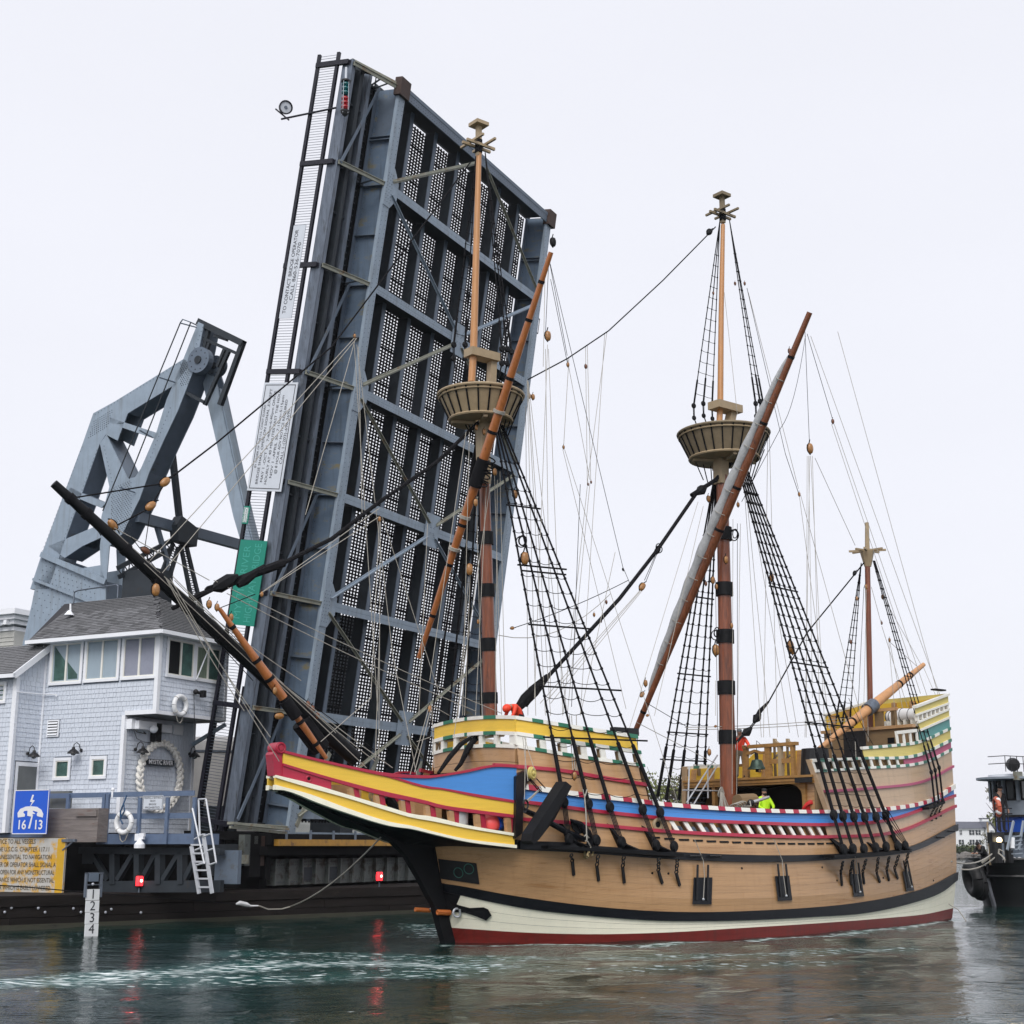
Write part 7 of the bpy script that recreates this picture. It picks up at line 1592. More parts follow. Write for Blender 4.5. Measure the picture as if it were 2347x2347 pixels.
for u in (1595,1640,2035+120,2030+150): 
    p=hullp(u,1962 if u<1700 else (1905 if u>2170 else 1919),.17); mb=MB(); mb.tube([p+V((-.25,0,0)),p+V((-.1,-.08,0)),p+V((.1,-.08,0)),p+V((.25,0,0))],.035,6); mb.build('cleat',M['iron'],HULL)
# hawse bolster
p=hullp(1508,1890,.06); mb=MB(); mb.ring(p,(.2,1,0),.15,.06,18,8); mb.build('fairlead',M['mtan'],HULL,smooth=True); mb=MB(); mb.tube([p+V((0,.05,0)),p+V((0,.0,0))],.12,12); mb.build('fairlead_hole',M['black'],HULL)
# tall black knighthead / cathead at the break of the beak
def hpx(x,y,o): return hullp(*kA(x,y),o)
P=[(15,300),(60,260),(160,215),(270,215),(280,300),(230,345),(170,390),(140,470),(120,600),(110,1080),(5,1160),(15,700)]
e_=hullp(*kA(100,700),.35); n_=V((.35,-1,0)).normalized()
pts=[SF.onp(*kA(x,y),e_,n_) for x,y in P]; mb=MB(); mb.prism(pts,V((.1,.45,0))); CTH=mb.build('cathead',M['wale'],ship)
c=SF.onp(*kA(228,255),e_+n_*.06,n_); mb=MB(); mb.tube([c-n_*.02,c+n_*.05],.2,14); mb.ring(c+n_*.05,n_,.14,.04,16,6); 
for k in range(8): an=k*math.pi/4; mb.ball(c+n_*.05+V((math.cos(an)*.13*n_.y*-1,math.cos(an)*.13*n_.x,math.sin(an)*.13)),.045,6,5)
mb.ball(c+n_*.07,.08,8,6,(1,.6,1)); mb.build('gilt_boss',M['lyellow'],CTH,smooth=True)
# anchor hung on the port bow
anc=thing('bow_anchor','black iron anchor with heavy wooden stock lashed to the port bow','anchor',SF)
e2_=hullp(*kA(400,900),.75); ap=lambda x,y,o=0:SF.onp(*kA(x,y),e2_+n_*(o+max(0,x-350)*.00075),n_)
mb=MB(); o_=n_*.2
mb.prism([ap(x,y,-.05)+o_ for x,y in ((490,375),(572,440),(330,900),(120,1165),(40,1240),(0,1195),(15,1090),(215,790))],n_*.34); mb.build('stock',M['black'],anc)
mb=MB(); mb.tube([ap(140,770,.0),ap(200,800),ap(380,880),ap(700,1060),ap(990,1195)],[.08,.085,.085,.095,.11],8); mb.build('shank',M['wale'],anc,smooth=True)
mb=MB(); mb.tube([ap(770,900,.05),ap(900,960,.05),ap(1000,1080,.08),ap(1050,1200,.1),ap(1020,1290,.12),ap(880,1330,.14)],[.03,.1,.13,.14,.12,.03],8); mb.build('arms',M['wale'],anc,smooth=True)
mb=MB(); mb.prism([ap(x,y,.0) for x,y in ((760,885),(850,905),(930,945),(975,1010),(970,1060),(860,1100),(790,1020))],n_*.04); mb.prism([ap(x,y,.2) for x,y in ((870,1330),(980,1230),(1050,1250),(1060,1290),(960,1335))],n_*.04); mb.build('fluke',M['black'],anc)
mb=MB(); mb.ring(ap(150,690),n_,.13,.03,14,6); mb.build('ring',M['iron'],anc)
for pts in ([(965,590),(985,800),(995,1200)],[(940,480),(965,590),(1000,480)],[(960,1130),(985,1105),(1025,1150)],[(975,1190),(1010,1200),(1050,1270),(1045,1310)]): mb=MB(); mb.tube([ap(x,y,.25) for x,y in pts],.022,5); mb.build('lashing',M['rope_w'],anc)
M['hemp']=mk('frayed hemp mat',(.38,.29,.15),.9,var=.3,vscale=15,bump=.8); mb=MB()
for k in range(16): p=ap(random.uniform(960,1100),random.uniform(1260,1370),random.uniform(.05,.3)); mb.tube([p,p+V((random.uniform(-.1,.1),random.uniform(-.1,.1),-.14))],.03,5)
mb.build('chafing_mat',M['hemp'],anc,kind='stuff')
mb=MB()
for pts in ([(200,340),(350,520)],[(215,330),(370,510)],[(300,330),(420,460)],[(150,640),(330,500)],[(160,650),(300,510),(340,470)],[(180,650),(270,560),(310,520)],[(300,450),(350,440),(370,480),(340,500)]): m_=MB(); m_.tube([ap(x,y,-.1) for x,y in pts],.018,5); m_.build('tackle_line',M['rope_w' if pts[0][0]<190 or len(pts)>3 else 'rope'],CTH)
block(ap(540,600,-.3),FM,.3,'block',(1,0,-.5))
# black plank along the channel
l0=hullp(*kA(0,1260)).x; l1=c0x=hullp(*kA(1100,1290)).x
mb=MB(); A0=hullp(*kA(20,1190)).z; A1=hullp(*kA(20,1300)).z; mb.slab([side(s,A1-.03*(s-l0),.0) for s in (l0,l0+.8,l0+1.6)],[side(s,A1-.03*(s-l0),.25) for s in (l0,l0+.8,l0+1.6)],[side(s,A0-.03*(s-l0),.25) for s in (l0,l0+.8,l0+1.6)],[side(s,A0-.03*(s-l0),.0) for s in (l0,l0+.8,l0+1.6)]); mb.build('channel_block',M['wale'],CH)
# black panel at the bow with two ring marks, orange fenders, black blade
def bowp(pts,o0,o1,nm,mat,par=None):
    Q=[hullp(u,v,o1) for u,v in pts]; P=[hullp(u,v,o0) for u,v in pts]; n=len(Q); mb=MB(); mb.add([tuple(p) for p in P]+[tuple(p) for p in Q],[tuple(range(n))[::-1],tuple(range(n,2*n))]+[(i,(i+1)%n,(i+1)%n+n,i+n) for i in range(n)]); return mb.build(nm,M[mat],par or HULL)
gq=lambda x,y:g1(x,y)
for a_,b_ in ((1000,1008),(1008,1016),(1016,1024),(1024,1033),(1033,1044),(1044,1055),(1055,1066),(1066,1077),(1077,1088),(1088,1099)):
    f=lambda u:(lerp(1968,1978,(u-1000)/90),lerp(2014,2027,(u-1008)/92)); t0,b0=f(a_);t1,b1=f(b_) ; b__=min(b_,1099)
    bowp([(a_+(4 if a_==1000 else 0),t0),(b_-(7 if b_==1099 else 0),t1),(b__,b1),(a_+(10 if a_==1000 else 0),b0)],-.02,.085,'bow_plate','iron')
M['ringg']=mk('green ring paint',(.03,.14,.11),.5,var=.1)
for x,y in ((1515,1450),(1592,1422)):
    p=hullp(*g1(x,y),.10); q=hullp(*g1(x+40,y),.10); r=(q-p).length; ax=(hullp(*g1(x+30,y),.06)-hullp(*g1(x-30,y),.06)).cross(hullp(*g1(x,y-30),.06)-hullp(*g1(x,y+30),.06)); mb=MB(); mb.ring(p,ax,.15,.013,22,5); mb.build('ring_mark',M['ringg'],HULL)
bld=[(1100,0)]
pts=[g1(x,y) for x,y in ((1420,1650),(1520,1690),(1600,1710),(1700,1705),(1735,1720),(1760,1765),(1720,1803),(1640,1770),(1560,1745),(1470,1740))]
for i0,i1,i2,i3 in ((0,1,8,9),(1,2,7,8),(2,3,6,7),(3,4,5,6)):
    bowp([pts[i0],pts[i1],pts[i2],pts[i3]],.02,.14,'bill_blade','black')
M['orr']=mk('orange plastic spring',(.60,.17,.03),.45,var=.1)
of=thing('bow_shackle','orange spring sleeve and shackle on the port bow near the waterline','shackle',SF)
a=hullp(*g1(1450,1745),.16); b=SF.onp(*g1(1365,1742),a,(0,1,0)); mb=MB()
for k in range(9): p=a.lerp(b,k/8.); mb.ring(p,a-b,.06,.028,10,6)
mb.build('spring',M['orr'],of,smooth=True); mb=MB(); mb.ring(hullp(*g1(1505,1745),.2),(.3,1,0),.12,.035,14,6); mb.tube([hullp(*g1(1525,1720),.22),hullp(*g1(1530,1765),.22)],.03,6); mb.build('shackle',M['steelw'],of)
o2=thing('spring_line','orange spring sleeve on a line ahead of the black stem','shackle',SF); a=SF.on(*g1(1200,1722),1,.3); b=SF.on(*g1(1300,1728),1,.3); mb=MB()
for k in range(10): mb.ring(a.lerp(b,k/9),a-b,.045,.026,10,6)
mb.build('spring',M['orr'],o2,smooth=True); mb=MB(); mb.tube([b,SF.on(*g1(1310,1712),1,.15)],.02,5); mb.build('line',M['steelw'],o2)
# beakhead contents: pink buoy, black gammoning, tan bitts, canvas, far rail curve
by=thing('round_buoy','round pink red mooring buoy resting in the beakhead behind the rail','buoy',SF); M['pbuoy']=mk('pink red buoy',(.85,.10,.10),.35,var=.08)
c=beakp(*c6(975,1395)); c=c+V((.0,.4,0)); rr_=(SF.onp(*c6(975,1395),c,(0,1,0))-SF.onp(*c6(885,1395),c,(0,1,0))).length; mb=MB(); mb.ball(c,rr_,20,14); mb.build('buoy_body',M['pbuoy'],by,smooth=True); mb=MB(); mb.lathe(c+V((rr_*.85,-.05,0)),[(rr_*.75,-.05),(rr_*.6,.12),(rr_*.3,.2)],14,(1,-.1,0)); mb.build('buoy_neck',M['sblue'],by,smooth=True)
mb=MB(); mb.tube([c+V((rr_*1.1,-.25,.1)),c+V((rr_*1.2,-.3,-.1)),c+V((rr_*1.05,-.3,-.25)),c+V((rr_*1.25,-.3,-.3))],.03,5); mb.build('yellow_line',M['lyellow'],by)
cb_=thing('canvas_bag','pale grey canvas bundle standing behind the beakhead posts','bag',SF); c=beakp(*c6(610,1330))+V((0,.35,0)); mb=MB(); mb.lathe(c-V((0,0,.35)),[(.22,0),(.3,.1),(.3,.5),(.2,.75)],12); mb.build('bundle',M['sail'],cb_,smooth=True)
mb=MB(); mb.tube([SF.on(*c5(1480,600),1,0),SF.on(*c5(1560,720),1,0),SF.on(*c5(1600,760),1,0)],.16,8); mb.build('gammoning',M['black'],BEAK)
for x,y in ((1900,700),(1000,540)): a=SF.on(*c5(x,y),1,.3); mb=MB(); mb.box(a+V((-.5,-.2,-.5)),a+V((.5,.2,.15))); mb.build('bitt_block',M['tan'],BEAK)
mb=MB(); p=SF.on(*c5(1340,600),1,-.5)
for k in range(4): mb.ring(p+V((.05*k,0,0)),(.2,1,0),.16,.015,14,4)
mb.build('rope_coil',M['rope_w'],BEAK)
# blocks of gammon and black bands where the bowsprit enters
mb=MB(); a=SF.on(700,1700,1,0); mb.tube([sp(690,1655,.1),sp(735,1715,.1)],.3,10); mb.build('gammon_lashing',M['rope'],FM)
for t_ in (.15,-.1): 
    mb=MB(); pts=[sp(*c6(820,410),t_),sp(*c6(720,450),t_),sp(*c6(640,560),t_),sp(*c6(560,730),t_),sp(*c6(500,800),t_)]; mb.tube([p+V((0,0,0)) for p in pts],[.06,.1,.1,.07,.05],7); mb.build('stay_tail',M['rope'],FM,smooth=True)
mb=MB(); mb.tube([sp(*c6(670,440),.6),sp(*c6(560,510),.6),sp(*c6(440,650),.6),sp(*c6(310,835),.6)],[.06,.08,.08,.05],7); mb.build('stay_tail',M['rope'],FM,smooth=True)
# camera box on the fore shroud bar
mb=MB(); a=sp(1405,1675,1.6); b=sp(1460,1687,1.6); mb.box((a.x,a.y-.1,b.z),(b.x,a.y+.15,a.z+.12)); mb.build('black_box',M['iron'],FM)
# gulls on the bars of the foremast head: small birds? none certain -> left out
# tow rope from the stern to the tug is with the tug
"""ok"""
# ---------------------------------------------------------------- PEOPLE
M['skin']=mk('skin',(.42,.24,.17),.5,var=.05); M['hiviz']=mk('hi vis yellow jacket',(.55,.92,.02),.6,var=.06,vscale=8); M['redj']=mk('orange red jacket',(.85,.06,.02),.5,var=.08,vscale=6)
M['blk']=mk('dark cloth',(.015,.015,.018),.8,var=.2); M['khaki']=mk('khaki cloth',(.24,.19,.13),.8,var=.1); M['beard']=mk('dark beard',(.02,.013,.01),.8,var=.2); M['capg']=mk('grey cap',(.2,.21,.22),.8,var=.1)
def person(label,frame,P,face,J,jm,tm,hat=None,hood=False,scale=1,beard=False,obj=None):
    """J: joints in body space (x=forward, y=left, z=up, feet at 0) - one skinned body; colours by nearest joint"""
    t=thing('person',label,'person',frame)
    c,s=math.cos(face),math.sin(face); P=V(P)
    W=lambda q:P+V((q[0]*c-q[1]*s,q[0]*s+q[1]*c,q[2]))*scale
    names=list(J); idx={n:i for i,n in enumerate(names)}
    E=[('pelvis','belly'),('belly','chest'),('chest','neck'),('neck','head')]
    for S_ in 'LR': E+=[('chest','sh'+S_),('sh'+S_,'el'+S_),('el'+S_,'wr'+S_),('wr'+S_,'ha'+S_),('pelvis','hip'+S_),('hip'+S_,'kn'+S_),('kn'+S_,'an'+S_),('an'+S_,'to'+S_)]
    rad=dict(pelvis=.155,belly=.16,chest=.175,neck=.065,head=.09,sh=.085,el=.062,wr=.042,ha=.035,hip=.105,kn=.075,an=.055,to=.045)
    vs=[W(J[n]) for n in names]; R=[rad[n if n in rad else n[:2]] if (n in rad or n[:2] in rad) else rad.get(n[:3],.06) for n in names]
    R=[rad.get(n,rad.get(n[:3],rad.get(n[:2],.06)))*scale for n in names]
    cls=['head' if n in('head','neck') else ('hand' if n[:2]in('ha',) else ('leg' if n[:3]=='hip' or n[:2] in('kn','an') else ('shoe' if n[:2]=='to' else 'top'))) for n in names]
    ed=[(idx[a],idx[b]) for a,b in E]
    for S_ in 'LR':      # five fingers on each hand
        h=V(J['ha'+S_]); w=V(J['wr'+S_]); d=(h-w).normalized(); sd=d.cross(V((0,0,1))) if abs(d.z)<.9 else V((0,1,0)); sd.normalize()
        for k,(o,L_) in enumerate(((-.032,.055),(-.011,.068),(.011,.072),(.032,.062),(.05,.045))):
            b0=h+sd*o*(1 if k<4 else .9)+d*(.03 if k<4 else -.02); f0=b0+d*L_*.55+(sd*.02 if k==4 else V((0,0,0))); f1=f0+d*L_*.35+V((0,0,-.025))
            i0=len(vs); vs+=[W(b0),W(f0),W(f1)]; R+=[.011*scale,.0095*scale,.008*scale]; cls+=['hand']*3; ed+=[(idx['ha'+S_],i0),(i0,i0+1),(i0+1,i0+2)]
    me=bpy.data.meshes.new('body'); me.from_pydata([tuple(v) for v in vs],ed,[]); o=bpy.data.objects.new('body',me); scene.collection.objects.link(o)
    o.modifiers.new('s','SKIN'); sv=me.skin_vertices[0].data
    for i,r in enumerate(R): sv[i].radius=(r,r*(1.0))
    sv[idx['pelvis']].use_root=True; sb_=o.modifiers.new('u','SUBSURF'); sb_.levels=1; sb_.render_levels=1
    bpy.context.view_layer.update(); m2=bpy.data.meshes.new_from_object(o.evaluated_get(bpy.context.evaluated_depsgraph_get())); bpy.data.objects.remove(o)
    mats=dict(top=0,leg=1,head=2,hand=2,shoe=3); m2.materials.clear()
    for m in (jm,tm,'skin','blk'): m2.materials.append(M[m])
    segs=[]
    for a,b in ed: segs.append((vs[a],vs[b],cls[b] if cls[a]!='hand' else 'hand'))
    for p in m2.polygons:
        cc=p.center; best=min(segs,key=lambda q:(cc-(q[0]+(q[1]-q[0])*max(0,min(1,(cc-q[0]).dot(q[1]-q[0])/max((q[1]-q[0]).length_squared,1e-9))))).length)
        p.material_index=mats[best[2]]; p.use_smooth=True
    body=bpy.data.objects.new('body',m2); scene.collection.objects.link(body); body.parent=t
    # head details
    H_=V(J['head']); nk=V(J['neck']); up=(H_-nk).normalized(); fw=V((1,0,0)); fw=(fw-up*fw.dot(up)); fw=fw.normalized() if fw.length>.1 else V((0,0,-1)); sd=up.cross(fw)
    hc=H_+up*.03
    def el(nm,mt,c0,r,sc): 
        mb=MB(); mb.ball((0,0,0),r*scale,14,10,sc); mb.v=[tuple(W(c0)+ (V((fw.x*c-fw.y*s,fw.x*s+fw.y*c,fw.z))*v[0]+V((sd.x*c-sd.y*s,sd.x*s+sd.y*c,sd.z))*v[1]+V((up.x*c-up.y*s,up.x*s+up.y*c,up.z))*v[2])) for v in mb.v]; return mb.build(nm,M[mt],t,smooth=True)
    el('face','skin',hc,.10,(1.0,.84,1.2)); el('nose','skin',hc+fw*.10-up*.005,.018,(1,.8,1.3))
    for y in (-.034,.034): el('eye','blk',hc+fw*.093+sd*y+up*.015,.011,(.6,1,.7)); el('ear','skin',hc+sd*y*2.5,.022,(.8,.4,1.3))
    el('mouth','beard',hc+fw*.095-up*.05,.016,(.4,1.4,.4))
    if beard: el('beard','beard',hc+fw*.035-up*.07,.075,(1,.95,.8))
    if hood: el('hood',jm,hc-fw*.02+up*.01,.135,(1,.95,1.15))
    if hat: el('hat',hat,hc+up*.055-fw*.01,.108,(1.05,.92,.75))
    return t,W
def stand(lean=0,armL=None,armR=None,h=1.78,turn=0):
    k=h/1.78; J=dict(pelvis=(0,0,.96),belly=(.03*lean,0,1.12),chest=(.12*lean,0,1.36),neck=(.17*lean,0,1.52),head=(.2*lean+.02,0,1.63))
    for S_,sg in (('L',1),('R',-1)):
        J['hip'+S_]=(0,.10*sg,.88); J['kn'+S_]=(.03,.12*sg,.48); J['an'+S_]=(0,.13*sg,.09); J['to'+S_]=(.16,.15*sg,.04)
        J['sh'+S_]=(.1*lean,.19*sg,1.42); a=armL if sg>0 else armR
        if a: J['el'+S_],J['wr'+S_],J['ha'+S_]=a
        else: J['el'+S_]=(.04,.26*sg,1.14); J['wr'+S_]=(.14,.25*sg,.90); J['ha'+S_]=(.17,.24*sg,.82)
    return {n:tuple(q*k for q in v) for n,v in J.items()}
# hi vis man in the waist: faces the camera
hp=sp(1751,1815,1.0); base=hp.z-1.66
t,W=person('bearded person in bright yellow jacket and black hat standing in the waist',SF,(hp.x,hp.y,base),R_(250),stand(0,armL=((.12,.30,1.15),(.3,.18,1.05),(.36,.12,1.05)),armR=((.10,-.28,1.14),(.3,-.15,1.02),(.36,-.1,1.0))),'hiviz','blk',hat='blk',beard=True)
wd=thing('grey_lever','long grey metal bar slanting up in front of the yellow jacketed person','bar',SF); mb=MB(); mb.tube([sp(*k4(1100,1370),1.9),sp(*k4(880,1440),1.9)],[.05,.06],8); mb.build('bar',M['alu'],wd); mb=MB(); mb.ball(sp(*k4(850,1450),1.9),.13,8,6); mb.ring(sp(*k4(930,1480),1.9),(0,1,0),.08,.02,12,5); mb.tube([sp(*k4(850,1460),1.9),sp(*k4(740,1500),2.2)],.02,5); mb.build('hook_gear',M['iron'],wd)
# red jacket by the mast
hp=sp(1695,1676,-.3); t,W=person('person in red jacket and grey cap standing behind the mainmast bands',SF,(hp.x,hp.y,hp.z-1.70),R_(215),stand(.2,armL=((.1,.34,1.18),(.32,.28,1.12),(.4,.22,1.14))),'redj','khaki',hat='capg')
# hooded red person bending on the forecastle
hp=sp(1163,1618,.6); J=stand(0); 
J.update(belly=(.10,0,1.06),chest=(.30,0,1.16),neck=(.44,0,1.20),head=(.52,0,1.16)); 
for S_,sg in (('L',1),('R',-1)): J['sh'+S_]=(.32,.18*sg,1.2); J['el'+S_]=(.42,.2*sg,.95); J['wr'+S_]=(.52,.14*sg,.76); J['ha'+S_]=(.56,.12*sg,.7)
person('person in hooded orange red jacket bending over on the forecastle',SF,(hp.x+.52,hp.y,hp.z-1.20),R_(180),J,'redj','blk',hood=True)
# ---------------------------------------------------------------- TUG at the right edge
TA=V(ray(2235,2072)); TG0=GF.on(2286,2077,2,0)
TG=Frame((TG0.x,TG0.y,0),R_(32))
tug=thing('tugboat','black hulled tugboat with blue and grey deckhouse at the right edge','tugboat',TG)
M['tugb']=mk('black tug hull',(.009,.010,.012),.4,var=.3,vscale=2,dirt=(.06,.06,.07),dscale=1.6,dth=.64); M['tugg']=mk('tug grey paint',(.25,.29,.34),.5,var=.07); M['tugl']=mk('pale grey scuffed steel',(.22,.23,.26),.5,var=.3,vscale=2); M['tugblue']=mk('tug royal blue',(.012,.075,.42),.4,var=.06); M['tire']=mk('black fender rubber',(.012,.012,.013),.6,var=.3,vscale=5,bump=.4)
tq=lambda x,y,yy:TG.on(*kT(x,y),1,yy)
zdk=tq(560,1290,-.3).z; ztop_=tq(760,1260,-1.8).z
def tw(s,z): 
    s0=-.15-.55*max(z,0)*.55; x=max(0,(s-s0)/5.5); return 3.1*(1-max(0,1-x)**2.2)**.5*(.8+.12*min(max(z,0),2))
mb=MB()
for sg in (1,-1):
    rows=[]
    for k in range(9):
        z=lerp(-.6,zdk,k/8); s0=-.15-.3*max(z,0); rows.append([V((s,sg*tw(s,z),z+.18*0)) for s in [s0+d for d in (0,.05,.15,.3,.6,1,1.6,2.4,3.5,5,7,10,16,22)]])
    mb.grid(rows,flip=sg>0)
mb.build('hull',M['tugb'],tug,smooth=True)
mb=MB(); ss=[-.15-.3*zdk+d for d in (0,.05,.15,.3,.6,1,1.6,2.4,3.5,5,7,10,16,22)]; mb.grid([[V((s,tw(s,zdk)-.05,zdk-.35)) for s in ss],[V((s,-tw(s,zdk)+.05,zdk-.35)) for s in ss]]); mb.build('deck',M['tugg'],tug)
for zz_ in (zdk-.05,zdk*.62):
    mb=MB(); mb.tube([V((s,-tw(s,zz_)-.03,zz_)) for s in ss],.09,6); mb.build('rub_rail',M['tugb'],tug)
mb=MB(); s0=-.15; mb.prism([V((-.28,-.08,.0)),V((-.75,-.08,1.3)),V((-.1,-.08,1.5)),V((.4,-.08,1.2)),V((.25,-.08,0))],(0,.16,0)); mb.build('stem_plate',M['tugl'],tug)
for (x,y,R,rr2,lb) in ((400,1520,.62,.26,1),(455,1560,.6,.25,2)):
    c=tq(x,y,-.6+.3*lb); mb=MB(); mb.ring(c,(.9,-.5,.15),R,rr2,22,10); mb.build('bow_fender',M['tire'],tug,smooth=True)
p=tq(905,1312,-2.2); 
pN=tq(893,1312,-2.0); text(tug,'lettering','GWENDO',M['wht'],(pN.x-.6+.85,-tw(pN.x+.3,pN.z)-.06,pN.z),(1,-.35,0),(0,0,1),.34,thick=.02,bold=.03,align='CENTER')
# deckhouses
def dbox(x0,y0,x1,y1,yy,dep,mt,nm,par=None):
    a=tq(x0,y0,yy); b=tq(x1,y1,yy); mb=MB(); mb.box((a.x,yy,b.z),(b.x,yy+dep,a.z)); return mb.build(nm,M[mt],par or tug)
YD=-1.3
cx=tq(800,1000,YD).x
zA=tq(900,825,YD).z; zBb=tq(900,1015,YD).z; zC=tq(900,1290,YD).z; zW=tq(900,640,YD).z; zR=tq(900,405,YD).z; zR2=tq(900,370,YD).z
def house_ring(z0,z1,x0,r,mt,nm,par=None):
    mb=MB(); pts=[V((x0+r-r*math.cos(a),YD+2.2-2.2*math.sin(a) if 0 else (1.1-2.4*math.sin(a)),0)) for a in [math.pi*(i/12)-math.pi/2 for i in range(13)]]
    P=[V((x0+r-r*math.cos(a),1.9*math.sin(a),z0)) for a in [math.pi*(i/14)-math.pi/2 for i in range(15)]]+[V((x0+9,1.9,z0)),V((x0+9,-1.9,z0))]
    mb.prism(P,(0,0,z1-z0)); return mb.build(nm,M[mt],par or tug)
x0=tq(800,1000,-1.0).x+1.9
house_ring(zdk-.3,zBb,x0-.4,1.2,'tugg','lower_deckhouse'); house_ring(zBb,zA,x0-.25,1.2,'tugblue','blue_deckhouse'); mb=MB()
house_ring(zA,zA+.1,x0-.4,1.35,'iron','deck_lip'); UH=house_ring(zA+.1,zW,x0-.3,1.1,'tugg','wheelhouse'); house_ring(zW,zR,x0-.2,1.1,'iron','window_band'); house_ring(zR,zR+.1,x0-1.9,2.4,'tugg','roof_visor'); house_ring(zR+.1,zR2+.12,x0-.8,1.8,'trim','roof_edge')
for a in [math.pi*(i/7)-math.pi/2 for i in range(1,7)]:
    r=1.13; p=V((x0-.3+1.1-r*math.cos(a),1.93*math.sin(a),zW)); mb=MB(); mb.beam(p,p+V((0,0,zR-zW)),.12,.2,(1,0,0)); mb.build('window_post',M['tugg'],tug)
for a in [math.pi*((i+.5)/7)-math.pi/2 for i in range(0,7)]:
    r=1.14; p=V((x0-.3+1.1-r*math.cos(a),1.95*math.sin(a),zW+.1)); n_2=V((-math.cos(a),2*math.sin(a),0)).normalized(); mb=MB(); mb.beam(p,p+V((0,0,zR-zW-.2)),.36,.02,n_2); mb.build('window',M['pane2'] if 'pane2' in M else M['glass'],tug)
# searchlight, roof railing
c=tq(885,250,-1.2); mb=MB(); mb.lathe(c+V((.1,.3,0)),[(.05,-.28),(.28,-.24),(.34,0),(.31,.15),(.22,.3),(.05,.38)],16,(.6,.8,.1)); mb.build('searchlight',M['iron'],tug,smooth=True); mb=MB(); mb.box(c+V((-.2,-.1,-.75)),c+V((.25,.1,-.35))); mb.build('searchlight_yoke',M['brk'],tug)
mb=MB(); zz0=zR2+.12
for i,x in enumerate((730,790,860,930,1000)): p=tq(x,360,-1.4); mb.tube([V((p.x,-1.6,zz0)),V((p.x,-1.6,zz0+.75))],.02,5)
p0,p1=tq(730,360,-1.4),tq(1300,360,-1.4)
for dz in (.4,.75): mb.tube([V((p0.x,-.6,zz0+dz)),V((p0.x,-1.6,zz0+dz)),V((p1.x,-1.6,zz0+dz))],.02,5)
mb.build('roof_railing',M['iron'],tug)
# side platform, ladder, lamp, life ring, people
a=tq(650,1000,-.4); b=tq(860,880,-.4); mb=MB(); mb.box((a.x+.4,-1.2,a.z-.15),(b.x+1.6,-.1,a.z+.0)); mb.build('side_platform',M['iron'],tug); PZ=a.z
mb=MB()
for x in (650,700,750,790): p=tq(x,1000,-1.1); mb.tube([V((p.x,-1.15,PZ)),V((p.x,-1.15,PZ+2.0 if x<700 else PZ+1.1))],.03,5)
for dz in (.5,.85,1.1): mb.tube([V((tq(650,1000,-1.1).x,-1.15,PZ+dz)),V((tq(840,1000,-1.1).x,-1.15,PZ+dz))],.03,5)
mb.tube([tq(690,690,-1.1),tq(740,730,-1.1),tq(760,850,-1.1)],.03,5); mb.build('side_railing',M['iron'],tug)
lr=thing('life_ring','orange life ring hung on the tugboat side railing','life ring',TG); M['orl']=mk('orange life ring',(.55,.12,.06),.5,var=.1); c=tq(670,720,-1.3); mb=MB(); mb.ring(c,(.8,-.6,.1),.38,.11,22,8); mb.build('ring',M['orl'],lr,smooth=True)
for k in range(4): mb=MB(); an=k*math.pi/2+.7; mb.ball(c+V((.6*math.cos(an)*.38,.8*math.cos(an)*.38,math.sin(an)*.38)),.13,8,6); mb.build('band',M['ring'],lr)
for xo in (0,110):
    mb=MB(); mb.beam(tq(850+xo,880,-2.4),tq(780+xo*1.15,1200,-2.6),.08,.12); mb.build('stair_rail',M['tugg'],tug)
for k in range(5): mb=MB(); y=1050+k*48; mb.beam(tq(845,y,-2.5),tq(930,y-8,-2.5),.2,.05); mb.build('stair_step',M['tugg'],tug)
mb=MB(); mb.tube([tq(840,1060,-2.5),tq(840,1180,-2.5)],.1,10); mb.build('white_cylinder',M['trim'],tug)
M['lampw']=mk('lit warm lamp',(1,.85,.5),.3,var=0,emit=((1,.78,.45),6)); c=tq(692,1088,-1.5); mb=MB(); mb.ball(c,.13,10,8); mb.build('lit_lamp',M['lampw'],tug); mb=MB(); mb.box(c+V((-.35,.1,-.15)),c+V((.5,.4,.35))); mb.build('lamp_housing',M['iron'],tug)
mb=MB(); a=tq(655,1200,-1.4); mb.tube([V((a.x,-1.4,zdk-.2)),V((a.x,-1.4,tq(655,1110,-1.4).z))],.28,12); mb.tube([V((a.x+.9,-1.4,zdk-.2)),V((a.x+.9,-1.4,tq(740,1110,-1.4).z))],.2,12); mb.build('bitts',M['iron'],tug)
mb=MB(); a=tq(585,1230,-1.0); b=tq(575,890,-1.0); mb.tube([V((a.x,a.y,zdk-.3)),V((a.x,a.y,b.z))],.045,6); mb.build('jackstaff',M['mtan'],tug)
c=tq(770,500,-.6); person('person in dark clothes standing on the tugboat side platform',TG,(c.x+.15,.0,PZ+.0),R_(260),stand(.3),'blk','blk',hat='blk',scale=(c.z-PZ)/1.72)
c=tq(490,1140,-.4); J=stand(0); J.update(belly=(.12,0,1.04),chest=(.30,0,1.2),neck=(.38,0,1.32),head=(.46,0,1.38))
for S_,sg in (('L',1),('R',-1)): J['sh'+S_]=(.32,.18*sg,1.26); J['el'+S_]=(.5,.22*sg,1.0); J['wr'+S_]=(.72,.12*sg,.98); J['ha'+S_]=(.8,.1*sg,.98)
person('crouching person in dark jacket handling lines at the tugboat bow',TG,(c.x+.55,c.y+.3,c.z-1.38),R_(185),J,'blk','blk',hat='blk')
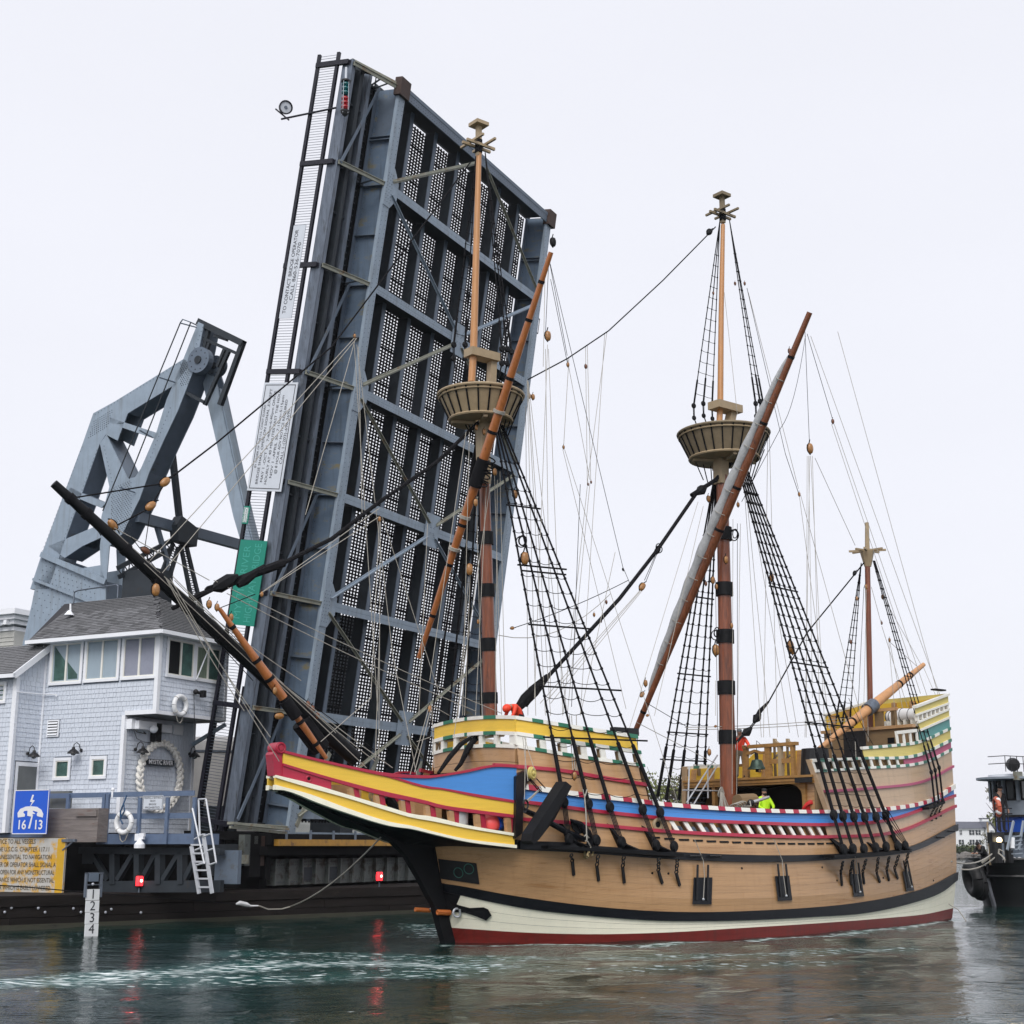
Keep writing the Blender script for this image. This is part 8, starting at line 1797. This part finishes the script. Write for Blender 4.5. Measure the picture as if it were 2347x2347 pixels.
# tow lines between the ship's stern and the tug
for i,(p0,pts,mt) in enumerate((((2192,1972),[(620,1235),(560,1240)],'rope_w'),((2225,1992),[(700,1230),(520,1330)],'rope_w'))):
    tl=thing('tow_line',['long pale line from the ship stern to the tugboat bitts','short pale line hanging over the tugboat bow'][i],'rope',TG)
    if i==0: A=SF.to(hullp(2180,1974,.05)); A=TG.inv(A)
    else: A=tq(480,1300,-.5)+V((-1.6,-.2,-.45))
    B=tq(690,1235,-1.6) if i else tq(620,1235,-1.2); mb=MB(); mb.tube(catn(A,B,.25,10),.035,5); mb.build('line',M['rope_w'],tl)
    if i: mb=MB(); mb.tube([tq(690,1190,-1.9),tq(685,1235,-1.9),tq(730,1270,-2.2),tq(755,1310,-2.6)],.04,5); mb.tube([tq(690,1190,-1.9),tq(740,1215,-2.2),tq(745,1250,-2.2)],.03,5); mb.tube([tq(580,1280,-1.6),tq(500,1340,-1.3)],.06,6); mb.build('loop',M['rope_w'],tl)
mb=MB(); A=hullp(2174,2072,.1); mb.tube([A,A+V((.3,-.2,-.2)),A+V((.6,-.6,-1.0))],.02,5); mb.build('loose_line',M['rope_w'],ship)
# ---------------------------------------------------------------- FAR SHORE
def G(u,v,y): r=ray(u,v); k=y/r.y; return V((r.x*k,y,EYE+r.z*k))
M['hill']=mk('hazy spring woodland',(.10,.105,.09),.95,var=.3,vscale=.05,detail=8); M['land']=mk('shore grass',(.06,.075,.03),.95,var=.35,vscale=.3); M['rock']=mk('shore rock',(.14,.13,.12),.9,var=.4,vscale=.6,bump=.5,bscale=1)
rnd=random.Random(11)
def ridge(y,x0,x1,h,amp,dep,name,mat,n=160,seed=1):
    r=random.Random(seed); ph=[(r.uniform(0,6.3),r.uniform(.5,1.5)) for _ in range(9)]; rows=[]
    for j in range(6):
        row=[]
        for i in range(n+1):
            x=lerp(x0,x1,i/n); hh=h+amp*sum(math.sin(x/(60/(k+1))*q+p)/(k+1) for k,(p,q) in enumerate(ph)); hh+=r.uniform(-.35,.35)*amp*.3; row.append(V((x,y+dep*j/5,[0,.45,.78,.93,1,.8][j]*max(hh,.5)-.3)))
        rows.append(row)
    mb=MB(); mb.grid(rows); o=mb.build(name,mat,None,smooth=False,kind='structure'); return o
ridge(900,-900,1100,21,3.5,200,'hills',M['hill'],500,5)
ridge(322,-500,140,2.2,.5,60,'shore',M['land'],200,3)
# rocks of the sea wall and the lawn bank
mb=MB()
for i in range(300):
    x=rnd.uniform(80,140); mb.ball((x,rnd.uniform(317,322),rnd.uniform(0,1.0)),rnd.uniform(.5,1.1),6,4,(1.2,.8,.7))
mb.build('shore_rocks',M['rock'],None,kind='stuff')['label']='grey rocks of the far river bank'
bank=MB()
zh0=2.0
# white house
HF=Frame((G(2185,1950,330).x,330,0),R_(6)); hh=thing('white_house','large white two storey house with black shutters and grey roof across the river','house',HF)
hq=lambda x,y,yy=0:HF.on(*kT(x,y),1,yy)
M['wh']=mk('white clapboard',(.80,.82,.84),.6,var=.03); M['wroof']=mk('slate roof',(.10,.105,.13),.8,var=.1,vscale=1); M['shut']=mk('black shutter',(.03,.035,.045),.6,var=0)
a=hq(150,960); b=hq(545,1165); zg=1.2; mb=MB(); mb.box((a.x-2,0,zg),(b.x,9,a.z)); mb.build('wall',M['wh'],hh)
zr=hq(400,885,4).z; mb=MB(); mb.prism([(a.x-2.3,-.5,a.z),(a.x-2.3,4.5,zr),(a.x-2.3,9.5,a.z)],(b.x-a.x+2.6,0,0)); R1_=mb.build('roof',M['wroof'],hh)
g0=hq(545,960,-.8); g1_=hq(650,1165,-.8); mb=MB(); mb.prism([(g0.x,-1,zg),(g1_.x,-1,zg),(g1_.x,-1,g0.z-.3),((g0.x+g1_.x)/2,-1,hq(600,905,-1).z),(g0.x,-1,g0.z+.2)],(0,9,0)); mb.build('gable_wing',M['wh'],hh)
mb=MB(); mm=(g0.x+g1_.x)/2; mb.prism([(g0.x-.3,-1.3,g0.z-.1),(mm,-1.3,hq(600,898,-1).z),(mm,-1.3,hq(600,890,-1).z+.2),(g0.x-.4,-1.3,g0.z+.3)],(0,9.5,0)); mb.prism([(g1_.x+.3,-1.3,g0.z-.5),(mm,-1.3,hq(600,898,-1).z),(mm,-1.3,hq(600,890,-1).z+.2),(g1_.x+.4,-1.3,g0.z-.1)],(0,9.5,0)); mb.build('roof',M['wroof'],hh)
c=hq(530,880,4); mb=MB(); mb.box((c.x-.8,3.5,zr-2),(c.x+.8,5,hq(530,855,4).z)); mb.build('chimney',M['wh'],hh); mb=MB(); mb.box((c.x-.95,3.4,hq(530,855,4).z),(c.x+.95,5.1,hq(530,845,4).z)); mb.build('chimney_cap',M['wroof'],hh)
for (x0,x1,y0,y1,yy) in ((252,278,980,1030,0),(357,415,980,1030,0),(428,485,980,1030,0),(527,548,980,1030,-.0),(585,600,982,1030,-1),(604,628,982,1030,-1),(243,300,1085,1138,0),(362,418,1085,1138,0),(432,490,1085,1138,0),(588,618,1088,1138,-1)):
    a=hq(x0,y0,yy);b=hq(x1,y1,yy); w=(b.x-a.x)*.25; mb=MB(); mb.box((a.x+w,yy-.1,b.z),(b.x-w,yy-.02,a.z)); wi=mb.build('window',M['glass'],hh)
    for q0,q1 in ((a.x,a.x+w),(b.x-w,b.x)): mb=MB(); mb.box((q0,yy-.14,b.z),(q1,yy-.02,a.z)); mb.build('shutter',M['shut'],wi)
    mb=MB(); mb.box(((a.x+b.x)/2-.04,yy-.13,b.z),((a.x+b.x)/2+.04,yy-.1,a.z)); mb.box((a.x+w,yy-.13,(a.z+b.z)/2-.04),(b.x-w,yy-.1,(a.z+b.z)/2+.04)); mb.build('muntin',M['wh'],wi)
mb=MB(); mb.box((hq(150,965).x-2,-.3,hq(400,972).z),(b.x,-.0,hq(400,958).z)); mb.build('eave',M['wh'],hh)
# hedges on the bank
M['leaf1']=mk('spring foliage',(.14,.16,.04),.8,var=.35,vscale=.4,rand=.15); M['leaf2']=mk('dark foliage',(.04,.06,.025),.85,var=.35,vscale=.4); M['leaf3']=mk('olive spring buds',(.15,.135,.07),.85,var=.3,vscale=.4); M['trunk']=mk('bark',(.07,.055,.045),.9,var=.3)
def tree(label,P,h,w,mat,dens=900,leaf=.35,name='tree',trunk=True,seed=0,parent=None,grp=None):
    r=random.Random(seed); P=V(P); t=thing(name,label,name.replace('_',' '),None,loc=P,group=grp)
    if trunk:
        mb=MB(); mb.tube([V((0,0,-.5)),V((.1*w*.1,0,h*.3)),V((0,0,h*.75))],[h*.025,h*.018,h*.006],7)
        for k in range(14):
            z=h*r.uniform(.25,.7); a=r.uniform(0,6.28); L_=w*r.uniform(.3,.5); mb.tube([V((0,0,z)),V((math.cos(a)*L_*.5,math.sin(a)*L_*.5,z+L_*.5)),V((math.cos(a)*L_,math.sin(a)*L_,z+L_*1.1))],[h*.008,h*.005,h*.002],5)
        mb.build('trunk',M['trunk'],t)
    mb=MB(); cl=[]
    for k in range(26):
        a=r.uniform(0,6.28); rr=math.sqrt(r.random()); z=r.uniform(.25 if trunk else .1,1)**.8; sc=math.sin(math.pi*min(1,max(.08,z*.92)))**.5; cl.append((V((math.cos(a)*rr*w*.45*sc,math.sin(a)*rr*w*.45*sc,h*z*.93)),w*r.uniform(.08,.17)))
    for k in range(dens):
        c,R=r.choice(cl); d=V((r.gauss(0,1),r.gauss(0,1),r.gauss(0,1))).normalized()*R*r.uniform(.3,1.1); p=c+d; x=V((r.gauss(0,1),r.gauss(0,1),r.gauss(0,1))).normalized()*leaf*r.uniform(.5,1.2); y=x.cross(V((r.gauss(0,1),r.gauss(0,1),r.gauss(0,1)))).normalized()*x.length*.7; mb.add([p-x,p-y,p+x,p+y],[(0,1,2,3)])
    mb.build('crown',M[mat],t); return t
for i,(u,w_,h_,m_) in enumerate(((2205,8,1.5,'leaf2'),(2222,5,1.6,'leaf1'),(2236,5,1.3,'leaf1'),(2192,5,1.5,'leaf2'))):
    p=G(u,1950,324); tree(['dark clipped hedge left of the lawn','light green shrub below the white house','second light green shrub nearer the tugboat','dark shrub beside the ship stern'][i],(p.x,324,1.0),h_,w_,m_,500,.3,'shrub',False,i)
p=G(2277,1930,338); tree('light green spring tree right of the white house',(p.x,338,1.5),9,6,'leaf1',700,.35,seed=21)
p=G(2282,1880,345); tree('thin bare spring tree behind the tugboat railing',(p.x,345,1.5),16,5,'leaf3',260,.25,seed=22)
p=G(2262,1940,327); tree('small brown leafless tree in front of the white house gable',(p.x,327,1.5),4.5,3,'leaf3',200,.18,seed=23)
for i,(u,hv,w_,m_,lb) in enumerate(((1512,1768,13,'leaf1','yellow green spring tree seen over the ship waist'),(1540,1778,12,'leaf3','olive budding tree beside the yellow green one over the waist'),(1565,1795,11,'leaf1','lower yellow green tree behind the starboard shrouds'),(1592,1800,12,'leaf3','olive tree behind the deck ladder'))):
    p=G(u,hv,300); tree(lb,(p.x,300,1.5),p.z-1.5,w_,m_,1100,.38,seed=30+i)
# pale building with cornice at the left edge
LB=thing('pale_building','pale clapboard building with white cornice at the far left edge','building',BF); c=BF.on(30,1400,1,30); e=BF.on(48,1500,1,30)
bz=lambda v:BF.on(30,v,1,30).z
xr=BF.on(44,1480,1,30).x; M['pb']=mk('cream clapboard',(.50,.50,.47),.7,var=.05)
mb=MB(); mb.box((xr-30,30,-1),(xr-.6,45,bz(1445))); mb.build('wall',M['pb'],LB)
for v0,v1,o in ((1400,1412,.9),(1412,1422,.6),(1422,1432,.35),(1436,1445,.0)): mb=MB(); mb.box((xr-30,30-o-.1,bz(v1)),(xr-.6+o,45,bz(v0))); mb.build('cornice',M['trim'],LB)
for k in range(14): mb=MB(); z=bz(1445)-.5-k*.32; mb.box((xr-30,29.95,z),(xr-.6,30.01,z+.03)); mb.build('clapboard',M['pb'],LB)
for k in range(9): mb=MB(); x=xr-1-k*.9; mb.box((x,29.2,bz(1434)),(x+.3,29.99,bz(1424))); mb.build('bracket',M['trim'],LB)
# ---------------------------------------------------------------- WATER
mw=bpy.data.materials.new('river water'); mw.use_nodes=True; nt=mw.node_tree; b=nt.nodes['Principled BSDF']; L=nt.links.new; N=nt.nodes.new
b.inputs['Roughness'].default_value=.05; b.inputs['IOR'].default_value=1.33; b.inputs['Specular IOR Level'].default_value=.22
tc=N('ShaderNodeTexCoord')
def nz(sc,st,det=3,rot=0):
    mp=N('ShaderNodeMapping'); mp.inputs['Scale'].default_value=st; mp.inputs['Rotation'].default_value=(0,0,rot); n=N('ShaderNodeTexNoise'); n.inputs['Scale'].default_value=sc; n.inputs['Detail'].default_value=det; L(tc.outputs['Object'],mp.inputs[0]); L(mp.outputs[0],n.inputs['Vector']); return n
n1=nz(.9,(1,1.6,1),5,.3); n2=nz(4.5,(1,1.5,1),4,-.4); n3=nz(.12,(1,1,1),3)
a1=N('ShaderNodeMath'); a1.operation='MULTIPLY_ADD'; a1.inputs[1].default_value=.42; L(n2.outputs[0],a1.inputs[0]); L(n1.outputs[0],a1.inputs[2])
bp=N('ShaderNodeBump'); bp.inputs['Distance'].default_value=.055; bp.inputs['Strength'].default_value=1; L(a1.outputs[0],bp.inputs['Height']); L(bp.outputs[0],b.inputs['Normal'])
at=N('ShaderNodeAttribute'); at.attribute_name='foam'
n4=nz(2.6,(1,2.0,1),7,.1); n5=nz(.5,(1,1.5,1),3)
ad=N('ShaderNodeMath'); ad.operation='MULTIPLY_ADD'; ad.inputs[1].default_value=.24; L(at.outputs['Fac'],ad.inputs[0]); L(n4.outputs[0],ad.inputs[2])
mr=N('ShaderNodeMapRange'); mr.inputs[1].default_value=.69; mr.inputs[2].default_value=.84; L(ad.outputs[0],mr.inputs[0])
ft=N('ShaderNodeMapRange'); ft.inputs[1].default_value=.15; ft.inputs[2].default_value=1.; ft.inputs[4].default_value=.8; L(at.outputs['Fac'],ft.inputs[0])
mxb=N('ShaderNodeMixRGB'); mxb.inputs[1].default_value=(.004,.022,.019,1); mxb.inputs[2].default_value=(.035,.13,.12,1); L(ft.outputs[0],mxb.inputs[0])
mx=N('ShaderNodeMixRGB'); L(mr.outputs[0],mx.inputs[0]); L(mxb.outputs[0],mx.inputs[1]); mx.inputs[2].default_value=(.75,.8,.8,1); L(mx.outputs[0],b.inputs['Base Color'])
rr=N('ShaderNodeMapRange'); rr.inputs[3].default_value=.04; rr.inputs[4].default_value=.6; L(mr.outputs[0],rr.inputs[0]); rt=N('ShaderNodeMath'); rt.operation='MULTIPLY_ADD'; rt.inputs[1].default_value=.30; L(ft.outputs[0],rt.inputs[0]); L(rr.outputs[0],rt.inputs[2]); L(rt.outputs[0],b.inputs['Roughness'])
def wz(u,v): p=GF.on(u,v,2,0); return (p.x,p.y)
streaks=[([wz(0,2255),wz(350,2235),wz(600,2212),wz(850,2208),wz(1060,2215)],1.9,.9),([wz(560,2185),wz(800,2190),wz(1000,2196)],1.3,.62),([wz(300,2250),wz(700,2240),wz(1000,2232)],1.5,.62),
 ([wz(1020,2166),wz(1200,2168),wz(1343,2168),wz(1505,2165),wz(1686,2157),wz(1850,2148),wz(2081,2126),wz(2180,2108)],.45,.95),([wz(1100,2200),wz(1400,2196),wz(1700,2190),wz(2050,2175)],1.2,.62),([wz(960,2120),wz(1010,2150)],.8,.7),
 ([wz(1300,2225),wz(1600,2215),wz(1900,2205)],1.,.55)]
def segd(p,a,b):
    ax,ay=a;bx,by=b;px,py=p; dx,dy=bx-ax,by-ay; k=max(0,min(1,((px-ax)*dx+(py-ay)*dy)/(dx*dx+dy*dy+1e-9))); return math.hypot(px-ax-k*dx,py-ay-k*dy)
w=MB(); xs=[-26+.5*i for i in range(0,125)]; ys=[18+.5*i for i in range(0,110)]
wv=[(random.uniform(0,6.28),random.uniform(-1.2,1.2),random.uniform(1.2,4.5)) for _ in range(14)]
def wh(x,y):
    return sum(.006*l*.5*math.sin((x*math.sin(a*.9)+y*math.cos(a*.9))*6.28/l+ph) for ph,a,l in wv)
rows=[[V((x,y,wh(x,y)*min(1,(x+26)/4,(36-x)/4,(y-18)/3,(72.5-y)/6))) for x in xs] for y in ys]
w.grid(rows)
# the rest of the river: a frame of big quads around the fine patch, out to the horizon
X0,X1,Y0,Y1=xs[0],xs[-1],ys[0],ys[-1]
for (a,b_,c_,d_) in (((-950,-60),(1150,-60),(1150,Y0),(-950,Y0)),((-950,Y0),(X0,Y0),(X0,Y1),(-950,Y1)),((X1,Y0),(1150,Y0),(1150,Y1),(X1,Y1)),((-950,Y1),(1150,Y1),(1150,1250),(-950,1250))):
    w.add([(a[0],a[1],0),(b_[0],b_[1],0),(c_[0],c_[1],0),(d_[0],d_[1],0)],[(0,1,2,3)])
wo_=w.build('water',mw,None,smooth=True,kind='structure')
att=wo_.data.attributes.new('foam','FLOAT','POINT'); vals=[]
for v in w.v:
    f=0
    if X0<v[0]<X1 and Y0<v[1]<Y1:
        for pl,wd,am in streaks:
            d=min(segd((v[0],v[1]),a,b_) for a,b_ in zip(pl,pl[1:])); f=max(f,am*math.exp(-(d/wd)**2))
    vals.append(f)
att.data.foreach_set('value',vals)
# ---------------------------------------------------------------- HAZE: the damp air over the river
hzm=bpy.data.materials.new('damp air'); hzm.use_nodes=True; nt=hzm.node_tree; nt.nodes.clear(); o_=nt.nodes.new('ShaderNodeOutputMaterial'); pv=nt.nodes.new('ShaderNodeVolumePrincipled'); pv.inputs['Color'].default_value=(.9,.93,1,1); pv.inputs['Density'].default_value=.00012; nt.links.new(pv.outputs[0],o_.inputs['Volume'])
mb=MB(); mb.box((-1000,-80,-2.2),(1200,1300,45)); mb.build('haze',hzm,None,kind='stuff')['label']='thin damp haze over the river'
